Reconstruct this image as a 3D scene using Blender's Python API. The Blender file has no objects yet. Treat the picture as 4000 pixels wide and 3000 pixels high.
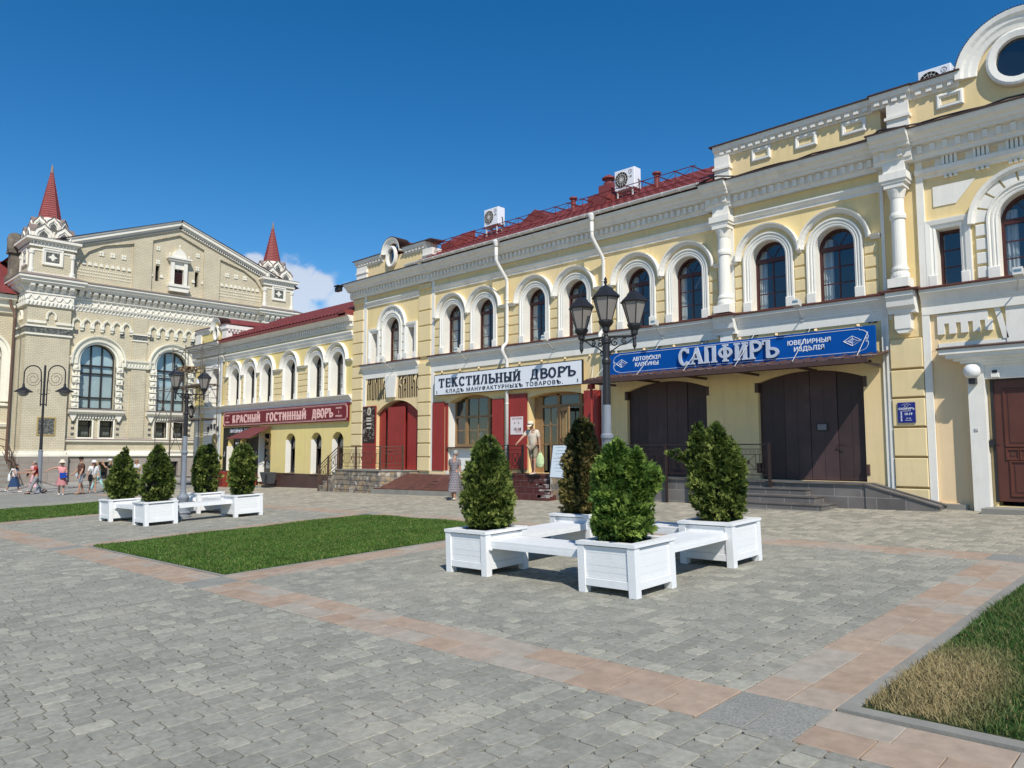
import bpy, bmesh, math, random
import numpy as np
from mathutils import Vector, Matrix
from mathutils.geometry import tessellate_polygon
R=math.radians; pi=math.pi
random.seed(7); rng=np.random.default_rng(11)
S=bpy.context.scene; COL=S.collection
# ---------------------------------------------------------------- camera
CAMZ=1.87
cd=bpy.data.cameras.new('camera'); cd.sensor_width=36; cd.lens=26.55; cd.clip_start=.05; cd.clip_end=3000
cam=bpy.data.objects.new('camera',cd); COL.objects.link(cam)
cam.location=(0,0,CAMZ); cam.rotation_euler=(R(90+5.07),0,R(44.3)); S.camera=cam
# ---------------------------------------------------------------- sun and sky
SUN=Vector((.80,-.515,1.0)).normalized()
ELEV=math.asin(SUN.z); AZ=math.atan2(SUN.x,SUN.y)
sl=bpy.data.lights.new('sun','SUN'); sl.energy=4.0; sl.angle=R(.53); sl.color=(1,.955,.87)
so=bpy.data.objects.new('sun',sl); COL.objects.link(so); so.rotation_euler=(-SUN).to_track_quat('-Z','Y').to_euler(); so.location=(20,-15,30)
w=bpy.data.worlds.new('World'); S.world=w; w.use_nodes=True
nt=w.node_tree; nt.nodes.clear()
def N(t,k,**kw):
    n=t.nodes.new(k)
    for a,b in kw.items():
        if a in ('operation','blend_type','data_type','noise_dimensions','wave_type','bands_direction','sky_type','sun_disc','sun_elevation','sun_rotation','altitude','air_density','dust_density','ozone_density','attribute_name','offset','offset_frequency','squash','squash_frequency','interpolation_type','distribution','feature'): setattr(n,a,b)
    return n
def L(t,a,b): t.links.new(a,b)
sky=N(nt,'ShaderNodeTexSky',sky_type='NISHITA',sun_disc=False,sun_elevation=ELEV,sun_rotation=AZ,altitude=300,air_density=1.0,dust_density=0.0,ozone_density=3.2)
bg=N(nt,'ShaderNodeBackground'); bg.inputs['Strength'].default_value=.108
out=N(nt,'ShaderNodeOutputWorld')
# fair-weather cumulus low in the sky, over the far corner of the square
tc=N(nt,'ShaderNodeTexCoord')
mp=N(nt,'ShaderNodeMapping'); mp.inputs['Scale'].default_value=(20,20,26); L(nt,tc.outputs['Generated'],mp.inputs['Vector'])
nz=N(nt,'ShaderNodeTexNoise'); nz.inputs['Scale'].default_value=1.0; nz.inputs['Detail'].default_value=9; nz.inputs['Roughness'].default_value=.58; L(nt,mp.outputs[0],nz.inputs['Vector'])
def dist_to(d,r0,r1,sq):
    d=Vector(d).normalized()
    v=N(nt,'ShaderNodeVectorMath',operation='SUBTRACT'); L(nt,tc.outputs['Generated'],v.inputs[0]); v.inputs[1].default_value=d
    v2=N(nt,'ShaderNodeVectorMath',operation='MULTIPLY'); L(nt,v.outputs[0],v2.inputs[0]); v2.inputs[1].default_value=(1,1,sq)
    ln=N(nt,'ShaderNodeVectorMath',operation='LENGTH'); L(nt,v2.outputs[0],ln.inputs[0])
    m=N(nt,'ShaderNodeMapRange'); m.inputs['From Min'].default_value=r1; m.inputs['From Max'].default_value=r0; L(nt,ln.outputs['Value'],m.inputs['Value'])
    return m.outputs[0]
CL=[((-.849,.476,.214),.0,.060,1.1),((-.868,.437,.230),.0,.034,1.5),((-.836,.503,.208),.0,.042,1.1),((-.822,.530,.190),.0,.045,1.2),((-.852,.482,.170),.0,.06,1.0)]
acc=None
for d,r0,r1,sq in CL:
    o=dist_to(d,r0,r1,sq)
    if acc is None: acc=o
    else:
        mx=N(nt,'ShaderNodeMath',operation='MAXIMUM'); L(nt,acc,mx.inputs[0]); L(nt,o,mx.inputs[1]); acc=mx.outputs[0]
ad=N(nt,'ShaderNodeMath',operation='MULTIPLY_ADD'); L(nt,nz.outputs['Fac'],ad.inputs[0]); ad.inputs[1].default_value=1.5; 
sb=N(nt,'ShaderNodeMath',operation='SUBTRACT'); L(nt,acc,sb.inputs[0]); sb.inputs[1].default_value=.98; L(nt,sb.outputs[0],ad.inputs[2])
cr=N(nt,'ShaderNodeMapRange',interpolation_type='SMOOTHSTEP'); cr.inputs['From Min'].default_value=.02; cr.inputs['From Max'].default_value=.42; L(nt,ad.outputs[0],cr.inputs['Value'])
ck=N(nt,'ShaderNodeMapRange'); ck.inputs['From Min'].default_value=.05; ck.inputs['From Max'].default_value=.45; L(nt,acc,ck.inputs['Value'])
cm0=N(nt,'ShaderNodeMath',operation='MULTIPLY'); L(nt,cr.outputs[0],cm0.inputs[0]); L(nt,ck.outputs[0],cm0.inputs[1])
cm_=N(nt,'ShaderNodeMath',operation='MULTIPLY'); L(nt,cm0.outputs[0],cm_.inputs[0]); cm_.inputs[1].default_value=.68
mix=N(nt,'ShaderNodeMix',data_type='RGBA'); L(nt,cm_.outputs[0],mix.inputs[0]); L(nt,sky.outputs[0],mix.inputs[6]); mix.inputs[7].default_value=(6.6,6.7,7.0,1)
hs=N(nt,'ShaderNodeHueSaturation'); hs.inputs['Saturation'].default_value=1.37; L(nt,sky.outputs[0],hs.inputs['Color']); L(nt,hs.outputs[0],mix.inputs[6])
L(nt,mix.outputs[2],bg.inputs['Color']); L(nt,bg.outputs[0],out.inputs['Surface'])
S.view_settings.view_transform='Standard'; S.view_settings.look='None'; S.view_settings.exposure=0.2; S.view_settings.gamma=1
S.render.engine='CYCLES'; S.cycles.max_bounces=6; S.cycles.transparent_max_bounces=8; S.cycles.use_adaptive_sampling=True
# ---------------------------------------------------------------- helpers
def gz(x,y): return .0165*x+.035*y            # the square falls gently to the west and away from the arcade
def YF(u,v,w): return (u,19-w,v)              # arcade facade frame: along, up, out of the wall
def BF(u,v,w): return (-58+w,u,v)             # exchange hall facade frame
def ID(u,v,w): return (u,v,w)
SPLIT=set('wall_blocks parapet parapet_trim parapet_frames impost_band sill_band sill_flashing cornice_flashing parapet_flashing strip metope dog_tooth_panel triglyph_frieze capital_block brick_pier tile_inlay spring_band curtain hinge cable_clip roof vent_box shutter white_apron seam snow_stop handle slit_window recessed_panel eaves_board block slot plank_deck bracket rung apron louvre_slat panel plinth capital_block dormer_roof step concrete_base wall_bracket tile_panel star_tile threshold letter base_course platform mosaic_rim reveal frame_part'.split())
class MB:
    def __init__(s,fr=ID): s.v=[]; s.f=[]; s.fr=fr
    def add(s,vs,fs,raw=False):
        b=len(s.v); s.v+=[tuple(p) if raw else s.fr(*p) for p in vs]; s.f+=[tuple(i+b for i in f) for f in fs]; return s
    def box(s,u0,u1,v0,v1,w0,w1):
        return s.add([(u,v,w_) for u in (u0,u1) for v in (v0,v1) for w_ in (w0,w1)],[(0,1,3,2),(4,6,7,5),(0,4,5,1),(2,3,7,6),(0,2,6,4),(1,5,7,3)])
    def bev(s,u0,u1,v0,v1,w0,w1,c=.012):      # block with chamfered front edges
        return s.add([(u0,v0,w0),(u1,v0,w0),(u1,v1,w0),(u0,v1,w0),(u0,v0,w1-c),(u1,v0,w1-c),(u1,v1,w1-c),(u0,v1,w1-c),(u0+c,v0+c,w1),(u1-c,v0+c,w1),(u1-c,v1-c,w1),(u0+c,v1-c,w1)],
          [(0,1,5,4),(1,2,6,5),(2,3,7,6),(3,0,4,7),(4,5,9,8),(5,6,10,9),(6,7,11,10),(7,4,8,11),(8,9,10,11),(3,2,1,0)])
    def prism(s,poly,w0,w1):
        n=len(poly); vs=[(u,v,w0) for u,v in poly]+[(u,v,w1) for u,v in poly]
        fs=[(i,(i+1)%n,n+(i+1)%n,n+i) for i in range(n)]
        tr=tessellate_polygon([[Vector((u,v,0)) for u,v in poly]])
        fs+=[tuple(n+i for i in t) for t in tr]+[tuple(reversed(t)) for t in tr]
        return s.add(vs,fs)
    def holed(s,outer,holes,w,depth):         # wall face with openings and their reveals
        loops=[outer]+holes
        flat=[p for l in loops for p in l]
        tr=tessellate_polygon([[Vector((u,v,0)) for u,v in l] for l in loops])
        s.add([(u,v,w) for u,v in flat],[tuple(t) for t in tr])
        for h in holes:
            n=len(h); s.add([(u,v,w) for u,v in h]+[(u,v,w-depth) for u,v in h],[(i,(i+1)%n,n+(i+1)%n,n+i) for i in range(n)])
        return s
    def mould(s,u0,u1,prof,inv=0.0):          # profile (w,v) run along the facade; ends mitred back by inv
        n=len(prof); vs=[(u0+inv*(0),v,w) for w,v in prof]+[(u1,v,w) for w,v in prof]
        fs=[(i,i+1,n+i+1,n+i) for i in range(n-1)]+[tuple(range(n)),tuple(range(2*n-1,n-1,-1))]
        return s.add(vs,fs)
    def sweep(s,path,prof,closed=False):      # path: list of ((u,v),(nu,nv)); prof: (dr,w)
        m=len(prof); vs=[]
        for (p,n) in path:
            for dr,w in prof: vs.append((p[0]+n[0]*dr,p[1]+n[1]*dr,w))
        k=len(path); fs=[]
        for i in range(k if closed else k-1):
            j=(i+1)%k
            for a in range(m-1): fs.append((i*m+a,i*m+a+1,j*m+a+1,j*m+a))
        if not closed: fs+=[tuple(range(m)),tuple(range(k*m-1,(k-1)*m-1,-1))]
        return s.add(vs,fs)
    def tube(s,pts,r,n=6,raw=True,cap=True):
        P=[Vector(p if raw else s.fr(*p)) for p in pts]; k=len(P); vs=[]; prev=None
        for i,p in enumerate(P):
            t=(P[min(i+1,k-1)]-P[max(i-1,0)]); t=t.normalized() if t.length>1e-9 else Vector((0,0,1))
            if prev is None: a=t.orthogonal().normalized()
            else:
                a=prev-t*prev.dot(t); a=a.normalized() if a.length>1e-6 else t.orthogonal().normalized()
            prev=a; b=t.cross(a); rr=r[i] if isinstance(r,(list,tuple)) else r
            for q in range(n): vs.append(p+(a*math.cos(2*pi*q/n)+b*math.sin(2*pi*q/n))*rr)
        fs=[(i*n+q,i*n+(q+1)%n,(i+1)*n+(q+1)%n,(i+1)*n+q) for i in range(k-1) for q in range(n)]
        if cap: fs+=[tuple(range(n-1,-1,-1)),tuple(range((k-1)*n,k*n))]
        return s.add(vs,fs,raw=True)
    def bar(s,a,b,t,raw=True): return s.tube([a,b],t*.7071,4,raw)
    def lathe(s,c,prof,n=16,a0=0.0,sx=1,sy=1):
        vs=[(c[0]+r*sx*math.cos(a0+2*pi*q/n),c[1]+r*sy*math.sin(a0+2*pi*q/n),c[2]+z) for r,z in prof for q in range(n)]
        m=len(prof); fs=[(i*n+q,i*n+(q+1)%n,(i+1)*n+(q+1)%n,(i+1)*n+q) for i in range(m-1) for q in range(n)]
        fs+=[tuple(range(n-1,-1,-1)),tuple(range((m-1)*n,m*n))]
        return s.add(vs,fs,raw=True)
    def strokes(s,sts,u,v,su,sv,w0,w1,sk=0.0):    # polyline strokes with widths -> raised bars
        for i,(pts,wd) in enumerate(sts):
            e=.0004*(i%7)
            for a,b in zip(pts,pts[1:]):
                ax,ay,bx,by=a[0]*su,a[1]*sv,b[0]*su,b[1]*sv
                dx,dy=bx-ax,by-ay; l=math.hypot(dx,dy) or 1e-6
                h=wd/2*(su if abs(dx)<abs(dy) else min(su,sv)); nx,ny=-dy/l*h,dx/l*h; ex,ey=(dx/l*h*.55,dy/l*h*.55) if len(pts)>2 else (0,0)
                q=[(ax-ex+nx,ay-ey+ny),(ax-ex-nx,ay-ey-ny),(bx+ex-nx,by+ey-ny),(bx+ex+nx,by+ey+ny)]; e+=.00007
                vs=[(u+x,v+y+sk*x,w0) for x,y in q]+[(u+x,v+y+sk*x,w1+e) for x,y in q]
                s.add(vs,[(4,5,6,7),(0,1,5,4),(1,2,6,5),(2,3,7,6),(3,0,4,7)])
        return s
    def clusters(s,eps=.05):
        n=len(s.v); par=list(range(n))
        def fd(a):
            while par[a]!=a: par[a]=par[par[a]]; a=par[a]
            return a
        for f in s.f:
            a=fd(f[0])
            for q in f[1:]: par[fd(q)]=a
        isl={}
        for i in range(n): isl.setdefault(fd(i),[]).append(i)
        ks=list(isl); P=np.array(s.v,float); lo=np.array([P[isl[k]].min(0) for k in ks])-eps/2; hi=np.array([P[isl[k]].max(0) for k in ks])+eps/2
        cp=list(range(len(ks)))
        def fc(a):
            while cp[a]!=a: cp[a]=cp[cp[a]]; a=cp[a]
            return a
        for i in range(len(ks)):
            hit=np.where(((lo[i]<=hi[i+1:])&(hi[i]>=lo[i+1:])).all(1))[0] if i+1<len(ks) else []
            for j in hit: cp[fc(int(j)+i+1)]=fc(i)
        grp={}
        for i,k in enumerate(ks): grp.setdefault(fc(i),set()).update(isl[k])
        return list(grp.values())
    def build(s,name,mat,parent=None,smooth=False,off=None):
        if name in SPLIT and parent is not None and len(s.f)<6000:
            g=s.clusters()
            if 1<len(g)<=40:
                o=None
                for ids in g:
                    mp={q:i for i,q in enumerate(sorted(ids))}; x=MB(); x.v=[s.v[q] for q in sorted(ids)]; x.f=[tuple(mp[q] for q in f) for f in s.f if f[0] in ids]
                    b=x.build1(name,mat,parent,smooth); o=o or b
                return o
        return s.build1(name,mat,parent,smooth)
    def build1(s,name,mat,parent=None,smooth=False,off=None):
        me=bpy.data.meshes.new(name)
        o0=Vector((0,0,0))
        p=parent
        while p is not None: o0+=p.location; p=p.parent
        me.from_pydata([(x-o0.x,y-o0.y,z-o0.z) for x,y,z in s.v],[],s.f)
        bm=bmesh.new(); bm.from_mesh(me); bmesh.ops.recalc_face_normals(bm,faces=bm.faces); bm.to_mesh(me); bm.free()
        if smooth:
            for q in me.polygons: q.use_smooth=True
        return link(name,me,mat,parent)
def link(name,me,mat,parent=None):
    ob=bpy.data.objects.new(name,me); COL.objects.link(ob)
    if mat is not None: me.materials.append(mat)
    if parent is not None: ob.parent=parent
    return ob
def thing(name,label,cat,loc=(0,0,0),group=None):
    e=bpy.data.objects.new(name,None); COL.objects.link(e); e.location=loc; e.empty_display_size=.2
    return tag(e,label,cat,group)
def tag(o,label,cat,group=None):
    o['label']=label; o['category']=cat
    if group: o['group']=group
    return o
def struct(o,kind='structure',label=None,cat=None):
    o['kind']=kind
    if label: o['label']=label; o['category']=cat
    return o
def copytree(o,parent=None):
    c=o.copy(); COL.objects.link(c); c.parent=parent
    for ch in list(o.children): copytree(ch,c)
    return c
def arch(cx,h,zs,z0,n=16,top=None):           # opening outline: jambs + round or segmental head
    if top is None: arc=[(cx+h*math.cos(a),zs+h*math.sin(a)) for a in [pi*i/n for i in range(n+1)]]
    else:
        rise=top-zs; rr=(h*h+rise*rise)/(2*rise); c=top-rr; a0=math.asin(h/rr)
        arc=[(cx+rr*math.sin(a),c+rr*math.cos(a)) for a in [a0-2*a0*i/n for i in range(n+1)]]
    return [(cx-h,z0),(cx+h,z0)]+arc
def archpath(cx,h,zs,z0,n=20,jamb=True):
    p=[((cx-h*math.cos(pi*i/n),zs+h*math.sin(pi*i/n)),(-math.cos(pi*i/n),math.sin(pi*i/n))) for i in range(n+1)]
    if jamb: p=[((cx-h,z0),(-1,0))]+p+[((cx+h,z0),(1,0))]
    return p
def rect(u0,u1,v0,v1): return [(u0,v0),(u1,v0),(u1,v1),(u0,v1)]
# ---------------------------------------------------------------- materials
MATS={}
def mk(name,col,rough=.7,var=.12,scale=2.0,col2=None,c2scale=.35,bump=0.0,bscale=30,spec=.3,metal=0.0,stain=None,stain_amt=.4,stain_scale=1.3,det=5,streak=0.0):
    m=bpy.data.materials.new(name); m.use_nodes=True; t=m.node_tree; b=t.nodes['Principled BSDF']
    b.inputs['Roughness'].default_value=rough; b.inputs['Metallic'].default_value=metal; b.inputs['Specular IOR Level'].default_value=spec
    tc=N(t,'ShaderNodeTexCoord'); cur=None
    base=N(t,'ShaderNodeRGB'); base.outputs[0].default_value=(*col,1); cur=base.outputs[0]
    def mixc(fac,a,bcol,bt='MIX'):
        x=N(t,'ShaderNodeMix',data_type='RGBA',blend_type=bt); 
        L(t,fac,x.inputs[0]); L(t,a,x.inputs[6])
        if isinstance(bcol,tuple): x.inputs[7].default_value=(*bcol,1)
        else: L(t,bcol,x.inputs[7])
        return x.outputs[2]
    def noise(sc,d=det,r=.6):
        n=N(t,'ShaderNodeTexNoise'); n.inputs['Scale'].default_value=sc; n.inputs['Detail'].default_value=d; n.inputs['Roughness'].default_value=r
        L(t,tc.outputs['Object'],n.inputs['Vector']); return n.outputs['Fac']
    def ramp(f,a,b_):
        r=N(t,'ShaderNodeMapRange'); r.inputs['From Min'].default_value=a; r.inputs['From Max'].default_value=b_; L(t,f,r.inputs['Value']); return r.outputs[0]
    if col2: cur=mixc(ramp(noise(c2scale,3),.38,.62),cur,col2)
    if stain:
        f=ramp(noise(stain_scale,8,.7),.52,.75); mm=N(t,'ShaderNodeMath',operation='MULTIPLY'); L(t,f,mm.inputs[0]); mm.inputs[1].default_value=stain_amt
        cur=mixc(mm.outputs[0],cur,stain)
    if streak:     # rain streaks and dust running down the wall
        mpn=N(t,'ShaderNodeMapping'); mpn.inputs['Scale'].default_value=(3.2,3.2,.28); L(t,tc.outputs['Object'],mpn.inputs['Vector'])
        n2=N(t,'ShaderNodeTexNoise'); n2.inputs['Scale'].default_value=1.6; n2.inputs['Detail'].default_value=8; n2.inputs['Roughness'].default_value=.7; L(t,mpn.outputs[0],n2.inputs['Vector'])
        mm=N(t,'ShaderNodeMath',operation='MULTIPLY'); L(t,ramp(n2.outputs['Fac'],.5,.78),mm.inputs[0]); mm.inputs[1].default_value=streak; cur=mixc(mm.outputs[0],cur,(col[0]*.55,col[1]*.55,col[2]*.6))
    if var:
        f=ramp(noise(scale),.25,.75); r=N(t,'ShaderNodeMapRange'); r.inputs['To Min'].default_value=1-var; r.inputs['To Max'].default_value=1+var; L(t,f,r.inputs['Value'])
        v=N(t,'ShaderNodeVectorMath',operation='SCALE'); L(t,cur,v.inputs[0]); L(t,r.outputs[0],v.inputs['Scale']); cur=v.outputs[0]
    L(t,cur,b.inputs['Base Color'])
    if bump:
        bp=N(t,'ShaderNodeBump'); bp.inputs['Strength'].default_value=bump; bp.inputs['Distance'].default_value=.02; L(t,noise(bscale,4),bp.inputs['Height']); L(t,bp.outputs[0],b.inputs['Normal'])
    MATS[name]=m; return m
def glassmat(name,tint=(.02,.025,.03),tr=.35):
    m=bpy.data.materials.new(name); m.use_nodes=True; t=m.node_tree; t.nodes.clear()
    o=N(t,'ShaderNodeOutputMaterial'); g=N(t,'ShaderNodeBsdfGlossy'); g.inputs['Roughness'].default_value=.015; g.inputs['Color'].default_value=(.95,.97,1,1)
    tb=N(t,'ShaderNodeBsdfTransparent'); tb.inputs['Color'].default_value=(.72,.78,.8,1)
    lw=N(t,'ShaderNodeLayerWeight'); fr=N(t,'ShaderNodeMath',operation='POWER'); L(t,lw.outputs['Facing'],fr.inputs[0]); fr.inputs[1].default_value=3.5; lw.inputs['Blend'].default_value=.5
    tc=N(t,'ShaderNodeTexCoord'); n=N(t,'ShaderNodeTexNoise'); n.inputs['Scale'].default_value=1.7; n.inputs['Detail'].default_value=1; L(t,tc.outputs['Object'],n.inputs['Vector'])
    bp=N(t,'ShaderNodeBump'); bp.inputs['Strength'].default_value=.05; bp.inputs['Distance'].default_value=.05; L(t,n.outputs['Fac'],bp.inputs['Height']); L(t,bp.outputs[0],g.inputs['Normal'])
    ml=N(t,'ShaderNodeMath',operation='MULTIPLY_ADD'); ml.inputs[1].default_value=1.0; ml.inputs[2].default_value=.11; L(t,fr.outputs[0],ml.inputs[0])
    mx=N(t,'ShaderNodeMixShader'); L(t,ml.outputs[0],mx.inputs[0]); L(t,tb.outputs[0],mx.inputs[1]); L(t,g.outputs[0],mx.inputs[2]); L(t,mx.outputs[0],o.inputs['Surface'])
    return m
def brickmat(name,c1,c2,mortar,bw,rh,msize=.012,bump=.3,swap=False,uv='xz',rough=.8,squash=1.0,spec=.2,var=.1,bias=0.0):
    m=bpy.data.materials.new(name); m.use_nodes=True; t=m.node_tree; b=t.nodes['Principled BSDF']; b.inputs['Roughness'].default_value=rough; b.inputs['Specular IOR Level'].default_value=spec
    tc=N(t,'ShaderNodeTexCoord'); sp=N(t,'ShaderNodeSeparateXYZ'); L(t,tc.outputs['Object'],sp.inputs[0])
    cb=N(t,'ShaderNodeCombineXYZ')
    if uv=='xz':
        a=N(t,'ShaderNodeMath',operation='ADD'); L(t,sp.outputs[0],a.inputs[0]); L(t,sp.outputs[1],a.inputs[1]); L(t,a.outputs[0],cb.inputs[0]); L(t,sp.outputs[2],cb.inputs[1])
    elif uv=='yx': L(t,sp.outputs[1],cb.inputs[0]); L(t,sp.outputs[0],cb.inputs[1])
    else: L(t,sp.outputs[0],cb.inputs[0]); L(t,sp.outputs[1],cb.inputs[1])
    br=N(t,'ShaderNodeTexBrick',squash=squash); br.inputs['Scale'].default_value=1; br.inputs['Brick Width'].default_value=bw; br.inputs['Row Height'].default_value=rh; br.inputs['Mortar Size'].default_value=msize; br.inputs['Bias'].default_value=bias
    br.inputs['Color1'].default_value=(*c1,1); br.inputs['Color2'].default_value=(*c2,1); br.inputs['Mortar'].default_value=(*mortar,1); L(t,cb.outputs[0],br.inputs['Vector'])
    n=N(t,'ShaderNodeTexNoise'); n.inputs['Scale'].default_value=.8; n.inputs['Detail'].default_value=7; n.inputs['Roughness'].default_value=.65; L(t,tc.outputs['Object'],n.inputs['Vector'])
    r=N(t,'ShaderNodeMapRange'); r.inputs['From Min'].default_value=.25; r.inputs['From Max'].default_value=.75; r.inputs['To Min'].default_value=1-var; r.inputs['To Max'].default_value=1+var; L(t,n.outputs['Fac'],r.inputs['Value'])
    v=N(t,'ShaderNodeVectorMath',operation='SCALE'); L(t,br.outputs['Color'],v.inputs[0]); L(t,r.outputs[0],v.inputs['Scale']); L(t,v.outputs[0],b.inputs['Base Color'])
    if bump:
        iv=N(t,'ShaderNodeMath',operation='SUBTRACT'); iv.inputs[0].default_value=1; L(t,br.outputs['Fac'],iv.inputs[1])
        bp=N(t,'ShaderNodeBump'); bp.inputs['Strength'].default_value=bump; bp.inputs['Distance'].default_value=.015; L(t,iv.outputs[0],bp.inputs['Height']); L(t,bp.outputs[0],b.inputs['Normal'])
    return m
def tonemat(name,stops,rough=.85,spec=.2,noise_amt=.12,nscale=9,transl=0.0,bump=.0,patch=None,worn=0.0):
    """colour picked per stone / leaf from the mesh attribute 'tone' """
    m=bpy.data.materials.new(name); m.use_nodes=True; t=m.node_tree; b=t.nodes['Principled BSDF']; b.inputs['Roughness'].default_value=rough; b.inputs['Specular IOR Level'].default_value=spec
    at=N(t,'ShaderNodeAttribute',attribute_name='tone'); cr=N(t,'ShaderNodeValToRGB'); e=cr.color_ramp.elements
    while len(e)<len(stops): e.new(.5)
    for el,(p,c) in zip(e,stops): el.position=p; el.color=(*c,1)
    L(t,at.outputs['Fac'],cr.inputs[0]); cur=cr.outputs[0]
    tc=N(t,'ShaderNodeTexCoord')
    if patch:
        (px,py),rad,col,col_c=patch
        sp=N(t,'ShaderNodeSeparateXYZ'); L(t,tc.outputs['Object'],sp.inputs[0]); cx=N(t,'ShaderNodeCombineXYZ'); L(t,sp.outputs[0],cx.inputs[0]); L(t,sp.outputs[1],cx.inputs[1])
        vv=N(t,'ShaderNodeVectorMath',operation='SUBTRACT'); L(t,cx.outputs[0],vv.inputs[0]); vv.inputs[1].default_value=(px,py,0)
        v3=N(t,'ShaderNodeVectorMath',operation='MULTIPLY'); L(t,vv.outputs[0],v3.inputs[0]); v3.inputs[1].default_value=(1.55,col_c,1)
        ln=N(t,'ShaderNodeVectorMath',operation='LENGTH'); L(t,v3.outputs[0],ln.inputs[0])
        n0=N(t,'ShaderNodeTexNoise'); n0.inputs['Scale'].default_value=2.5; n0.inputs['Detail'].default_value=6; L(t,tc.outputs['Object'],n0.inputs['Vector'])
        sm=N(t,'ShaderNodeMath',operation='MULTIPLY_ADD'); L(t,n0.outputs['Fac'],sm.inputs[0]); sm.inputs[1].default_value=.7; L(t,ln.outputs['Value'],sm.inputs[2])
        mr=N(t,'ShaderNodeMapRange'); mr.inputs['From Min'].default_value=rad+.62; mr.inputs['From Max'].default_value=rad+.10; L(t,sm.outputs[0],mr.inputs['Value'])
        x=N(t,'ShaderNodeMix',data_type='RGBA'); L(t,mr.outputs[0],x.inputs[0]); L(t,cur,x.inputs[6]); x.inputs[7].default_value=(*col,1); cur=x.outputs[2]
    n=N(t,'ShaderNodeTexNoise'); n.inputs['Scale'].default_value=nscale; n.inputs['Detail'].default_value=6; n.inputs['Roughness'].default_value=.65; L(t,tc.outputs['Object'],n.inputs['Vector'])
    r=N(t,'ShaderNodeMapRange'); r.inputs['From Min'].default_value=.25; r.inputs['From Max'].default_value=.75; r.inputs['To Min'].default_value=1-noise_amt; r.inputs['To Max'].default_value=1+noise_amt; L(t,n.outputs['Fac'],r.inputs['Value'])
    if worn:      # trodden dusty areas and dark spills across many stones
        n3=N(t,'ShaderNodeTexNoise'); n3.inputs['Scale'].default_value=.55; n3.inputs['Detail'].default_value=9; n3.inputs['Roughness'].default_value=.7; L(t,tc.outputs['Object'],n3.inputs['Vector'])
        for lo,hi,colr,amt in ((.52,.70,(.40,.365,.29),worn),(.47,.30,(.13,.125,.11),worn*.8)):
            r3=N(t,'ShaderNodeMapRange'); r3.inputs['From Min'].default_value=lo; r3.inputs['From Max'].default_value=hi; r3.inputs['To Max'].default_value=amt; L(t,n3.outputs['Fac'],r3.inputs['Value']); x3=N(t,'ShaderNodeMix',data_type='RGBA'); L(t,r3.outputs[0],x3.inputs[0]); L(t,cur,x3.inputs[6]); x3.inputs[7].default_value=(*colr,1); cur=x3.outputs[2]
        n4=N(t,'ShaderNodeTexVoronoi'); n4.inputs['Scale'].default_value=1.7; L(t,tc.outputs['Object'],n4.inputs['Vector']); r4=N(t,'ShaderNodeMapRange'); r4.inputs['From Min'].default_value=.05; r4.inputs['From Max'].default_value=.035; r4.inputs['To Max'].default_value=.6; L(t,n4.outputs['Distance'],r4.inputs['Value']); x4=N(t,'ShaderNodeMix',data_type='RGBA'); L(t,r4.outputs[0],x4.inputs[0]); L(t,cur,x4.inputs[6]); x4.inputs[7].default_value=(.09,.085,.075,1); cur=x4.outputs[2]
    v=N(t,'ShaderNodeVectorMath',operation='SCALE'); L(t,cur,v.inputs[0]); L(t,r.outputs[0],v.inputs['Scale']); L(t,v.outputs[0],b.inputs['Base Color'])
    if bump:
        bp=N(t,'ShaderNodeBump'); bp.inputs['Strength'].default_value=bump; bp.inputs['Distance'].default_value=.01; L(t,n.outputs['Fac'],bp.inputs['Height']); L(t,bp.outputs[0],b.inputs['Normal'])
    if transl:
        tr=N(t,'ShaderNodeBsdfTranslucent'); L(t,v.outputs[0],tr.inputs['Color']); mx=N(t,'ShaderNodeMixShader'); mx.inputs[0].default_value=transl
        L(t,b.outputs[0],mx.inputs[1]); L(t,tr.outputs[0],mx.inputs[2]); L(t,mx.outputs[0],t.nodes['Material Output'].inputs['Surface'])
    return m
YEL=mk('yellow_plaster',(.83,.645,.31),.85,.05,1.2,col2=(.80,.615,.345),c2scale=.25,bump=.08,bscale=18,stain=(.55,.45,.28),stain_amt=.28,streak=.35)
YEL2=mk('warm_yellow_plaster',(.80,.64,.25),.85,.05,1.2,col2=(.77,.61,.27),c2scale=.4,bump=.08,bscale=18,streak=.3)
PEACH=mk('peach_plaster',(.80,.60,.36),.85,.05,1.2,bump=.06,bscale=18,streak=.3)
BLOCK=mk('rusticated_plaster',(.79,.63,.35),.85,.06,1.0,bump=.08,bscale=18,stain=(.55,.46,.3),stain_amt=.25,streak=.25)
WHT=mk('white_plaster',(.82,.785,.705),.8,.05,1.5,bump=.05,bscale=25,stain=(.6,.53,.43),stain_amt=.25,stain_scale=2.2,streak=.25)
WGREY=mk('weathered_white_trim',(.82,.775,.69),.8,.06,1.5,bump=.08,bscale=20,stain=(.40,.34,.28),stain_amt=.34,stain_scale=3.0,streak=.3)
WPAINT=mk('white_painted_wood',(.82,.82,.81),.45,.03,3,bump=.22,bscale=45,stain=(.58,.56,.52),stain_amt=.30,stain_scale=3.2,streak=.12)
BROWNMET=mk('brown_metal',(.075,.04,.033),.45,.15,3,spec=.4)
GATE=mk('brown_steel_gate',(.05,.031,.031),.5,.16,1.2,spec=.35,stain=(.10,.06,.055),stain_amt=.5,stain_scale=.9)
WINF=mk('dark_red_wood',(.065,.018,.016),.4,.1,4,spec=.4)
WINB=mk('black_brown_frame',(.03,.026,.024),.4,.1,4,spec=.4)
WOODF=mk('light_wood',(.30,.18,.085),.5,.15,6,spec=.3)
REDP=mk('red_painted_door',(.30,.034,.028),.5,.12,1.4,spec=.35,stain=(.22,.03,.025),stain_amt=.5)
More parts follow.
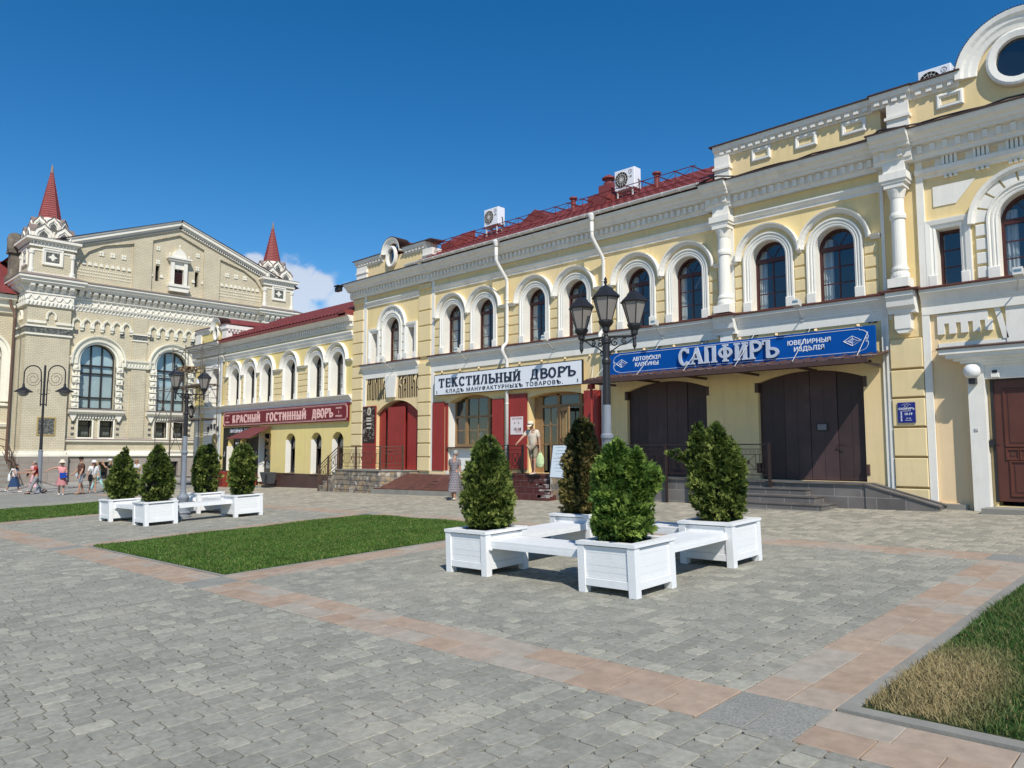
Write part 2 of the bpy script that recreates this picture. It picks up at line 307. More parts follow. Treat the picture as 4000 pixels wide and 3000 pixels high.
ROOF=mk('red_roof_metal',(.215,.048,.042),.5,.14,1.5,spec=.4,stain=(.15,.035,.032),stain_amt=.5)
GUT=mk('white_painted_gutter',(.72,.68,.64),.55,.08,4,stain=(.2,.14,.1),stain_amt=.55,stain_scale=5)
PIPE=mk('cream_downpipe',(.77,.74,.68),.5,.05,4)
BLKI=mk('black_iron',(.018,.017,.018),.45,.15,6,spec=.5)
BRI=mk('brown_iron',(.10,.06,.04),.6,.2,6,spec=.3,stain=(.06,.04,.03),stain_amt=.5)
GREYP=mk('grey_painted_iron',(.22,.24,.27),.5,.12,4,spec=.4,stain=(.30,.31,.32),stain_amt=.5,stain_scale=3)
LGLASS=mk('frosted_lamp_glass',(.27,.24,.21),.35,.1,5,spec=.5)
GLASS=glassmat('window_glass')
CURT=mk('white_curtain',(.75,.74,.72),.9,.12,5)
DARK=mk('dark_interior',(.012,.012,.013),.9,.1,1)
INTR=mk('interior_wall',(.17,.15,.13),.9,.2,1)
BLUE=mk('blue_sign_board',(.001,.078,.34),.6,.05,1,spec=.12)
SILV=mk('silver_letter',(.52,.56,.64),.35,.05,3,spec=.5)
SWHT=mk('sign_white',(.80,.81,.84),.4,.03,1)
INK=mk('dark_blue_letter',(.018,.026,.05),.4,.1,3)
MAROON=mk('maroon_sign_board',(.165,.010,.022),.4,.06,1)
PINKL=mk('pale_pink_letter',(.80,.50,.45),.5,.04,3)
BLACKB=mk('black_board',(.016,.014,.013),.5,.1,2)
VYAZ=mk('dark_brown_letter',(.04,.02,.012),.6,.1,3)
LTILE=brickmat('slate_tile',(.13,.118,.11),(.185,.165,.15),(.28,.26,.24),.62,.31,.008,.2,rough=.45,spec=.35,var=.35)
LSTEP=mk('slate_step',(.17,.16,.15),.5,.25,1.5,spec=.3,col2=(.12,.10,.09),c2scale=1.8,bump=.1,bscale=8)
RTILE=brickmat('dark_red_step_tile',(.085,.022,.02),(.105,.03,.026),(.20,.15,.13),.36,.19,.005,.2,rough=.4,spec=.4,var=.3)
CHIP=mk('chipped_tile_mortar',(.48,.45,.41),.8,.3,9,col2=(.10,.03,.025),c2scale=6,bump=.4,bscale=25)
def rubble(name):
    m=bpy.data.materials.new(name); m.use_nodes=True; t=m.node_tree; b=t.nodes['Principled BSDF']; b.inputs['Roughness'].default_value=.8
    tc=N(t,'ShaderNodeTexCoord'); v=N(t,'ShaderNodeTexVoronoi'); v.inputs['Scale'].default_value=6.5; L(t,tc.outputs['Object'],v.inputs['Vector']); e=N(t,'ShaderNodeTexVoronoi',feature='DISTANCE_TO_EDGE'); e.inputs['Scale'].default_value=6.5; L(t,tc.outputs['Object'],e.inputs['Vector'])
    sp=N(t,'ShaderNodeSeparateColor'); L(t,v.outputs['Color'],sp.inputs[0]); cr=N(t,'ShaderNodeValToRGB'); el=cr.color_ramp.elements; el[0].color=(.13,.115,.10,1); el[1].color=(.52,.47,.39,1); q=el.new(.45); q.color=(.27,.22,.165,1); q=el.new(.75); q.color=(.36,.24,.13,1); L(t,sp.outputs[0],cr.inputs[0])
    r=N(t,'ShaderNodeMapRange'); r.inputs['From Max'].default_value=.06; L(t,e.outputs['Distance'],r.inputs['Value'])
    x=N(t,'ShaderNodeMix',data_type='RGBA'); L(t,r.outputs[0],x.inputs[0]); x.inputs[6].default_value=(.30,.265,.225,1); L(t,cr.outputs[0],x.inputs[7])
    n=N(t,'ShaderNodeTexNoise'); n.inputs['Scale'].default_value=14; n.inputs['Detail'].default_value=6; L(t,tc.outputs['Object'],n.inputs['Vector']); s=N(t,'ShaderNodeVectorMath',operation='SCALE'); L(t,x.outputs[2],s.inputs[0]); k=N(t,'ShaderNodeMapRange'); k.inputs['To Min'].default_value=.65; k.inputs['To Max'].default_value=1.35; L(t,n.outputs['Fac'],k.inputs['Value']); L(t,k.outputs[0],s.inputs['Scale']); L(t,s.outputs[0],b.inputs['Base Color'])
    bp=N(t,'ShaderNodeBump'); bp.inputs['Strength'].default_value=.6; bp.inputs['Distance'].default_value=.03; L(t,r.outputs[0],bp.inputs['Height']); L(t,bp.outputs[0],b.inputs['Normal']); return m
RUBBLE=rubble('broken_stone_cladding')
RAMP=mk('rusty_red_steel_plate',(.13,.055,.04),.6,.25,1.6,col2=(.10,.04,.03),c2scale=1.2,stain=(.28,.12,.08),stain_amt=.5,stain_scale=3,bump=.1,bscale=14)
GRAN=mk('brown_plinth_stone',(.085,.047,.04),.5,.2,2,spec=.35,bump=.1)
CONC=mk('grey_concrete',(.275,.26,.225),.85,.2,2,bump=.2,bscale=20)
CBRICK=brickmat('cream_brick',(.585,.51,.36),(.635,.555,.395),(.40,.345,.245),.27,.115,.011,.35,var=.13)
CREAM=mk('cream_stone_trim',(.80,.755,.62),.8,.08,1.2,bump=.1,bscale=10,stain=(.5,.43,.32),stain_amt=.25)
CWHT=mk('cream_white_cornice',(.79,.745,.64),.8,.06,1.2,bump=.1,bscale=10,stain=(.6,.53,.42),stain_amt=.2)
GRST=brickmat('grey_plinth_stone',(.30,.26,.22),(.34,.30,.255),(.22,.19,.165),1.7,.62,.012,.15,var=.14)
MOSA=mk('grey_mosaic',(.16,.16,.14),.5,.5,9,col2=(.05,.055,.055),c2scale=8,stain=(.36,.33,.24),stain_amt=.8,stain_scale=9)
SPIRE=mk('red_spire_tile',(.30,.075,.065),.5,.15,2,spec=.4)
TINR=mk('brown_tin_flashing',(.23,.175,.15),.5,.15,2)
SMOKE=mk('sooty_chimney_stone',(.27,.23,.18),.9,.25,1.2,col2=(.07,.06,.05),c2scale=.7,bump=.4,bscale=6)
SOIL=mk('dark_soil',(.018,.014,.011),.95,.4,20,bump=.6,bscale=30)
BARK=mk('brown_bark',(.09,.055,.035),.9,.3,12,bump=.5,bscale=25)
# ================================================================ the square (ground, paving, lawns)
GAS=mk('street_asphalt',(.30,.285,.265),.9,.12,.8,bump=.1,bscale=40,det=8)
FARP=brickmat('far_paving',(.28,.275,.245),(.33,.32,.285),(.15,.145,.125),.21,.18,.012,.2,uv='yx',rough=.9,var=.16)
def sheet(name,x0,x1,y0,y1,dz,mat,kind='structure',nx=1):
    vs=[(x,y,gz(x,y)+dz) for x in (x0,x1) for y in (y0,y1)]
    o=MB().add(vs,[(0,2,3,1)]).build(name,mat); o['kind']=kind; return o
sheet('ground',-400,400,-300,500,-.05,GAS)
sheet('pavement',-46,14,-8,19.2,-.016,FARP)
sheet('street',-54,-46.0,-8,40,-.02,GAS)
SIDEW=mk('pale_sidewalk',(.36,.34,.31),.9,.12,1.2,bump=.1,bscale=30)
o=MB(); o.add([(x,y,gz(x,y)+z) for x in (-59,-53.6) for y in (-8,40) for z in (-.1,.13)],[(0,1,3,2),(4,6,7,5),(0,4,5,1),(2,3,7,6),(0,2,6,4),(1,5,7,3)]).build('sidewalk',SIDEW)['kind']='structure'
o=MB(); o.add([(x,y,gz(x,y)+z) for x in (-46.2,-46.0) for y in (-8,40) for z in (-.1,.03)],[(0,1,3,2),(4,6,7,5),(0,4,5,1),(2,3,7,6),(0,2,6,4),(1,5,7,3)]).build('kerb',CONC)['kind']='structure'
def stones(name,zones,mat,roww,lens,gap=.006,cham=.022,lip=.0035,dh=.002,along='y',jit=.008):
    V=[];T=[]
    for (x0,x1,y0,y1) in zones:
        a0,a1,b0,b1=(x0,x1,y0,y1) if along=='y' else (y0,y1,x0,x1)
        n=max(1,round((a1-a0)/roww)); rw=(a1-a0)/n
        for i in range(n):
            p=b0-rng.uniform(0,lens[0]*.5) if len(lens)>1 else b0
            while p<b1-.02:
                l=lens[rng.integers(len(lens))]*(1+rng.uniform(-.06,.06)) if len(lens)>1 else lens[0]
                q=min(p+l,b1)
                if q>b0+.03: V.append((a0+i*rw,a0+(i+1)*rw,max(p,b0),q if b1-q>.04 else b1))
                p=q if b1-q>.04 else b1
    A=np.array(V); n=len(A)
    g=gap+rng.uniform(0,.004,n); a0=A[:,0]+g/2;a1=A[:,1]-g/2;b0=A[:,2]+g/2;b1=A[:,3]-g/2
    c=np.minimum(cham,(np.minimum(a1-a0,b1-b0))*.3)*rng.uniform(.6,1.3,n)
    def ring(ins,cc): 
        i=ins; return [np.stack(t,1) for t in ((a0+cc+i,b0+i),(a1-cc-i,b0+i),(a1-i,b0+cc+i),(a1-i,b1-cc-i),(a1-cc-i,b1-i),(a0+cc+i,b1-i),(a0+i,b1-cc-i),(a0+i,b0+cc+i))]
    jx=rng.uniform(-jit,jit,(8,n,2))*.5
    h=rng.uniform(-dh,dh,n); tx=rng.uniform(-.012,.012,n); ty=rng.uniform(-.012,.012,n)
    cxm=(a0+a1)/2; cym=(b0+b1)/2
    vs=[]
    for k,(r,dz) in enumerate(((ring(0,c),-.014),(ring(0,c),-.004),(ring(lip,c*.9),0.0))):
        for m,xy in enumerate(r):
            a=xy[:,0]+jx[m,:,0];b=xy[:,1]+jx[m,:,1]
            X,Y=(a,b) if along=='y' else (b,a)
            z=.0165*X+.035*Y+dz+(h+(a-cxm)*tx+(b-cym)*ty if k>0 else 0)
            vs.append(np.stack([X,Y,z],1))
    P=np.stack(vs,1).reshape(-1,3)   # 24 per stone
    F=[]
    for k in (0,8):
        for m in range(8): F.append([k+m,k+(m+1)%8,k+8+(m+1)%8,k+8+m])
    F=np.array(F); top=np.arange(16,24)
    base=(np.arange(n)*24)
    quads=(F[None]+base[:,None,None]).reshape(-1,4); tops=(top[None]+base[:,None])
    loops=np.concatenate([quads.ravel(),tops.ravel()]); starts=np.concatenate([np.arange(len(quads))*4,len(quads)*4+np.arange(n)*8])
    me=bpy.data.meshes.new(name); me.vertices.add(len(P)); me.vertices.foreach_set('co',P.astype(np.float32).ravel())
    me.loops.add(len(loops)); me.loops.foreach_set('vertex_index',loops.astype(np.int32)); me.polygons.add(len(starts)); me.polygons.foreach_set('loop_start',starts.astype(np.int32)); me.polygons.foreach_set('use_smooth',np.zeros(len(me.polygons),dtype=bool)); me.update(calc_edges=True)
    at=me.attributes.new('tone','FLOAT','POINT'); at.data.foreach_set('value',np.repeat(rng.random(n),24).astype(np.float32))
    me.validate(); ob=link(name,me,mat); ob['kind']='structure'; return ob
PAVE=tonemat('tumbled_grey_pavers',[(0,(.255,.245,.203)),(.45,(.290,.278,.230)),(.8,(.318,.304,.250)),(1,(.385,.365,.29))],.88,.2,.24,16,bump=.45,worn=.45)
PAVB=tonemat('beige_pavers',[(0,(.275,.25,.195)),(.5,(.335,.305,.237)),(1,(.43,.385,.295))],.88,.2,.22,14,bump=.4,worn=.35)
PINK=tonemat('pink_sandstone_slabs',[(0,(.37,.265,.19)),(.4,(.40,.295,.215)),(.75,(.385,.31,.242)),(1,(.375,.335,.275))],.85,.2,.2,7,bump=.25,worn=.3)
SQR=tonemat('dark_granite_square',[(0,(.255,.25,.22)),(1,(.285,.278,.242))],.9,.15,.45,60,bump=.5)
ln=(.13,.17,.21,.25)
stones('paving',[(-36,4,.4,4.57),(-10.5,-2.75,5.22,12.1),(-25.95,-18,5.22,12.1),(-36,-33.2,5.22,12.1)],PAVE,.178,ln)
stones('paving_strip',[(-40,4,12.75,18.95)],PAVB,.178,ln)
sq=[(x,x+.65,y,y+.65) for x in (-2.75,-11.15,-18,-26.6) for y in (4.57,12.1)]
stones('granite_square',sq,SQR,.325,(.325,),gap=.004,cham=.004,jit=.0,lip=.003)
bx=[-40,-26.6,-25.95,-18,-17.35,-11.15,-10.5,-2.75,-2.1,4]
hb=[(bx[i],bx[i+1],y,y+.65) for i in range(0,len(bx)-1,2) for y in (4.57,12.1)]
stones('stone_band',hb,PINK,.325,(.42,.5,.36,.58),gap=.005,cham=.006,along='x',jit=.004,lip=.004)
stones('stone_cross_band',[(x,x+.65,5.22,12.1) for x in (-2.75,-11.15,-18,-26.6)],PINK,.325,(.5,.5),gap=.005,cham=.006,jit=.004,lip=.004)
# lawns
LAWNG=mk('lawn_soil',(.045,.06,.018),.95,.3,6)
DRY=(.42,.335,.165)
GRASS=tonemat('green_grass_blades',[(0,(.05,.125,.018)),(.5,(.095,.20,.03)),(.85,(.16,.25,.05)),(1,(.42,.38,.15))],.6,.25,.25,1.6,transl=.3)
GRASSD=tonemat('dry_patched_grass_blades',[(0,(.035,.10,.02)),(.5,(.07,.155,.03)),(.78,(.13,.19,.05)),(.9,(.30,.26,.11)),(1,(.36,.31,.14))],.6,.25,.25,1.6,transl=.3,patch=((-1.82,5.95),.72,DRY,.62))
def grass(name,x0,x1,y0,y1,n,h,mat,wd=.006):
    x=rng.uniform(x0,x1,n);y=rng.uniform(y0,y1,n);a=rng.uniform(0,2*pi,n);hh=h*rng.uniform(.5,1.25,n)*(1+.35*np.sin(x*3.1+1)*np.sin(y*2.3)); ln_=rng.uniform(.15,1.3,n)*hh; b=rng.uniform(0,2*pi,n); w_=wd*rng.uniform(.6,1.4,n)
    z=.0165*x+.035*y+.01
    p0=np.stack([x-np.cos(a)*w_,y-np.sin(a)*w_,z],1);p1=np.stack([x+np.cos(a)*w_,y+np.sin(a)*w_,z],1)
    m0=np.stack([x+np.cos(b)*ln_*.35-np.cos(a)*w_*.7,y+np.sin(b)*ln_*.35-np.sin(a)*w_*.7,z+hh*.6],1); m1=np.stack([x+np.cos(b)*ln_*.35+np.cos(a)*w_*.7,y+np.sin(b)*ln_*.35+np.sin(a)*w_*.7,z+hh*.6],1)
    p2=np.stack([x+np.cos(b)*ln_,y+np.sin(b)*ln_,z+hh],1)
    P=np.stack([p0,p1,m1,m0,p2],1).reshape(-1,3); base=np.arange(n)*5
    q=(np.array([0,1,2,3])[None]+base[:,None]); t=(np.array([3,2,4])[None]+base[:,None])
    loops=np.concatenate([q.ravel(),t.ravel()]); starts=np.concatenate([np.arange(n)*4,4*n+np.arange(n)*3])
    me=bpy.data.meshes.new(name); me.vertices.add(len(P)); me.vertices.foreach_set('co',P.astype(np.float32).ravel()); me.loops.add(len(loops)); me.loops.foreach_set('vertex_index',loops.astype(np.int32)); me.polygons.add(len(starts)); me.polygons.foreach_set('loop_start',starts.astype(np.int32)); me.polygons.foreach_set('use_smooth',np.zeros(len(me.polygons),dtype=bool)); me.update(calc_edges=True)
    at=me.attributes.new('tone','FLOAT','POINT'); at.data.foreach_set('value',np.repeat(rng.random(n),5).astype(np.float32))
    o=link(name,me,mat); o['kind']='stuff'; return o
for i,(x0,x1,y0,y1) in enumerate([(-17.3,-11.2,5.27,12.05),(-33.1,-26.65,5.27,12.05),(-1.98,3.5,5.36,12.05)]):
    o=sheet('lawn',x0,x1,y0,y1,.006,LAWNG)
    k=MB(); t=.055 if i<2 else .11; hh=.012
    for (a,b,c,d) in ((x0-t,x1+t,y0-t,y0),(x0-t,x1+t,y1,y1+t),(x0-t,x0,y0,y1),(x1,x1+t,y0,y1)):
        k.add([(x,y,gz(x,y)+z) for x in (a,b) for y in (c,d) for z in (-.05,hh)],[(0,1,3,2),(4,6,7,5),(0,4,5,1),(2,3,7,6),(0,2,6,4),(1,5,7,3)])
    k.build('lawn_kerb',CONC)['kind']='structure'
grass('grass',-17.28,-11.22,5.29,12.03,150000,.043,GRASS,.006)
grass('grass',-33.08,-26.67,5.29,12.03,80000,.05,GRASS,.010)
grass('grass',-1.96,1.2,5.38,12.03,110000,.055,GRASSD,.0040)
# ================================================================ arcade buildings
def window(par,cx,h,zs,z0,wmat=WINF,rad=None,rec=.30,curt=True,hoodr=None,kind='arch',trans=True,tilt=0,surround=True,hood=True,spring=None):
    """arched casement: fluted white surround and hood mould, frame with fan tracery, panes, curtains"""
    m=MB(YF)
    if surround:
        m.sweep(archpath(cx,h,zs,z0),[(-.006,-rec+.0),(-.006,.035),(.035,.05),(.05,.035),(.075,.035),(.085,.06),(.115,.06),(.125,.045),(.15,.045),(.165,.085),(.205,.085),(.215,.0)])
        for sgn in (-1,1): m.bev(cx+sgn*(h+.105)-.12,cx+sgn*(h+.105)+.12,z0-.0,z0+.26,.0,.095)
    if hood:
        hr=hoodr or .275; m.sweep(archpath(cx,h+hr,zs+.03,zs,jamb=False),[(0,-.01),(.0,.06),(.03,.10),(.07,.12),(.09,.17),(.125,.18),(.13,-.01)])
    par_w=m.build('window',WHT,par)
    # frame
    f=MB(YF); d=-rec; fw=.07
    f.sweep(archpath(cx,h-fw,zs,z0+fw,n=16),[(0,d-.03),(0,d+.04),(fw+.02,d+.04),(fw+.02,d-.03)])
    f.box(cx-h,cx+h,z0,z0+fw+.02,d-.03,d+.045)
    if trans: f.box(cx-h+fw,cx+h-fw,zs-.06,zs+.05,d-.028,d+.05)
    mb=.014
    zt=zs-.06
    f.box(cx-mb*1.3,cx+mb*1.3,z0+fw,zt,d-.012,d+.012)
    for k in (1,2):
        zz=z0+fw+(zt-z0-fw)*k/3; f.box(cx-h+fw,cx+h-fw,zz-mb,zz+mb,d-.010,d+.010)
    if trans:
        for s_ in (-1,1):     # curved fan bars
            pts=[(cx+s_*(h-fw)*(1-t)*.98*math.cos(t*.5),zs+.05+(h-fw)*.80*math.sin(t*pi/2*.98),d) for t in [i/6 for i in range(7)]]
            pts=[(cx+s_*(.02+(h-fw)*.62*t),zs+.05+(h-.12)*(.0+.92*math.sin(t*1.25)),d) for t in [i/6 for i in range(7)]]
            f.tube([(p[0],p[1],p[2]) for p in pts],.013,4,raw=False)
    f.build('frame',wmat,par_w)
    g=MB(YF); o=arch(cx,h-fw*.5,zs,z0+.03,14); g.add([(u,v,d-.004) for u,v in o],[tuple(range(len(o)))]); g.build('pane',GLASS,par_w)
    if curt:
        c=MB(YF); rr=random.Random(int(cx*100))
        for s_ in (-1,1):
            wd=h*rr.uniform(.35,.62); x0=cx+s_*h; n=10
            vs=[]
            for i in range(n+1):
                uu=x0-s_*wd*i/n; ww=d-.16+.03*math.sin(i*2.4)
                vs+=[(uu,z0+.05,ww),(uu,zs+.3,ww)]
            c.add(vs,[(2*i,2*i+1,2*i+3,2*i+2) for i in range(n)])
        c.build('curtain',CURT,par_w)
    return par_w
def rectwin(par,u0,u1,z0,z1,wmat=WINF,sur=.16,rec=.3):
    m=MB(YF); e=[((u0,z0),(-1,0)),((u0,z1),(-1,1)),((u1,z1),(1,1)),((u1,z0),(1,0))]
    m.sweep(e,[(-.006,-rec),(-.006,.03),(.04,.05),(.05,.035),(.09,.05),(.1,.075),(sur-.02,.09),(sur,.09),(sur+.005,0)])
    for s_,uu in ((-1,u0),(1,u1)): m.bev(uu+s_*.08-.09,uu+s_*.08+.09,z0,z0+.26,0,.1)
    wd=m.build('window',WHT,par); f=MB(YF); d=-rec; fw=.07
    for b in ((u0,u0+fw,z0,z1),(u1-fw,u1,z0,z1),(u0+fw,u1-fw,z0,z0+fw),(u0+fw,u1-fw,z1-fw,z1)): f.box(*b,d-.03,d+.04)
    for k in (1,2):
        zz=z0+fw+(z1-z0-2*fw)*k/3; f.box(u0+fw,u1-fw,zz-.014,zz+.014,d-.01,d+.01)
    f.build('frame',wmat,wd); g=MB(YF); g.add([(u,v,d-.004) for u,v in rect(u0+.03,u1-.03,z0+.03,z1-.03)],[(0,1,2,3)]); g.build('pane',GLASS,wd)
    return wd
def rust(m,u0,u1,v0,v1,n,w0=0,w1=.045,g=.035):
    hgt=(v1-v0)/n
    for i in range(n): m.bev(u0,u1,v0+i*hgt+(g/2 if i else 0),v0+(i+1)*hgt-g/2,w0,w1,.014)
def hull(par,u0,u1,v1,depth,back=YEL,name='side_wall'):
    m=MB(YF); d=-depth
    m.add([(u0,-1,-.4),(u0,v1,-.4),(u0,v1,d),(u0,-1,d),(u1,-1,-.4),(u1,v1,-.4),(u1,v1,d),(u1,-1,d)],[(0,1,2,3),(4,5,6,7),(2,3,7,6)])
    m.build(name,back,par)
    # inner rooms so that windows look into a dim interior
    m=MB(YF); m.add([(u,v,-3.2) for u,v in rect(u0+.02,u1-.02,-1,v1-.1)],[(0,1,2,3)]); m.add([(u0+.02,4.9,-.42),(u1-.02,4.9,-.42),(u1-.02,4.9,-3.2),(u0+.02,4.9,-3.2)],[(0,1,2,3)]); m.build('inner_wall',INTR,par)
def cornice(m,u0,u1,w,zb=8.6,zt=9.25,sc=1.0):
    m.mould(u0,u1,[(0,zb),(w+.05,zb),(w+.06,zb+.07),(w+.09,zb+.09),(w+.09,zb+.30),(w+.25,zb+.32),(w+.25,zb+.38),(w+.30,zb+.40),(w+.33,zb+.47),(w+.42,zb+.52),(w+.46,zb+.6),(w+.46,zt-.01),(0,zt-.01)])
def dentils(m,u0,u1,w,zb=8.6,step=.20,wd=.10):
    n=int((u1-u0)/step)
    for i in range(n):
        c=u0+(u1-u0)*(i+.5)/n; m.box(c-wd/2,c+wd/2,zb+.12,zb+.292,w+.088,w+.165)
# ---------------------------------------------------------------- tall arcade (three bays)
A=thing('market_arcade','long pale yellow two storey trading arcade with white arched window trim and red roof','building',(-14,19,gz(-14,19)))
TW=[-21.72,-19.96,-17.42,-15.62,-13.19,-11.42,-8.95,-7.20]
holes=[arch(c,.49,7.02,5.62) for c in TW]
holes+=[arch(-25.55,.47,7.02,5.62),rect(-27.02,-26.62,5.62,6.93),rect(-24.48,-24.08,5.62,6.93)]
holes+=[arch(-3.1,.57,6.9,5.62),rect(-4.90,-4.40,5.62,6.95),rect(-1.8,-1.3,5.62,6.95)]
holes+=[arch(-25.2,1.41,3.45,1.1,18,top=3.97),arch(-20.68,1.24,3.72,1.13,18,top=3.97),arch(-16.5,1.24,3.7,1.13,18,top=3.85)]
holes+=[arch(-12.25,1.36,3.68,1.13,18,top=3.92),arch(-8.0,1.36,3.68,1.13,18,top=3.92)]
holes+=[rect(-3.95,-2.25,.7,3.42)]
m=MB(YF); m.holed(rect(-28.4,.4,-.6,9.2),holes,0,.42); m.build('wall',YEL,A)
hull(A,-28.39,.39,9.2,11)
# low beige plinth course under the textile shop, white base of recesses
m=MB(YF); m.box(-23.0,-17.76,.0,1.12,0,.06); m.build('plinth',PEACH,A)
# sill band with white fascia and brown flashing
m=MB(YF)
for (a,b,wx) in ((-27.6,-23.75,.0),(-22.98,-10.45,.0),(-9.9,-5.9,.0),(-5.25,-.95,.06)):
    m.mould(a,b,[(0,4.98),(wx+.035,4.98),(wx+.04,5.20),(wx+.06,5.22),(wx+.06,5.27),(wx+.10,5.36),(wx+.16,5.44),(wx+.20,5.47),(wx+.20,5.56),(0,5.56)])
m.build('sill_band',WHT,A)
m=MB(YF)
for (a,b,wx) in ((-27.65,-23.7,.0),(-23.0,-10.5,.0),(-10.55,-9.8,.2),(-9.8,-6.0,.0),(-6.05,-5.2,.26),(-5.2,-1.0,.06)):
    m.mould(a,b,[(0,5.565),(wx+.235,5.545),(wx+.24,5.57),(wx+.22,5.60),(0,5.625)])
m.build('sill_flashing',mk('brown_tin_sill',(.10,.035,.028),.5,.15,3,stain=(.16,.10,.07),stain_amt=.5),A)
# friezes and cornice
m=MB(YF)
for (a,b) in ((-27.4,-23.75),(-22.78,-10.4),(-9.95,-5.95)):
    m.mould(a,b,[(0,8.12),(.05,8.12),(.06,8.2),(.10,8.24),(.13,8.3),(.13,8.34),(0,8.36)])
m.mould(-5.25,-.95,[(0,8.17),(.05,8.17),(.08,8.24),(.15,8.27),(.17,8.35),(.17,8.38),(0,8.4)])
cornice(m,-28.5,-23.0,.10); cornice(m,-23.0,-10.35,.05); cornice(m,-10.62,-9.85,.24); cornice(m,-9.85,-6.05,.1); cornice(m,-6.05,-5.22,.36); cornice(m,-5.22,-.98,.18); cornice(m,-.98,.5,.36)
dentils(m,-28.4,-23.1,.10); dentils(m,-22.9,-10.65,.05); dentils(m,-10.6,-9.87,.24); dentils(m,-9.82,-6.1,.1); dentils(m,-6.02,-5.25,.36,step=.26); dentils(m,-5.2,-1.0,.18,step=.26); dentils(m,-.95,.45,.36,step=.26)
m.build('cornice',WGREY,A)
m=MB(YF)
for (a,b,wx) in ((-28.6,-23.3,.10),(-10.66,-9.82,.24),(-9.85,-6.0,.1),(-6.1,-5.18,.36),(-5.2,-.95,.18),(-.98,.55,.36)):
    m.mould(a,b,[(0,9.245),(wx+.50,9.243),(wx+.50,9.27),(0,9.40)])
m.build('cornice_flashing',BROWNMET,A)
# pilasters with rusticated blocks
def pilaster(u0,u1,groups,strip=None,name='pilaster'):
    m=MB(YF)
    for (v0,v1,n) in groups: rust(m,u0,u1,v0,v1,n,0,.07,.05)
    p=m.build(name,BLOCK,A)
    if strip:
        m=MB(YF)
        for a,b,v0,v1 in strip: m.box(a,b,v0,v1,0,.035)
        m.build('strip',WHT,p)
    return p
pilaster(-28.40,-27.63,[(1.1,5.56,9),(5.62,8.1,5),(8.36,8.6,1)],[(-27.62,-27.4,1.1,8.6)])
pilaster(-23.74,-22.98,[(1.1,5.4,8),(5.62,8.1,4),(8.36,8.6,1)],[(-22.97,-22.79,1.1,8.6)])
m=MB(YF); zz_=[.72,1.03,1.73,2.42,3.10,3.77,4.50]; [m.bev(-5.97,-5.27,a+.025,b-.025,.02,.12,.014) for a,b in zip(zz_,zz_[1:])]; pr=m.build('pilaster',BLOCK,A)
m=MB(YF); m.box(-6.16,-6.03,.7,5.0,0,.05); m.box(-6.06,-5.985,.7,8.6,0,.085); m.box(-5.255,-5.10,.55,8.6,.0,.085); m.build('strip',WHT,pr)
m=MB(YF); m.box(-5.985,-5.255,4.52,8.60,0,.02); m.build('panel',YEL,pr)
m=MB(YF); rust(m,-.93,-.23,.72,4.5,6,0.02,.12,.05); m.box(-1.0,-.2,4.52,8.6,0,.03); m.build('pilaster',BLOCK,A)
# pilaster of the middle column (blank strip behind)
def column(cx,w0,z0,z1,r,ped=True):
    c=(cx,19-w0,0); m=MB()
    m.lathe(c,[(r*1.02,z0+.26),(r*1.28,z0+.26),(r*1.34,z0+.33),(r*1.26,z0+.40),(r*1.1,z0+.42),(r*1.25,z0+.47),(r*1.2,z0+.52),(r*1.03,z0+.54),(r,z0+.60),(r*.97,z0+1.3),(r*.95,z1-.85),(r*1.12,z1-.83),(r*1.17,z1-.77),(r*1.1,z1-.71),(r*.95,z1-.69),(r*.93,z1-.36),(r*1.0,z1-.34),(r*1.15,z1-.24),(r*1.3,z1-.16),(r*1.3,z1-.10)],20)
    q=MB(YF); q.box(cx-r*1.45,cx+r*1.45,z0+.05,z0+.26,w0-r*1.45,w0+r*1.45); q.box(cx-r*1.4,cx+r*1.4,z1-.11,z1,w0-r*1.4,w0+r*1.4)
    m.v+=[]; b=len(m.v); m.v+=q.v; m.f+=[tuple(i+b for i in f) for f in q.f]
    col=m.build('column',WHT,A,smooth=False)
    for p in col.data.polygons: p.use_smooth=len(p.vertices)==4 and abs(p.normal.z)<.9 and False
    return col
for cx,w0,r in ((-10.17,.13,.165),(-5.62,.25,.155),(-.58,.25,.155)): 
    col=column(cx,w0,5.6,8.12,r)
    m=MB(YF)
    # capital block, frieze block above and drop pendant below
    m.box(cx-.27,cx+.27,8.12,8.19,0,w0+.24); m.box(cx-.30,cx+.30,8.19,8.36,0,w0+.27); m.box(cx-.24,cx+.24,8.36,8.62,0,w0+.18)
    m.mould(cx-.30,cx+.30,[(0,5.06),(w0+.04,5.06),(w0+.05,5.14),(w0+.13,5.22),(w0+.15,5.36),(w0+.20,5.44),(w0+.20,5.56),(0,5.56)])
    m.box(cx-.17,cx+.17,4.70,5.06,0,w0+.02); m.prism([(cx-.10,4.60),(cx+.10,4.60),(cx+.17,4.70),(cx-.17,4.70)],0,w0)
    m.build('capital_block',WHT,col)
m=MB(YF); m.box(-10.42,-9.93,5.62,8.1,0,.03); m.build('strip',WHT,A)
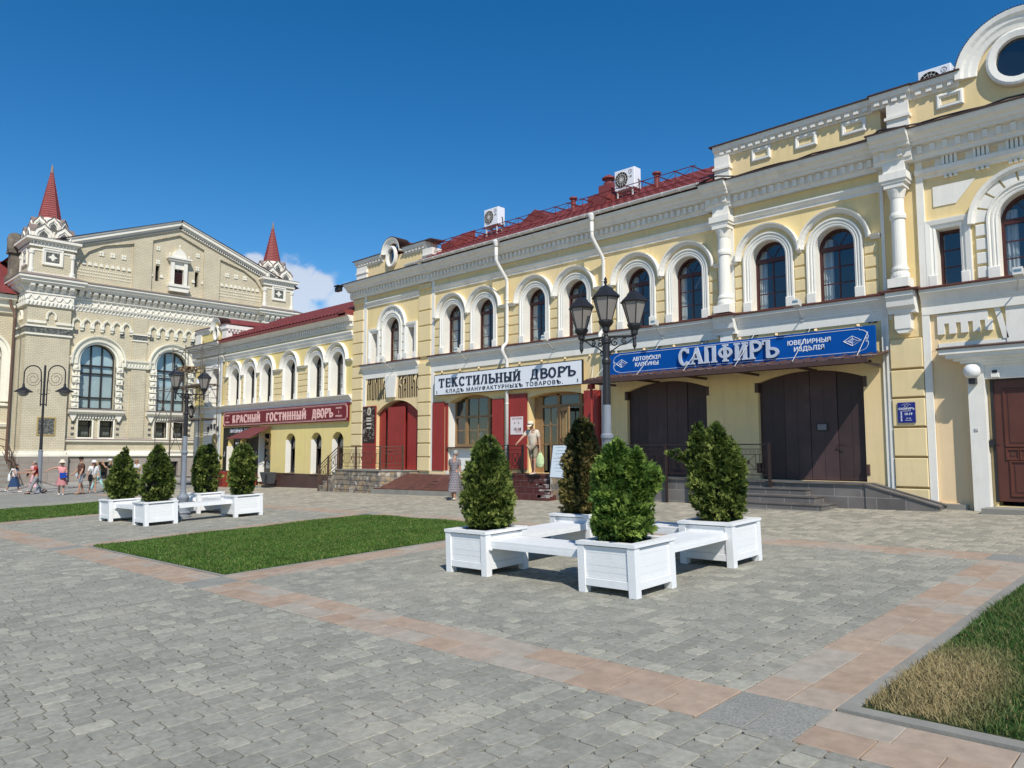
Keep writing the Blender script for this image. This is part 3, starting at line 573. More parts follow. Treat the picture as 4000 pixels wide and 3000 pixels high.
# windows, hood impost links, rusticated wall panels between them
for c in TW: window(A,c,.49,7.02,5.62)
m=MB(YF)
for a,b in ((-22.78,-22.60),(-20.86,-20.83),(-19.09,-18.30),(-16.54,-16.50),(-14.75,-14.06),(-12.31,-12.30),(-10.54,-10.36),(-9.95,-9.83),(-8.08,-8.07),(-6.32,-6.09)):
    if b-a<.1: a-=.05;b+=.05
    m.mould(a,b,[(0,6.99),(.08,6.99),(.10,7.03),(.15,7.05),(.17,7.09),(0,7.11)])
m.build('impost_band',WHT,A)
m=MB(YF)
for a,b in ((-22.77,-22.44),(-21.0,-20.68),(-19.24,-18.14),(-16.70,-16.34),(-14.90,-13.91),(-12.47,-12.14),(-10.70,-10.44),(-9.92,-9.67),(-8.23,-7.92),(-6.48,-6.17)):
    rust(m,a,b,5.64,6.97,4,0,.04,.045)
m.build('wall_blocks',BLOCK,A)
# left bay: triple window
rectwin(A,-27.02,-26.62,5.62,6.93,sur=.2); rectwin(A,-24.48,-24.08,5.62,6.93,sur=.2)
def voussoirs(cx,h,zs,z0,r0,r1,n,rows):
    m=MB(YF)
    for i in range(n):
        a0=pi*(i+.07)/n; a1=pi*(i+.93)/n
        m.prism([(cx+r*math.cos(a),zs+r*math.sin(a)) for r,a in ((r0,a0),(r1,a0),(r1,(a0+a1)/2),(r1,a1),(r0,a1),(r0,(a0+a1)/2))],0,.055)
    hh=(zs-z0)/rows
    for s_ in (-1,1):
        for k in range(rows):
            u0,u1=sorted((cx+s_*r0,cx+s_*r1)); m.bev(u0,u1,z0+k*hh+.03,z0+(k+1)*hh-.03,0,.055)
    m.build('voussoirs',WHT,A)
window(A,-25.55,.47,7.02,5.62,hood=False); voussoirs(-25.55,.47,7.02,5.64,.69,.86,7,4)
m=MB(YF); m.sweep(archpath(-25.55,.87,7.02,6.95,n=20,jamb=False),[(0,0),(0,.09),(.04,.13),(.10,.14),(.11,0)]); m.build('hood_mould',WHT,A)
window(A,-3.1,.57,6.9,5.62,hood=False); voussoirs(-3.1,.57,6.9,5.64,.79,1.0,9,4)
m=MB(YF); m.sweep(archpath(-3.1,1.0,6.9,6.85,n=24,jamb=False),[(0,0),(0,.1),(.05,.15),(.12,.17),(.13,0)]); m.build('hood_mould',WHT,A)
rectwin(A,-4.90,-4.40,5.62,6.95,sur=.21); rectwin(A,-1.8,-1.3,5.62,6.95,sur=.21)
# right bay ornaments: white spandrel panel, triglyph frieze, guttae, dog-tooth panel
m=MB(YF)
for s_ in (-1,1):
    f=lambda u:-3.1+s_*(u+3.1)
    m.prism([(f(-4.92),7.48),(f(-4.45),7.48),(f(-4.05),7.95),(f(-4.92),7.95)],0,.02)
for k in range(6):
    c0=-4.68+k*.63
    m.box(c0-.02,c0+.31,8.40,8.60,0,.10) if False else None
    for j in range(4): m.box(c0+.0+j*.085,c0+.055+j*.085,8.40,8.60,.05,.13)
    for j in range(3): m.prism([(c0+.02+j*.1,8.10),(c0+.10+j*.1,8.10),(c0+.075+j*.1,8.17),(c0+.045+j*.1,8.17)],0,.09)
m.box(-5.2,-1.0,8.40,8.60,0,.05)
m.build('triglyph_frieze',WHT,A)
m=MB(YF)
for k in range(7): m.box(-5.10+k*.63,-4.84+k*.63,8.43,8.57,.05,.056)
m.build('metope',PEACH,A)
m=MB(YF)
m.box(-5.22,-4.95,4.15,4.98,0,.012); m.build('dog_tooth_ground',PEACH,A)
m=MB(YF)
for s_ in (-1,1):
    f=lambda u:-3.1+s_*(u+3.1); fx=lambda a,b:sorted((f(a),f(b)))
    m.box(*fx(-4.95,-3.95),4.74,4.95,0,.06)
    for k in range(5): m.box(*fx(-4.95+k*.235,-4.81+k*.235),4.50,4.74,0,.06)
    m.prism([(f(-3.83),4.98),(f(-3.72),4.98),(f(-3.58),4.3),(f(-3.69),4.3)],0,.05)
m.box(-3.62,-2.58,4.2,4.98,0,.05)
m.box(-4.95,-1.25,4.15,4.30,0,.03)
m.build('dog_tooth_panel',WHT,A)
m=MB(YF); m.box(-5.09,-4.30,.5,4.15,-.01,.006); m.build('side_panel',PEACH,A)
m=MB(YF); m.box(-5.95,-4.3,.3,.72,0,.055); m.build('base_course',PEACH,A)
# ---------------------------------------------------------------- portal with canopy (right bay)
m=MB(YF)
m.box(-4.36,-4.05,.42,3.72,0,.26); m.box(-2.15,-1.84,.42,3.72,0,.26); m.box(-4.05,-2.15,3.42,3.72,.0,.20)
for i,(e,z0,z1) in enumerate(((.0,3.72,3.78),(.10,3.78,3.84),(.20,3.84,3.90),(.32,3.90,3.99),(.42,3.99,4.10))): m.box(-4.36-e*1.15,-1.84+e*1.15,z0,z1,0,.26+e*.55)
po=m.build('portal',WHT,A)
m=MB(YF); m.mould(-4.89,-1.31,[(0,4.105),(.53,4.103),(.53,4.13),(0,4.22)]); m.build('portal_flashing',BROWNMET,po)
DOORB=mk('varnished_brown_door',(.105,.036,.025),.38,.18,2,spec=.4)
m=MB(YF); m.box(-3.94,-2.26,.80,3.40,-.05,.03)
for (a,b,c,d) in ((-3.72,-2.95,2.0,3.15),(-3.66,-3.01,.95,1.62),(-3.72,-3.55,1.72,1.88),(-3.48,-3.17,1.72,1.88),(-3.10,-2.93,1.72,1.88),(-2.85,-2.45,2.0,3.15),(-2.85,-2.45,.95,1.62)):
    e=[((a,c),(-1,-1)),((b,c),(1,-1)),((b,d),(1,1)),((a,d),(-1,1))]
    m.sweep(e,[(0,.03),(.012,.055),(.04,.055),(.055,.03)],closed=True)
    m.box(a+.05,b-.05,c+.05,d-.05,.03,.042)
dr=m.build('door',DOORB,A)
m=MB(YF); m.box(-3.99,-3.93,.78,3.44,-.06,.06); m.box(-3.94,-2.24,3.38,3.44,-.06,.06); m.build('door_frame',BLKI,dr)
m=MB(YF); m.box(-4.03,-3.95,1.95,2.12,.02,.14); m.tube([(-3.95,2.0,.10),(-3.86,2.0,.12)],.012,6,raw=False); m.build('handle',BLKI,dr)
m=MB(YF); m.box(-3.2,-2.3,3.47,3.66,.201,.215); m.build('portal_vent',DARK,po)
m=MB(YF); m.box(-4.10,-2.05,.40,.68,0.002,.85); pst=tag(m.build('door_step',CONC,None),'grey stone doorstep under the brown panelled door','step')
# ---------------------------------------------------------------- gates
GATE2=mk('worn_brown_steel_gate',(.075,.045,.045),.5,.18,1.4,spec=.35,stain=(.13,.075,.07),stain_amt=.5,stain_scale=1.4,streak=.4)
def gate(cx,h,name='gate'):
    m=MB(YF); n=4
    m.prism([(u,v) for u,v in arch(cx,h-.005,3.68,1.16,18,top=3.915)],-.16,-.14)
    g=m.build('gate',GATE,A)
    for k in range(n):
        a=cx-h+2*h*k/n+.008; b=cx-h+2*h*(k+1)/n-.008
        rise=.24; rr=(h*h+rise*rise)/(2*rise); cz=3.92-rr
        top=lambda u: cz+math.sqrt(max(rr*rr-(u-cx)**2,0))-.01
        q=MB(YF); ww=-.10 if k in (1,2) else -.12
        q.prism([(a,1.15),(b,1.15)]+[(b+(a-b)*i/5,top(b+(a-b)*i/5)) for i in range(6)],-.138,ww); lf=q.build('leaf',GATE2 if k in (1,2) else GATE,g)
        q=MB(YF); c=(a+b)/2; q.box(c-.003,c+.003,1.2,3.6,ww,ww+.004); q.build('seam',BLKI,lf)
    q=MB(YF)
    for s_ in (-1,1):
        for z in (1.42,3.55): q.bev(cx+s_*(h+.03)-.05,cx+s_*(h+.03)+.05,z-.13,z+.13,-.1,.03,.02)
    q.build('hinge',BROWNMET,g)
    return g
gate(-12.25,1.36); g2=gate(-8.0,1.36)
m=MB(YF); m.box(-7.86,-7.56,2.36,2.58,-.095,-.075); m.build('notice_frame',BLKI,g2)
m=MB(YF); m.box(-7.82,-7.60,2.40,2.54,-.075,-.07); m.build('notice',mk('grey_notice',(.2,.2,.22),.3,.1,3),g2)
m=MB(YF); m.tube([(-7.32,2.02,-.1),(-7.32,2.02,-.04),(-7.12,2.0,-.04)],.012,6,raw=False); m.build('handle',BLKI,g2)
# ---------------------------------------------------------------- textile shop front
m=MB(YF)
o_=arch(-20.68,1.23,3.72,2.03,18,top=3.96)
d=-.36
for a,b in ((-21.92,-21.84),(-21.33,-21.19),(-20.10,-19.96),(-19.53,-19.45)): m.box(a,b,2.03,3.9,d-.03,d+.05)
m.box(-21.9,-19.46,2.03,2.13,d-.03,d+.06); m.box(-21.9,-19.46,3.12,3.20,d-.025,d+.045)
for a,b,z in ((-21.84,-21.33,2.65),(-21.19,-20.10,2.65),(-19.96,-19.53,2.65)): m.box(a,b,z-.015,z+.015,d-.012,d+.012)
m.box(-20.665,-20.635,2.13,3.9,d-.012,d+.012); m.box(-21.9,-19.46,3.84,3.97,d-.03,d+.05)
sw=m.build('shop_window',WOODF,A)
g=MB(YF); g.add([(u,v,d-.006) for u,v in o_],[tuple(range(len(o_)))]); g.build('pane',GLASS,sw)
m=MB(YF); m.box(-21.95,-19.4,1.98,2.02,-.36,.09); m.build('window_sill',BROWNMET,sw)
m=MB(YF); m.box(-21.91,-19.45,1.135,1.98,-.3,-.10); m.box(-21.917,-21.905,1.14,3.7,-.36,.0); m.box(-21.95,-19.4,1.0,1.13,-.3,.075); m.build('white_apron',WHT,sw)
for k,(x,z,c) in enumerate(((-21.3,2.35,(.25,.1,.04)),(-20.9,2.42,(.5,.45,.4)),(-20.4,2.3,(.12,.1,.2)))):
    q=MB(YF); q.lathe((x,19.75,2.1),[(.10,0),(.13,.1),(.10,.25),(.04,.3),(.09,.36),(.08,.45),(.02,.5)],10); q.build('displayed_figure',mk('display_%d'%k if False else 'display_cloth',c,.8),sw)
def shutter(u0,u1,v0,v1,w0,w1,lab=None):
    m=MB(YF); m.box(u0,u1,v0,v1,w0,w1)
    for i in range(1,3): 
        c=u0+(u1-u0)*i/3; m.box(c-.004,c+.004,v0+.02,v1-.02,w1,w1+.003)
    return m.build('shutter',REDP,A)
shutter(-22.80,-22.13,1.13,3.76,.03,.085); shutter(-22.09,-21.96,1.13,3.70,-.02,.03)
shutter(-19.47,-18.92,1.13,3.73,.02,.075)
s2=shutter(-18.66,-17.78,1.26,3.86,.02,.075); shutter(-15.22,-14.72,1.13,3.8,.06,.115); shutter(-14.68,-14.60,1.13,3.78,.02,.2)
# half-open oak shop door in the second bay
m=MB(YF); d=-.36
for a,b in ((-17.74,-17.38),(-16.72,-16.60),(-15.76,-15.62),(-15.32,-15.26)): m.box(a,b,1.13,3.8,d-.03,d+.05)
m.box(-17.72,-15.27,3.34,3.44,d-.03,d+.06); m.box(-17.72,-15.27,3.74,3.86,d-.03,d+.05)
for z in (2.1,2.75): m.box(-17.38,-16.72,z-.015,z+.015,d-.012,d+.012); m.box(-15.62,-15.32,z-.015,z+.015,d-.012,d+.012)
m.box(-17.07,-17.03,1.5,3.34,d-.012,d+.012)
sd=m.build('shop_door',WOODF,A)
g=MB(YF); g.add([(u,v,d-.006) for u,v in rect(-17.7,-15.3,1.2,3.74)],[(0,1,2,3)]); g.build('pane',GLASS,sd)
m=MB(); hx,hy=-16.58,18.98+.30    # open leaf, hinged on the right, swung outwards
a=R(200); dxx,dyy=math.cos(R(-28)),math.sin(R(-28))
def leafpt(t,z,n=0): return (hx+dxx*t+(-dyy)*n, hy+dyy*t+dxx*n, z)
for t0,t1,z0,z1 in ((0,.12,1.15,3.32),(.74,.86,1.15,3.32),(.12,.74,1.15,1.45),(.12,.74,3.2,3.32),(.12,.74,2.26,2.30),(.415,.445,1.45,3.2)):
    m.add([leafpt(t,z,n) for t in (t0,t1) for z in (z0,z1) for n in (-.025,.025)],[(0,1,3,2),(4,6,7,5),(0,4,5,1),(2,3,7,6),(0,2,6,4),(1,5,7,3)])
lf=m.build('door_leaf',WOODF,sd)
m=MB(); m.add([leafpt(t,z) for t,z in ((.1,1.4),(.76,1.4),(.76,3.22),(.1,3.22))],[(0,1,2,3)]); m.build('pane',GLASS,lf)
m=MB(); m.tube([leafpt(.06,2.0,.02),leafpt(.06,2.0,.08),leafpt(.06,2.35,.08),leafpt(.06,2.35,.02)],.012,6); m.build('handle',BLKI,lf)
# ---------------------------------------------------------------- left bay red doors
m=MB(YF); m.box(-26.6,-23.82,1.1,3.9,-.40,-.38); m.build('door_recess',mk('maroon_recess',(.20,.02,.018),.6,.1,2),A)
m=MB(YF); m.box(-26.58,-25.6,1.1,3.5,-.379,-.365); idr=m.build('painted_dark_gap',DARK,A); m=MB(YF); m.box(-26.34,-26.27,1.1,2.75,-.364,-.35); m.box(-26.27,-25.9,2.05,2.09,-.364,-.355); m.build('frame',WOODF,idr)  # near-black sheet paints the darkness of the open gap between the red leaves
m=MB(YF); m.box(-25.93,-24.78,1.12,3.70,-.14,-.09); d1=m.build('door',REDP,A)
m=MB(YF); m.tube([(-25.74,1.95,-.09),(-25.74,1.93,-.04),(-25.54,1.93,-.04),(-25.54,1.95,-.09)],.012,6,raw=False); m.build('handle',BRI,d1)
m=MB(YF); e=[((-25.55,2.2),(-1,-1)),((-25.25,2.2),(1,-1)),((-25.25,2.62),(1,1)),((-25.55,2.62),(-1,1))]; m.sweep(e,[(0,-.09),(.004,-.084),(.01,-.084),(.014,-.09)],closed=True); m.build('seam',REDP,d1)
m=MB(YF); m.prism([(-24.72,1.12),(-23.83,1.12),(-23.83,3.44),(-24.1,3.62),(-24.72,3.82)],-.24,-.19); m.build('door',REDP,A)
m=MB(YF); m.box(-26.62,-26.2,1.12,3.66,-.2,-.16); m.build('door',REDP,A)
sh=MB(YF); sh.box(-27.53,-26.58,1.12,3.79,.02,.07); shl=sh.build('shutter',REDP,A)
m=MB(YF); m.prism([(-25.82,4.1),(-25.28,4.1),(-25.18,5.0),(-25.94,5.0)],0,.10); m.build('keystone',WHT,A)
# ---------------------------------------------------------------- parapets
m=MB(YF); m.box(-28.1,-23.4,9.25,10.12,-.5,-.02); m.box(-10.3,-6.0,9.3,10.3,-.5,-.04); m.box(-5.6,-.6,9.3,10.3,-.5,.04); m.prism([(-3.1+1.28*math.cos(pi*i/20),10.3+1.15*math.sin(pi*i/20)) for i in range(21)],-.5,.04)
pp=m.build('parapet',YEL,A)
m=MB(YF)
def parcap(a,b,z,wx): m.mould(a,b,[(-.52,z),(wx,z),(wx+.02,z+.05),(wx+.05,z+.14),(wx+.12,z+.17),(wx+.15,z+.27),(wx+.15,z+.30),(-.52,z+.30)])
parcap(-28.3,-26.3,10.0,0); parcap(-24.8,-23.3,10.0,0); parcap(-10.45,-6.15,10.15,0); parcap(-6.15,-5.25,10.15,.10); parcap(-5.25,-4.25,10.15,.06); parcap(-1.95,.2,10.15,.06)
for a,b,n in ((-28.1,-26.4,8),(-24.7,-23.4,6)): 
    for i in range(n): c=a+(b-a)*(i+.5)/n; m.box(c-.05,c+.05,10.06,10.15,.0,.09)
for a,b,n,wx in ((-10.3,-6.2,19,.02),(-6.1,-5.3,4,.12),(-5.2,-4.3,4,.08)):
    for i in range(n): c=a+(b-a)*(i+.5)/n; m.box(c-.06,c+.06,10.2,10.3,wx,wx+.08)
for (a,b) in ((-28.2,-27.45),(-23.55,-22.95)):
    m.box(a,b,9.25,10.0,-.5,.06); m.box(a-.04,b+.04,9.70,9.76,-.52,.1); m.box(a+.1,b-.1,9.4,9.45,.06,.09)
m.box(-10.42,-9.98,9.28,10.15,-.5,.1); m.box(-10.46,-9.94,9.76,9.83,-.52,.15); m.box(-10.46,-9.94,9.28,9.45,-.5,.13)
m.box(-5.80,-5.32,9.28,10.15,-.5,.16); m.box(-5.84,-5.28,9.76,9.83,-.52,.21); m.box(-5.88,-5.26,9.28,9.45,-.5,.19)
m.build('parapet_trim',WGREY,pp)
m=MB(YF)
for a,b,c,d in ((-9.35,-8.80,9.76,10.12),(-8.13,-7.55,9.76,10.12),(-6.93,-6.33,9.76,10.12),(-4.74,-4.18,9.72,10.08),(-1.9,-1.34,9.72,10.08)):
    e=[((a,c),(1,1)),((b,c),(-1,1)),((b,d),(-1,-1)),((a,d),(1,-1))]; wx=-.04 if a<-6 else .04
    m.sweep(e,[(0,wx),(0,wx+.04),(.03,wx+.06),(.06,wx+.06),(.07,wx+.035),(.09,wx+.045),(.105,wx+.01)],closed=True)
m.build('parapet_frames',WHT,pp)
m=MB(YF)
for a,b,z,wx in ((-28.4,-26.3,10.30,.15),(-24.82,-22.9,10.30,.15),(-10.55,-6.1,10.45,.16),(-6.18,-5.2,10.45,.26),(-5.2,-4.2,10.45,.22),(-1.95,.2,10.45,.22)): m.mould(a,b,[(-.56,z+.003),(wx+.04,z+.003),(wx+.04,z+.03),(-.56,z+.08)])
m.build('parapet_flashing',BROWNMET,pp)
def oculus(cx,cz,rx,rz,ra,czarc,wx,z0,par):
    m=MB(YF)
    path=[((cx-ra*math.cos(pi*i/24),czarc+ra*math.sin(pi*i/24)),(-math.cos(pi*i/24),math.sin(pi*i/24))) for i in range(25)]
    m.sweep(path,[(-.34*ra,wx),(-.32*ra,wx+.03),(-.24*ra,wx+.05),(-.2*ra,wx+.08),(-.13*ra,wx+.09),(-.08*ra,wx+.14),(0,wx+.16),(.01,wx+.16),(.012,-.5)])
    path=[((cx+rx*math.cos(2*pi*i/28),cz+rz*math.sin(2*pi*i/28)),(math.cos(2*pi*i/28),math.sin(2*pi*i/28))) for i in range(28)]
    m.sweep(path,[(0,wx-.05),(0,wx+.13),(.3*rx,wx+.15),(.42*rx,wx+.13),(.45*rx,wx)],closed=True)
    o=m.build('oval_window',WHT,par)
    g=MB(YF); g.add([(p[0][0],p[0][1],wx+.012) for p in path],[tuple(range(28))]); g.build('pane',GLASS,o)
    g=MB(YF); g.add([(p[0][0],p[0][1],wx+.004) for p in path],[tuple(range(28))]); g.build('dark_opening',DARK,o)
    t=MB(YF); n=60
    for i in range(n):      # serrated ridge of the tin cover over the arch
        a0=pi*(.04+.92*i/n); a=(cx+math.cos(a0)*(ra+.02),czarc+math.sin(a0)*(ra+.02)); b=(cx+math.cos(a0)*(ra+.055),czarc+math.sin(a0)*(ra+.055)); tx,ty=-math.sin(a0)*.02,math.cos(a0)*.02
        t.add([(a[0]+tx,a[1]+ty,wx+.15),(a[0]-tx,a[1]-ty,wx+.15),(b[0],b[1],wx+.16),(a[0]+tx,a[1]+ty,-.5),(a[0]-tx,a[1]-ty,-.5),(b[0],b[1],-.5)],[(0,1,2),(3,5,4),(0,2,5,3),(1,4,5,2)])
    t.build('arch_flashing',BROWNMET,o)
oculus(-25.62,10.08,.24,.36,.62,10.26,.0,10.0,pp)
oculus(-3.1,10.38,.42,.44,1.2,10.25,.06,10.2,pp)
# ---------------------------------------------------------------- roof
def roof(par,u0,u1,ew,ez,ry,rz,hip0=0,hip1=0,by=30,bz=8.6,ribs=.30,mat=ROOF):
    e=19-ew; m=MB(); n=int((u1-u0)/ribs)
    def row(y,z,a,b): return [(a+(b-a)*i/n,y,z) for i in range(n+1)]
    # wavy metal-tile slope, stepped courses
    k=9; rows=[]
    for j in range(k+1):
        t=j/k; y=e+(ry-e)*t; z=ez+(rz-ez)*t; a=u0+hip0*t; b=u1-hip1*t
        rows.append((y,z,a,b))
    nn=n*4
    vs=[];fs=[]
    for j in range(k):
        for (t,dz) in ((j/k,.055),((j+1)/k,.0)):
            y=e+(ry-e)*t; z=ez+(rz-ez)*t; a=u0+hip0*t; b=u1-hip1*t
            vs+=[(a+(b-a)*i/nn,y,z+dz+.022*math.sin(i*pi/2)) for i in range(nn+1)]
    w_=nn+1
    for j in range(2*k-1):
        for i in range(nn): fs.append((j*w_+i,j*w_+i+1,(j+1)*w_+i+1,(j+1)*w_+i))
    m.add(vs,fs)
    m.add([(u0+hip0,ry,rz),(u1-hip1,ry,rz),(u1,by,bz),(u0,by,bz)],[(0,1,2,3)])
    m.add([(u0,e,ez),(u0+hip0,ry,rz),(u0,by,bz),(u1,e,ez),(u1-hip1,ry,rz),(u1,by,bz)],[(0,1,2),(3,5,4)])
    m.add([(u0,e,ez-.02),(u1,e,ez-.02),(u1,e+.6,ez-.02),(u0,e+.6,ez-.02)],[(0,1,2,3)])
    return m.build('roof',mat,par)
rf=roof(A,-23.3,-10.5,.52,9.36,21.6,11.05,hip0=1.2)
m=MB(YF); m.add([(-28.39,9.2,-.3),(-23.2,9.2,-.3),(-23.2,10.6,-3.2),(-28.39,10.6,-3.2),(-28.39,9.2,-11),(-23.2,9.2,-11),(-10.5,9.25,-.3),(.39,9.25,-.3),(.39,10.5,-3.2),(-10.5,10.5,-3.2),(.39,9.2,-11),(-10.5,9.2,-11)],[(0,1,2,3),(3,2,5,4),(6,7,8,9),(9,8,10,11)])
m.build('roof',ROOF,A)
m=MB(YF)   # dormer-like tin ends beside the raised parapets
m.prism([(-25.62+.62*math.cos(pi*i/10),10.26+.60*math.sin(pi*i/10)) for i in range(11)],-2.2,-.51); m.prism([(-3.1+1.2*math.cos(pi*i/12),10.2+1.15*math.sin(pi*i/12)) for i in range(13)],-2.4,-.52)
m.build('dormer_roof',ROOF,A)
# snow guard railing on the roof
RAIL=mk('red_brown_roof_railing',(.13,.02,.018),.5,.1,3)
m=MB(); y0,z0=19.05,9.80
for k in range(21):
    x=-23.0+k*.59
    m.tube([(x,y0,z0-.1),(x,y0,z0+.38)],.011,5); m.tube([(x,y0,z0+.38),(x,y0+.75,z0+.42)],.011,5); m.tube([(x,y0-.12,z0+.36),(x+.0,y0+.75,z0+.40)],.013,4)
    if k<20: m.tube([(x,y0,z0),(x+.59,y0,z0+.38)],.007,4); m.tube([(x,y0,z0+.38),(x+.59,y0,z0)],.007,4)
for z in (0,.38): m.tube([(-23.1,y0,z0+z),(-11.1,y0,z0+z)],.013,5)
m.build('roof_railing',RAIL,A)
def boxz(m,x0,x1,y0,y1,z0,z1): 
    return m.add([(x,y,z) for x in (x0,x1) for y in (y0,y1) for z in (z0,z1)],[(0,1,3,2),(4,6,7,5),(0,4,5,1),(2,3,7,6),(0,2,6,4),(1,5,7,3)],raw=True)
m=MB(); boxz(m,-15.55,-14.75,19.6,20.3,9.7,10.42); m.build('vent_box',ROOF,A)
m=MB(); boxz(m,-15.55,-15.02,20.2,20.7,10.2,10.95); m.lathe((-15.28,20.45,10.95),[(.19,0),(.19,.1),(.15,.12),(.15,.22),(.25,.24),(.25,.28),(.12,.36),(.05,.40)],14); m.build('chimney',ROOF,A)
for x in (-17.0,-13.45): m=MB(); m.lathe((x,20.6,10.3),[(.09,0),(.09,.62),(.15,.64),(.15,.69),(.03,.74)],12); m.build('vent_pipe',ROOF,A)
m=MB(); m.add([(-23.0,19.45,9.55),(-22.2,19.45,9.55),(-22.2,20.6,10.6),(-23.0,20.6,10.6),(-23.0,19.45,10.2),(-22.2,19.45,10.2),(-22.2,20.6,10.9),(-23.0,20.6,10.9)],[(0,1,5,4),(1,2,6,5),(3,0,4,7),(4,5,6,7)]); m.build('roof_hatch',ROOF,A)
m=MB(); m.add([(-20.0,20.6,10.45),(-17.9,20.6,10.45),(-18.9,20.6,11.0),(-20.0,23.5,10.7),(-17.9,23.5,10.7),(-18.9,23.5,11.25)],[(0,1,2),(0,2,5,3),(1,4,5,2)]); m.build('roof_dormer',ROOF,A)
# gutter and downpipes
m=MB(); gy=19-.58; n=8
prof=[(gy+.085*math.cos(pi+pi*i/n),9.36+.085*math.sin(pi+pi*i/n)) for i in range(n+1)]
vs=[(x,y,z) for x in (-24.0,-10.62) for y,z in prof]; m.add(vs,[(i,i+1,n+2+i,n+1+i) for i in range(n)]+[tuple(range(n+1)),tuple(range(n+1,2*n+2))])
for k in range(24):
    x=-23.9+k*.575; m.tube([(x,gy+.09*math.cos(pi+pi*i/n),9.36+.092*math.sin(pi+pi*i/n)) for i in range(n+1)],.012,5)
gu=m.build('gutter',GUT,A)
def downpipe(x):
    m=MB(); g=gy; wl=19-.13
    m.lathe((x,g,9.08),[(.07,0),(.075,.06),(.13,.2),(.13,.24)],12)
    m.tube([(x,g,9.12),(x,g,8.62),(x+.01,g+.06,8.5),(x+.09,wl-.06,8.02),(x+.1,wl,7.9),(x+.1,wl,6.2),(x+.1,wl,5.75),(x+.1,wl-.04,5.66),(x+.1,19-.34,5.52),(x+.1,19-.36,5.4),(x+.1,19-.32,5.3),(x+.1,wl-.02,5.08),(x+.1,wl,4.95),(x+.1,wl,1.2)],.062,10)
    for z in (8.75,7.95,7.2,6.35,3.5,2.0): m.lathe((x+.1 if z<8.5 else x,wl if z<8.5 else g,z),[(.07,0),(.07,.04)],10)
    return m.build('downpipe',PIPE,A,smooth=True)
downpipe(-18.76); downpipe(-14.46)
# ================================================================ low arcade (red sign) and its white end bay
B=thing('low_arcade','lower yellow shop row with red tin roof and slim arched windows beside the tall arcade','building',(-36,19,gz(-36,19)))
LW=[-29.66,-31.46,-33.86,-36.24,-38.03,-39.80]
holes=[arch(c,.47,5.93,4.40) for c in LW]
LWL=[-29.55,-31.36,-33.72]
holes+=[arch(c,.46,2.42,.80,14,top=2.74) for c in LWL]
holes+=[arch(-38.55,.50,2.15,.80,14,top=2.72),arch(-40.0,.50,2.15,.80,14,top=2.72),rect(-36.85,-35.68,.15,2.78)]
holes+=[arch(-42.25,.50,6.1,4.42),arch(-42.1,.36,2.55,.5,12,top=2.86)]
m=MB(YF); m.holed(rect(-41.1,-28.4,-.8,7.9),[h for h in holes if h[0][0]>-41.0],0,.38); m.build('wall',YEL2,B)
m=MB(YF); m.holed(rect(-45.0,-41.1,-.8,8.0),holes[-2:],0,.38); m.build('wall',YEL2,B)
m=MB(YF); m.box(-44.7,-41.15,.85,4.2,0,.05) if False else None
m.holed(rect(-43.6,-41.3,.85,6.95),[arch(-42.25,.49,6.1,4.42),arch(-42.1,.36,2.55,.85,12,top=2.86)],.05,.06); m.box(-44.9,-44.2,.85,4.1,0,.03); m.build('white_bay',WHT,B)
hull(B,-44.99,-28.41,7.9,11,YEL2)
for i,c in enumerate(LW): window(B,c,.47,5.93,4.40,WINB,rec=.33)
window(B,-42.25,.48,6.1,4.42,WINB,hood=False)
m=MB(YF)
for a,b in ((-41.05,-40.72),(-38.95,-38.87),(-37.18,-37.10),(-35.4,-34.7),(-33.02,-32.3),(-30.62,-30.5),(-28.8,-28.4)): m.mould(a,b,[(0,5.88),(.08,5.88),(.10,5.92),(.15,5.94),(.17,5.98),(0,6.0)])
m.build('impost_band',WHT,B)
m=MB(YF)
for a,b in ((-41.0,-40.53),(-39.09,-38.75),(-37.31,-36.95),(-35.52,-34.58),(-33.14,-32.18),(-30.74,-30.38)): rust(m,a,b,4.42,5.86,5,0,.035,.04)
rust(m,-41.08,-40.8,4.42,7.3,8,0,.03,.03)
m.build('wall_blocks',BLOCK,B)
m=MB(YF)
m.mould(-41.0,-28.4,[(0,4.04),(.06,4.04),(.07,4.16),(.12,4.2),(.2,4.3),(.26,4.34),(.26,4.37),(0,4.4)])
m.mould(-45.0,-41.05,[(0,4.04),(.1,4.04),(.1,4.2),(.26,4.34),(.26,4.4),(0,4.42)])
m.mould(-40.95,-28.4,[(0,6.88),(.04,6.88),(.06,7.0),(.12,7.05),(.12,7.12),(.18,7.18),(.18,7.24),(0,7.27)])
m.mould(-45.1,-41.1,[(0,6.9),(.08,6.9),(.1,7.05),(.2,7.15),(.2,7.25),(0,7.3)])
m.build('sill_band',WHT,B)
m=MB(YF); cornice(m,-41.2,-28.4,.0,7.35,7.92); dentils(m,-41.1,-28.45,.0,7.33,.19,.09); cornice(m,-45.2,-41.0,.12,7.35,8.0); dentils(m,-45.0,-41.2,.12,7.35,.22,.1); m.build('cornice',WGREY,B)
rl=roof(B,-41.7,-28.45,.50,7.98,22.0,9.62,hip0=1.6,bz=7.5)
m=MB(YF); m.box(-41.7,-28.42,7.86,7.99,.44,.50); m.box(-28.95,-28.42,7.9,8.15,-.2,.50); m.build('eaves_board',ROOF,B)
m=MB()
for k in range(6): x=-40.6+k*1.15; boxz(m,x,x+.05,19.1,19.45,8.25,8.45); 
m.build('snow_stop',ROOF,B)
m=MB(YF); m.box(-44.8,-41.3,8.0,8.85,-.5,0.0); m.prism([(-42.5+.62*math.cos(pi*i/12),8.85+.75*math.sin(pi*i/12)) for i in range(13)],-.5,.0); p2=m.build('parapet',YEL2,B)
m=MB(YF); 
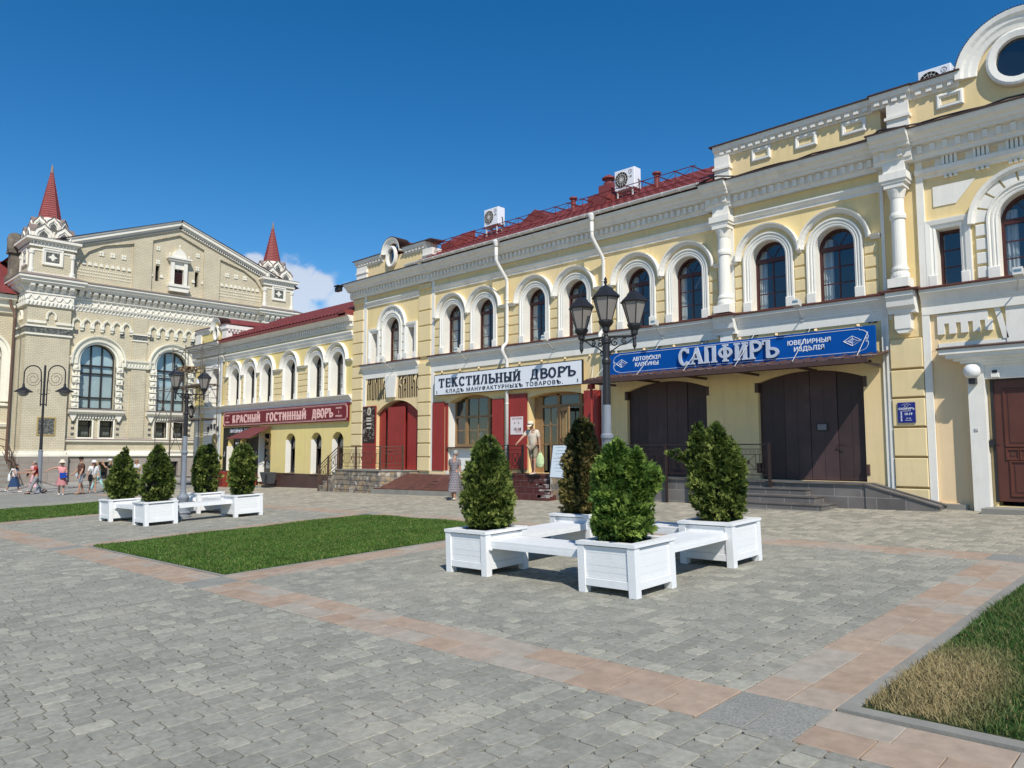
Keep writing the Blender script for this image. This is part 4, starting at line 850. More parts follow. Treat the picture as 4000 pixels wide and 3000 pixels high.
def parcap2(a,b,z): m.mould(a,b,[(-.52,z),(.0,z),(.02,z+.05),(.05,z+.14),(.12,z+.17),(.15,z+.27),(.15,z+.30),(-.52,z+.30)])
parcap2(-45.0,-43.15,8.72); parcap2(-41.85,-40.9,8.72); m.box(-45.0,-44.3,8.0,8.75,-.5,.08); m.box(-41.5,-40.95,8.0,8.75,-2.0,.08); m.box(-41.55,-40.85,8.75,8.98,-2.0,.14)
for i in range(9): m.box(-41.0+.0,-40.86,8.62,8.72,-.1-.2*i,-.0-.2*i)
m.build('parapet_trim',WGREY,p2)
m=MB(YF); m.mould(-45.05,-43.1,[(-.56,9.023),(.2,9.023),(.2,9.05),(-.56,9.1)]); m.mould(-41.87,-40.8,[(-2.0,9.023),(.2,9.023),(.2,9.05),(-2.0,9.1)]); m.prism([(-42.5+.60*math.cos(pi*i/10),8.9+.70*math.sin(pi*i/10)) for i in range(11)],-3,-.51); m.build('parapet_flashing',ROOF,p2)
oculus(-42.25,8.62,.22,.34,.66,8.85,.0,8.5,p2)
m=MB(YF); m.mould(-45.15,-41.0,[(0,7.995),(.62,7.993),(.62,8.02),(0,8.1)]); m.build('cornice_flashing',BROWNMET,B)
# lower storey: windows tilted open, dark tavern front, brown plinth
for c in LWL:
    f=MB(YF); d=-.33
    f.sweep([((c-.40,.84),(-1,0)),((c-.40,2.42),(-1,0)),((c-.2,2.60),(-.5,1)),((c,2.66),(0,1)),((c+.2,2.60),(.5,1)),((c+.40,2.42),(1,0)),((c+.40,.84),(1,0))],[(0,d-.03),(0,d+.04),(.06,d+.04),(.06,d-.03)])
    f.box(c-.46,c+.46,.80,.88,d-.03,d+.05); f.box(c-.40,c+.40,1.98,2.06,d-.03,d+.05)
    wd=f.build('window',WINB,B)
    q=MB(YF)      # inward tilted casement
    tl=lambda z:d-.02-.20*(z-.9)/1.06
    for a,b in ((c-.38,c-.32),(c+.32,c+.38),(c-.012,c+.012)): q.add([(u,z,tl(z)+n) for u in (a,b) for z in (.9,1.96) for n in (-.02,.02)],[(0,1,3,2),(4,6,7,5),(0,4,5,1),(2,3,7,6),(0,2,6,4),(1,5,7,3)])
    for z in (.93,1.28,1.62,1.93): q.box(c-.38,c+.38,z-.02,z+.02,tl(z)-.02,tl(z)+.02)
    cs=q.build('casement',WINB,wd)
    q=MB(YF); q.add([(c-.35,.92,tl(.92)),(c+.35,.92,tl(.92)),(c+.35,1.95,tl(1.95)),(c-.35,1.95,tl(1.95))],[(0,1,2,3)]); q.build('pane',GLASS,cs)
    q=MB(YF); q.add([(c-.42,2.06,d-.005),(c+.42,2.06,d-.005),(c+.42,2.4,d-.005),(c+.2,2.6,d-.005),(c-.2,2.6,d-.005),(c-.42,2.4,d-.005)],[tuple(range(6))]); q.build('pane',GLASS,wd)
    q=MB(YF); q.add([(c-.42,.85,d-.3),(c+.42,.85,d-.3),(c+.42,2.6,d-.32),(c-.42,2.6,d-.32)],[(0,1,2,3)]); q.build('curtain',CURT,wd)
    q=MB(YF)      # white plastered reveals
    q.add([(c-.458,.81,0.002),(c-.458,2.41,.002),(c-.458,2.41,-.32),(c-.458,.81,-.32)],[(0,1,2,3)]); q.add([(c+.458,.81,0.002),(c+.458,2.41,.002),(c+.458,2.41,-.32),(c+.458,.81,-.32)],[(0,1,2,3)]); q.build('reveal',WHT,wd)
    q=MB(YF); q.mould(c-.5,c+.5,[(-.3,.80),(.08,.775),(.08,.79),(-.3,.815)]); q.build('sill',BROWNMET,wd)
m=MB(YF); m.box(-35.66,-28.42,-.8,.79,0,.04); m.box(-41.05,-36.9,-.8,.80,0,.05); m.box(-45,-41.05,-.8,.86,0,.06); m.build('plinth',GRAN,B)
m=MB(YF); m.holed(rect(-41.0,-36.85,.8,3.14),[arch(-38.55,.50,2.15,.80,14,top=2.72),arch(-40.0,.50,2.15,.80,14,top=2.72)],.035,.05); m.box(-37.35,-36.86,.1,3.1,.035,.06); m.build('tavern_front',BLACKB,B)
for c in (-38.55,-40.0):
    f=MB(YF); f.prism(arch(c,.49,2.15,.82,10,top=2.71),-.36,-.34); wd=f.build('window',DARK,B); f=MB(YF); f.box(c-.02,c+.02,.85,2.6,-.34,-.3); f.box(c-.48,c+.48,1.9,1.96,-.34,-.3); f.build('frame',WINB,wd)
    q=MB(YF); q.add([(c-.498,.81,0.05),(c-.498,2.14,.05),(c-.498,2.14,-.33),(c-.498,.81,-.33)],[(0,1,2,3)]); q.build('reveal',WHT,wd)
f=MB(YF); f.box(-36.8,-35.72,.3,2.75,-.30,-.26); dd=f.build('door',DARK,B)
f=MB(YF)
for a,b,c,d in ((-36.72,-36.66,.35,2.7),(-35.86,-35.80,.35,2.7),(-36.7,-35.8,1.75,1.8),(-36.7,-35.8,2.2,2.26),(-36.7,-35.8,.35,.95)): f.box(a,b,c,d,-.26,-.22)
f.build('frame',WINB,dd); f=MB(YF); f.box(-36.64,-35.88,.97,2.16,-.255,-.25); f.build('pane',GLASS,dd)
f=MB(YF); f.box(-36.85,-36.78,.3,2.78,-.28,.06); f.build('reveal',WHT,dd)
f=MB(YF); f.box(-36.9,-35.6,.0,.30,-.28,-.02); f.build('threshold',GRAN,dd)
f=MB(YF); f.prism(arch(-42.1,.35,2.55,.52,10,top=2.85),-.36,-.33); f.build('door',DARK,B)
# ================================================================ lettering
def txt(s,size,mat,name,parent,u,v,w,ext=.012,sx=1.0,off=0.0,align='CENTER',fr=YF,space=1.0,tilt=0.0):
    cu=bpy.data.curves.new(name,'FONT'); cu.body=s; cu.size=size; cu.extrude=ext/2; cu.align_x=align; cu.align_y='CENTER'; cu.offset=off; cu.space_character=space; cu.resolution_u=2
    ob=bpy.data.objects.new(name,cu); COL.objects.link(ob); dg=bpy.context.evaluated_depsgraph_get(); me=bpy.data.meshes.new_from_object(ob.evaluated_get(dg)); COL.objects.unlink(ob); bpy.data.objects.remove(ob); bpy.data.curves.remove(cu)
    m=MB(fr); c,s_=math.cos(tilt),math.sin(tilt)
    m.add([(u+p.co.x*sx*c-p.co.y*s_,v+p.co.y*c+p.co.x*sx*s_,w+p.co.z+ext/2) for p in me.vertices],[tuple(q.vertices) for q in me.polygons])
    bpy.data.meshes.remove(me)
    return m.build(name,mat,parent)
T_,t_=.175,.085
def arcp(cx,cy,rx,ry,a0,a1,n=12): return [(cx+rx*math.cos(R(a0+(a1-a0)*i/n)),cy+ry*math.sin(R(a0+(a1-a0)*i/n))) for i in range(n+1)]
def glyph(ch,T=T_,t=t_,serif=True,spur=False):
    """(width, strokes) of a slab-serif Cyrillic capital, cap height 1"""
    h=T/2; e=t/2; S_=[]; sp=[]
    V=lambda x,y0=0,y1=1: S_.append(([(x,y0),(x,y1)],T))
    H=lambda x0,x1,y: S_.append(([(x0,y),(x1,y)],t))
    sl=lambda x,y: sp.append((x,y))
    def bowl(x,y0,y1,r): S_.append(([(x,y1-e)]+arcp(x+r*.45,(y0+y1)/2,r*.75,(y1-y0)/2-e,90,-90)+[(x,y0+e)],(T+t)/2*1.05))
    b='Ъ'
    if ch=='П': V(.14);V(.62);H(.05,.71,1-e);sl(.14,0);sl(.62,0);W=.76
    elif ch=='Н': V(.14);V(.62);H(.14,.62,.5);[sl(x,y) for x in (.14,.62) for y in (0,1)];W=.76
    elif ch in 'ИЙ': V(.14);V(.62);S_.append(([(.16,.08),(.60,.92)],t*1.2));[sl(x,y) for x in (.14,.62) for y in (0,1)];W=.76
    elif ch=='Т': V(.36);H(.02,.70,1-e);S_.append(([(.05,1),(.05,.74)],t));S_.append(([(.67,1),(.67,.74)],t));sl(.36,0);W=.72
    elif ch=='Е': V(.14);H(.05,.56,1-e);H(.14,.45,.5);H(.05,.58,e);S_.append(([(.54,1),(.54,.78)],t));S_.append(([(.56,0),(.56,.24)],t));S_.append(([(.45,.6),(.45,.4)],t));W=.64
    elif ch=='Г': V(.14);H(.05,.56,1-e);S_.append(([(.54,1),(.54,.74)],t));sl(.14,0);W=.58
    elif ch=='К': V(.14);S_.append(([(.20,.47),(.55,.97)],t*1.3));S_.append(([(.30,.58),(.60,.03)],T));sl(.14,0);sl(.14,1);sl(.56,1);sl(.62,0);W=.74
    elif ch=='Р': V(.14);bowl(.14,.42,1,.44);sl(.14,0);W=.64
    elif ch=='В': V(.14);bowl(.14,.50,1,.40);bowl(.14,0,.56,.46);H(.04,.2,e);H(.04,.2,1-e);W=.66
    elif ch=='Ь': V(.14);bowl(.14,0,.54,.44);sl(.14,1);H(.04,.2,e);W=.64
    elif ch=='Ъ': V(.30);bowl(.30,0,.54,.44);H(0,.3,1-e);S_.append(([(.03,1),(.03,.74)],t));W=.78
    elif ch=='Ы': V(.14);bowl(.14,0,.54,.38);sl(.14,1);V(.72);sl(.72,0);sl(.72,1);H(.04,.2,e);W=.86
    elif ch=='О': S_.append((arcp(.38,.5,.29,.45,0,360,24),(T+t)/2*1.1));W=.76
    elif ch=='С': S_.append((arcp(.39,.5,.29,.45,52,308,20),(T+t)/2*1.1));S_.append(([(.62,.98),(.62,.70)],t));S_.append(([(.62,.02),(.62,.2)],t*.7));W=.70
    elif ch=='А': S_.append(([(.06,.02),(.36,.97)],t*1.2));S_.append(([(.36,.97),(.66,.02)],T));H(.15,.58,.32);sl(.07,0);sl(.66,0);W=.74
    elif ch=='Л': S_.append(([(.07,.03),(.20,.35),(.25,.97)],t*1.3));V(.60);H(.22,.66,1-e);sl(.6,0);W=.74
    elif ch=='Д': S_.append(([(.14,.08),(.22,.4),(.26,.97)],t*1.3));V(.62);H(.22,.68,1-e);H(.02,.78,e+.02);S_.append(([(.05,.06),(.05,-.16)],t));S_.append(([(.75,.06),(.75,-.16)],t));W=.82
    elif ch=='Ф': V(.44);S_.append((arcp(.44,.52,.34,.25,0,360,24),(T+t)/2));sl(.44,0);sl(.44,1);W=.88
    else: return .4,[]
    if ch=='Й': S_.append((arcp(.38,1.20,.13,.10,200,340,6),t*.9))
    if serif: S_+=[([(x-h-.07,y+(e if y==0 else -e)),(x+h+.07,y+(e if y==0 else -e))],t) for x,y in sp]
    if spur:
        for pts,wd in list(S_):
            if len(pts)==2 and abs(pts[0][0]-pts[1][0])<.01 and abs(pts[0][1]-pts[1][1])>.9: S_.append(([(pts[0][0]-h-.09,.47),(pts[0][0]+h+.09,.47)],.08))
    return W,S_
def word(s,mat,name,parent,u0,v0,hgt,width,w0,w1,serif=True,T=T_,t=t_,spur=False,gap=.16,spc=.6):
    ws=[glyph(c,T,t,serif,spur) if c!=' ' else (spc,[]) for c in s]; tot=sum(x[0] for x in ws)+gap*(len(s)-1); su=width/tot; m=MB(YF); x=u0
    for W,st in ws:
        m.strokes(st,x,v0,su,hgt,w0,w1); x+=(W+gap)*su
    return m.build(name,mat,parent)
def board(name,label,u0,u1,z0,z1,w0,w1,mat,edge=None,em=.02):
    r=thing(name,label,'sign',((u0+u1)/2,19-w0,z0)); m=MB(YF); m.box(u0,u1,z0,z1,w0,w1); m.build('board',mat,r)
    if edge:
        m=MB(YF)
        for a,b,c,d in ((u0-em,u1+em,z1,z1+em),(u0-em,u1+em,z0-em,z0),(u0-em,u0,z0,z1),(u1,u1+em,z0,z1)): m.box(a,b,c,d,w0-.01,w1+.008)
        m.build('rim',edge,r)
    return r
# textile sign
sg=board('shop_sign','long white sign reading Текстильный Дворъ in dark blue letters above the red shutters',-22.52,-15.20,4.02,4.78,.16,.22,SWHT,BLACKB)
word('ТЕКСТИЛЬНЫЙ ДВОРЪ',INK,'lettering',sg,-22.26,4.30,.335,6.76,.22,.236,T=.19,t=.10,gap=.15,spc=.75)
txt('КЛАДЪ МАНУФАКТУРНЫХЪ ТОВАРОВЪ.',.185,INK,'lettering',sg,-18.93,4.13,.221,.006,sx=1.33,off=.004,space=1.25)
txt('3',.15,INK,'lettering',sg,-22.38,4.11,.221,.006,off=.003); txt('3',.15,INK,'lettering',sg,-15.38,4.13,.221,.006,off=.003)
# sapphire sign
sg=board('shop_sign','long blue sign with raised silver letters reading Сапфиръ above the brown gates',-13.98,-6.20,4.18,4.84,.30,.38,BLUE)
word('САПФИРЪ',SILV,'lettering',sg,-11.50,4.28,.47,2.90,.40,.46,T=.20,t=.095,gap=.13)
for s_,c in (('АВТОРСКІЯ',4.60),('КАРТИНЫ',4.43)): txt(s_,.155,SWHT,'lettering',sg,-12.62,c,.381,.006,off=.004,space=1.05,sx=1.05)
for s_,c in (('ЮВЕЛИРНЫЯ',4.60),('ИЗДѢЛІЯ',4.43)): txt(s_,.155,SWHT,'lettering',sg,-7.78,c,.381,.006,off=.004,space=1.05,sx=1.05)
m=MB(YF)
def line(pts,r=.007,z=.383): m.tube([(u,v,z) for u,v in pts],r,4,raw=False)
for cx in (-13.52,-6.72):
    d=[(cx-.21,4.51),(cx,4.63),(cx+.21,4.51),(cx,4.39),(cx-.21,4.51)]; line(d,.010); line([(cx+(x-cx)*.5,4.51+(y-4.51)*.5) for x,y in d],.008)
    for x,y in d[:4]: line([(x,y),(cx+(x-cx)*.5,4.51+(y-4.51)*.5)],.007)
    line([(cx-.06,4.47),(cx-.01,4.55),(cx+.03,4.55),(cx-.02,4.47)],.008)
m.build('emblem',SWHT,sg); m=MB(YF)
for y,yy in ((4.785,1),(4.235,-1)): line([(-13.62,y),(-6.55,y)])
for s_,x in ((-1,-13.62),(1,-6.55)):
    line([(x,4.785),(x,4.76),(x+s_*.03,4.755)]+[(x+s_*(.03+.17*math.sin(R(a))),4.575+.18*math.cos(R(a))) for a in range(0,100,15)]+[(x+s_*.19,4.545)]); line([(x,4.235),(x,4.26),(x+s_*.03,4.265)]+[(x+s_*(.03+.17*math.sin(R(a))),4.445-.18*math.cos(R(a))) for a in range(0,100,15)]+[(x+s_*.19,4.475)])
    line(arcp(x+s_*.165,4.545,.022,.022,0,360,8)); line(arcp(x+s_*.165,4.48,.022,.022,0,360,8))
m.build('border',SWHT,sg)
# red guest-court sign
sg=board('shop_sign','dark red sign with pink letters reading Красный Гостинный Дворъ on the low arcade',-40.85,-28.55,3.20,4.03,.06,.14,MAROON)
word('КРАСНЫЙ',PINKL,'lettering',sg,-39.72,3.38,.42,3.10,.14,.155,serif=False,T=.23,t=.16,spur=True,gap=.17)
word('ГОСТИННЫЙ',PINKL,'lettering',sg,-35.95,3.38,.42,3.85,.14,.155,serif=False,T=.23,t=.16,spur=True,gap=.17)
word('ДВОРЪ',PINKL,'lettering',sg,-31.53,3.40,.42,1.72,.14,.155,serif=False,T=.23,t=.16,spur=True,gap=.15)
for c in (-40.35,-29.30):
    txt('КРАСНАЯ',.10,PINKL,'lettering',sg,c,3.80,.141,.005,off=.002); txt('1',.17,PINKL,'lettering',sg,c,3.62,.141,.005,off=.004); txt('ПЛОЩАДЬ',.10,PINKL,'lettering',sg,c,3.44,.141,.005,off=.002)
m=MB(YF)
for i,(g,r) in enumerate(((.06,.013),(.10,.008))):
    a,b,c,d=-40.85+g,-28.55-g,3.20+g,4.03-g; k=.10
    line([(a+k,c),(b-k,c),(b-k,c+k*.6),(b,c+k),(b,d-k),(b-k,d-k*.6),(b-k,d),(a+k,d),(a+k,d-k*.6),(a,d-k),(a,c+k),(a+k,c+k*.6),(a+k,c)],r,.143)
m.build('border',PINKL,sg)
# tavern lettering, hours
tg=thing('tavern_sign','pale tavern lettering reading Питейное Заведеніе Явка on the black shop front','sign',(-39,18.96,2.6))
txt('ПИТЕЙНОЕ  ЗАВЕДЕНІЕ',.27,SWHT,'lettering',tg,-38.6,2.95,.037,.006,sx=1.0,off=.006); txt('ЯВКА',.22,SWHT,'lettering',tg,-38.85,2.66,.037,.006,off=.006,space=1.2)
m=MB(YF); m.box(-39.55,-38.98,1.6,2.42,.037,.06); m.build('board',BLACKB,tg)
txt('00-24',.15,SWHT,'lettering',tg,-39.26,2.28,.061,.004); txt('ЕЖЕ',.12,SWHT,'lettering',tg,-39.26,2.05,.061,.004); txt('ДНЕВНО',.10,SWHT,'lettering',tg,-39.26,1.85,.061,.004)
for x in (-40.72,-37.1): txt('БАР',.16,SWHT,'lettering',tg,x,1.7,.062,.004,tilt=R(60))
txt('ВХОД',.2,SWHT,'lettering',tg,-36.26,2.42,-.245,.004)
ya=thing('tavern_letters','dark arched letters reading Явка over the narrow door of the white end bay','sign',(-42.2,18.9,3.1))
for ch,x,z,tl in (('Я',-42.85,3.10,.25),('В',-42.45,3.24,.08),('К',-42.05,3.24,-.08),('А',-41.65,3.10,-.25)): txt(ch,.36,INK,'letter',ya,x,z,.07,.04,off=.008,tilt=tl)
# vyaz panels above the red doors
vs_=thing('carved_lettering','dark brown tall old-style lettering reading Молога Керамика above the red arched doors','sign',(-25.5,18.95,4.0))
def poly(c): return c
m=MB(YF); Wd=.037
x=[0,.085,.17,.26,.345,.43,.515,.60,.69,.775,.86,.97]
st=[([(0,0),(0,.62),(.04,.72),(.04,.92),(.10,.97)],Wd),([(x[1],0),(x[1],.55),(.13,.72),(.13,.95)],Wd),([(.02,.8),(.085,.8)],Wd),([(x[2],0),(x[2],1)],Wd),([(.06,.64),(.16,.72)],Wd),
 ([(x[3],0),(x[4],0),(x[4],1),(x[3],1),(x[3],0)],Wd),([(x[5],0),(x[5],.62),(.47,.75),(.45,.95),(.52,1),(x[6],.95),(x[6],0)],Wd),([(x[7],0),(x[8],0),(x[8],.5)],Wd),([(x[7],0),(x[7],1),(x[8],1),(x[8],.55)],Wd),
 ([(x[9],0),(x[9],1),(.86,1),(.86,.86)],Wd),([(x[10],0),(x[10],.55),(.90,.7),(x[11],.72)],Wd),([(x[11],0),(x[11],1)],Wd),([(x[10],.42),(x[11],.42)],Wd)]
m.strokes([(p,w_) for p,w_ in st],-27.27,4.07,1.33,1.06,.0,.015); m.build('lettering',VYAZ,vs_)
m=MB(YF); x=[i/11 for i in range(12)]
st=[([(x[0],1),(x[0],0)],Wd),([(x[0],.77),(.06,.78),(x[1],.88),(x[1],1)],Wd),([(x[0],.47),(.06,.45),(x[1],.38),(x[1],0)],Wd),([(.13,.55),(.10,.57),(.10,.68),(.14,.70)],.034),([(.10,.63),(.13,.63)],.034),
 ([(x[2],0),(x[2],1),(x[3],1),(x[3],.8),(x[2],.76)],Wd),([(x[3],0),(x[3],.5),(.31,.56),(.33,.70),(x[3],.70)],Wd),([(x[4],0),(x[4],1)],Wd),([(x[3],.30),(x[4],.30)],Wd),
 ([(x[5],0),(x[5],.75),(.48,.86),(.46,.97),(.53,1),(x[6],.95),(x[6],0)],Wd),([(x[6],.8),(x[7],.9),(x[7],0)],Wd),([(x[7],.36),(x[8],.36)],Wd),([(x[8],0),(x[8],1)],Wd),([(x[8],.78),(.78,.80),(x[9],.9),(x[9],1)],Wd),([(x[8],.64),(.78,.62),(x[9],.55),(x[9],0)],Wd),
 ([(x[10],0),(x[10],.62),(.95,.75),(.93,.95),(.98,1)],Wd),([(x[11],0),(x[11],1)],Wd),([(x[10],.35),(x[11],.35)],Wd)]
m.strokes(st,-25.06,4.06,1.27,1.06,.0,.015); m.build('lettering',VYAZ,vs_)
# patterned poster on the folded left leaf
ps=thing('patterned_poster','tall dark poster with pale leafy pattern and an oval on the red door leaf','poster',(-27.05,18.93,2.3))
m=MB(YF); m.box(-27.50,-26.62,2.22,3.76,.071,.085); m.build('board',mk('dark_poster',(.035,.02,.016),.6,.1,2),ps)
POSP=mk('pale_poster_print',(.28,.25,.22),.7,.3,8); rr=random.Random(5); m=MB(YF)
for i in range(46):
    s_=1 if i%2 else -1; z=2.32+1.35*rr.random(); u=-27.06+s_*rr.uniform(.12,.38) if z>2.9 else -27.06+s_*rr.uniform(.02,.38)
    a=rr.uniform(0,360); r_=rr.uniform(.03,.075); m.tube([(u+r_*math.cos(R(a+t*30))*(1-t*.05),z+r_*math.sin(R(a+t*30))*(1-t*.05),.087) for t in range(9)],.009,4,raw=False)
m.build('print',POSP,ps)
m=MB(YF); m.prism([(-27.02+.13*math.cos(2*pi*i/16),3.56+.17*math.sin(2*pi*i/16)) for i in range(16)],.085,.10)
for z in (3.26,3.16,3.02,2.85): m.box(-27.2,-26.86,z-.03,z+.035,.085,.095)
m.box(-27.42,-27.36,2.62,2.78,.085,.09)
m.build('label_plate',mk('cream_plate',(.62,.56,.46),.6,.08,5),ps)
m=MB(YF); m.prism([(-27.02+.085*math.cos(2*pi*i/14),3.56+.115*math.sin(2*pi*i/14)) for i in range(14)],.10,.104); m.build('photo',mk('sepia_photo',(.30,.24,.17),.6,.2,9),ps)
# shop poster on red shutter
ps=thing('shop_poster','white poster with opening hours 10 18 on the red shutter','poster',(-18.23,18.92,2.4))
m=MB(YF); m.box(-18.53,-17.93,2.44,3.06,.08,.09); m.build('paper',mk('pinkish_white_paper',(.80,.70,.68),.5,.04,2),ps)
txt('МАГАЗИНЪ',.095,mk('faded_red_ink',(.30,.14,.13),.6,.1,3),'lettering',ps,-18.21,2.99,.091,.003,sx=.9); txt('А    О.',.10,INK,'lettering',ps,-18.22,2.84,.091,.003); txt('10  18',.145,INK,'lettering',ps,-18.2,2.62,.091,.003,off=.003)
m=MB(YF); m.box(-18.28,-18.02,2.50,2.66,.09,.0905); m.build('print',mk('faint_print',(.62,.45,.42),.6,.2,8),ps)
# blue hours plaque
ps=thing('hours_plaque','small deep blue plaque reading Сапфиръ 10-19 on the rusticated pilaster','plaque',(-5.66,18.87,2.5))
m=MB(YF); m.box(-5.845,-5.47,2.52,2.99,.122,.15); m.build('plate',mk('deep_blue_plate',(.012,.02,.20),.35,.05,2,spec=.4),ps)
txt('САПФИРЪ',.066,SWHT,'lettering',ps,-5.655,2.84,.151,.003,off=.002); txt('10-19',.075,SWHT,'lettering',ps,-5.62,2.72,.151,.003,off=.002); txt('10-18',.045,SWHT,'lettering',ps,-5.62,2.62,.151,.003); txt('ВЫХОДНОЙ',.024,SWHT,'lettering',ps,-5.62,2.575,.151,.003); txt('ЮВЕЛИРНЫЙ',.026,SWHT,'lettering',ps,-5.655,2.79,.151,.003)
m=MB(YF)
for i in range(7): m.box(-5.785,-5.755,2.56+i*.034,2.58+i*.034,.15,.152)
cx=-5.655; d=[(cx-.05,2.91),(cx,2.94),(cx+.05,2.91),(cx,2.88),(cx-.05,2.91)]; line(d,.003,.152); line(arcp(cx,2.87,.12,.09,35,145,10),.003,.152)
m.build('emblem',SWHT,ps)
# ================================================================ canopy over the gates, support rods
cn=thing('entrance_canopy','dark brown tin canopy over the two brown gates held by thin white rods','canopy',(-10.3,18.9,4.0))
W1=1.42; FLM0=mk('grey_white_rod',(.55,.55,.56),.5,.1,4)
m=MB(YF); m.add([(-14.15,4.24,.02),(-6.02,4.24,.02),(-6.02,3.97,W1),(-14.15,3.97,W1),(-14.15,4.20,.02),(-6.02,4.20,.02),(-6.02,3.93,W1),(-14.15,3.93,W1)],[(0,1,2,3),(4,7,6,5),(0,4,5,1),(1,5,6,2),(2,6,7,3),(3,7,4,0)])
m.box(-14.15,-6.02,3.855,3.965,W1+.001,W1+.03)
for i in range(28): u=-14.1+i*.3; m.add([(u,4.242,.02),(u+.05,4.242,.02),(u+.05,3.972,W1),(u,3.972,W1),(u+.025,4.275,.02),(u+.025,4.005,W1)],[(0,4,5,3),(4,1,2,5)])
m.build('roof_sheet',BROWNMET,cn)
m=MB(YF)
for x in (-14.0,-12.4,-10.85,-9.3,-7.75,-6.2): m.box(x-.02,x+.02,3.86,3.925,.05,W1-.01)
m.box(-14.1,-6.05,3.87,3.93,1.10,1.14); m.build('canopy_frame',BROWNMET,cn)
PEEL=mk('peeling_pale_patches',(.48,.45,.43),.8,.3,9); rr=random.Random(2); m=MB(YF)
for k in range(16):
    u=-13.2+7*rr.random(); l=rr.uniform(.08,.35); t=rr.uniform(.80,.95); z=4.24-.27*t+.006; ww=W1*t; m.add([(u,z+.036,ww-.06),(u+l,z+.036,ww-.05),(u+l*.9,z+.02,ww+.04),(u+.03,z+.022,ww+.03)],[(0,1,2,3)])
m.build('peeled_paint',PEEL,cn)
for x in (-13.95,-12.45,-10.92,-9.41,-7.88,-6.36):
    m=MB(YF); m.tube([(x,4.98,.03),(x,4.04,1.15)],.009,5,raw=False); m.build('rod',FLM0,cn)
    m=MB(YF); m.box(x-.1,x+.1,4.95,5.01,.0,.03); m.build('wall_bracket',BLKI,cn)
m=MB(YF); m.tube([(-14.05,1.1,1.2),(-14.05,3.86,1.2)],.04,8,raw=False); m.box(-14.13,-13.97,3.72,3.86,1.12,1.28); m.build('post',REDP,cn)
m=MB(YF); m.tube([(-14.9,4.6,.02),(-14.1,4.02,1.1)],.008,5,raw=False); m.build('rod',PIPE,cn)
m=MB(YF); m.box(-14.56,-14.40,1.15,5.0,0,.05); m.build('strip',WHT,A)
m=MB(YF)      # little cable clips along the wall above the signs
for k in range(16):
    x=-22.3+k*1.04
    m.add([(x-.04,4.97,.02),(x+.04,4.97,.02),(x,4.90,.10),(x-.04,4.90,.02),(x+.04,4.90,.02)],[(0,1,2),(0,2,3),(1,4,2),(3,2,4)])
m.build('cable_clip',PEACH,A)
# ================================================================ floodlights on arms
FLM=mk('pale_lamp_casing',(.62,.60,.55),.5,.1,4)
def flood(x,label):
    t=thing('floodlight',label,'floodlight',(x,19,5.2),'small floodlights on arms along the sill band')
    m=MB(YF); m.tube([(x-.08,5.26,.06),(x+.06,5.50,.68)],.018,6,raw=False); m.box(x-.14,x-.02,5.2,5.32,.03,.07); m.build('arm',FLM,t)
    m=MB(YF); m.add([(x-.02,5.47,.60),(x+.16,5.47,.60),(x+.16,5.60,.58),(x-.02,5.60,.58),(x-.02,5.50,.78),(x+.16,5.50,.78),(x+.16,5.66,.74),(x-.02,5.66,.74)],[(0,1,2,3),(4,7,6,5),(0,4,5,1),(1,5,6,2),(2,6,7,3),(3,7,4,0)]); m.build('head',FLM,t)
    m=MB(YF); m.box(x,x+.14,5.52,5.62,.765,.77); m.build('lens',GLASS,t)
for x,l in ((-25.35,'small pale floodlight on an arm above the red arched doors'),(-20.75,'small pale floodlight below the leftmost paired windows over the textile sign'),(-16.45,'small pale floodlight near the right end of the textile sign'),(-12.2,'small pale floodlight above the left brown gate'),(-8.0,'small pale floodlight above the right brown gate'),(-3.3,'small pale floodlight over the portal with the panelled door')): flood(x,l)
m=MB(YF); m.lathe((-4.24,18.62,0),[(.0,3.43),(.09,3.44),(.145,3.50),(.17,3.58),(.155,3.67),(.1,3.73),(.0,3.75)],20)
gl=thing('globe_lamp','white glass globe lamp on the white pier of the portal','lamp',(-4.24,18.62,3.4)); m.build('globe',mk('opal_glass',(.80,.79,.76),.15,.02,1,spec=.6),gl,smooth=True)
m=MB(YF); m.box(-4.30,-4.17,3.32,3.44,.26,.44); m.build('bracket',BLKI,gl)
m=MB(YF); m.bev(-3.92,-3.76,3.44,3.62,.20,.26,.01); sn=tag(m.build('motion_sensor',WHT),'small white alarm box above the brown panelled door','sensor')
m=MB(YF); m.box(-3.885,-3.795,3.54,3.60,.26,.27); m.build('lens',BLKI,sn)
m=MB(YF); m.bev(-4.27,-4.20,2.30,2.36,.26,.28,.005); tag(m.build('door_bell',mk('bell_button',(.5,.5,.48),.4,.1,3)),'tiny white bell push on the portal pier','bell')
m=MB(); P=[(-24+.6*i,18.9,9.33+.03*math.sin(i*2.1)) for i in range(2)]
m=MB(YF); pts=[(-10.9,9.30,.52)]+[(-10.4+.42*i,9.31+.02*math.sin(i*1.9)+.015*(i%2),.50+(.26 if i in (0,1) or 10<i<13 else .0)+(.10 if i>=13 else 0)) for i in range(20)]; m.tube(pts,.022,5,raw=False); tag(m.build('roof_cable',BLKI),'black cable sagging along the cornice of the tall arcade','cable')
m=MB(YF); pts=[(-28.7+.1*i,9.25-.02*i,.5+.02*(i%3)) for i in range(3)]; 
rb=thing('eave_floodlight','black floodlight cluster hanging under the eave corner of the left bay','floodlight',(-28.8,18.4,9.1))
m=MB(YF); m.box(-28.95,-28.6,9.18,9.24,.45,.75); m.build('bracket',BLKI,rb)
for x in (-28.92,-28.72): m=MB(YF); m.bev(x-.08,x+.08,8.98,9.17,.5,.68,.02); m.build('lamp_head',BLKI,rb)
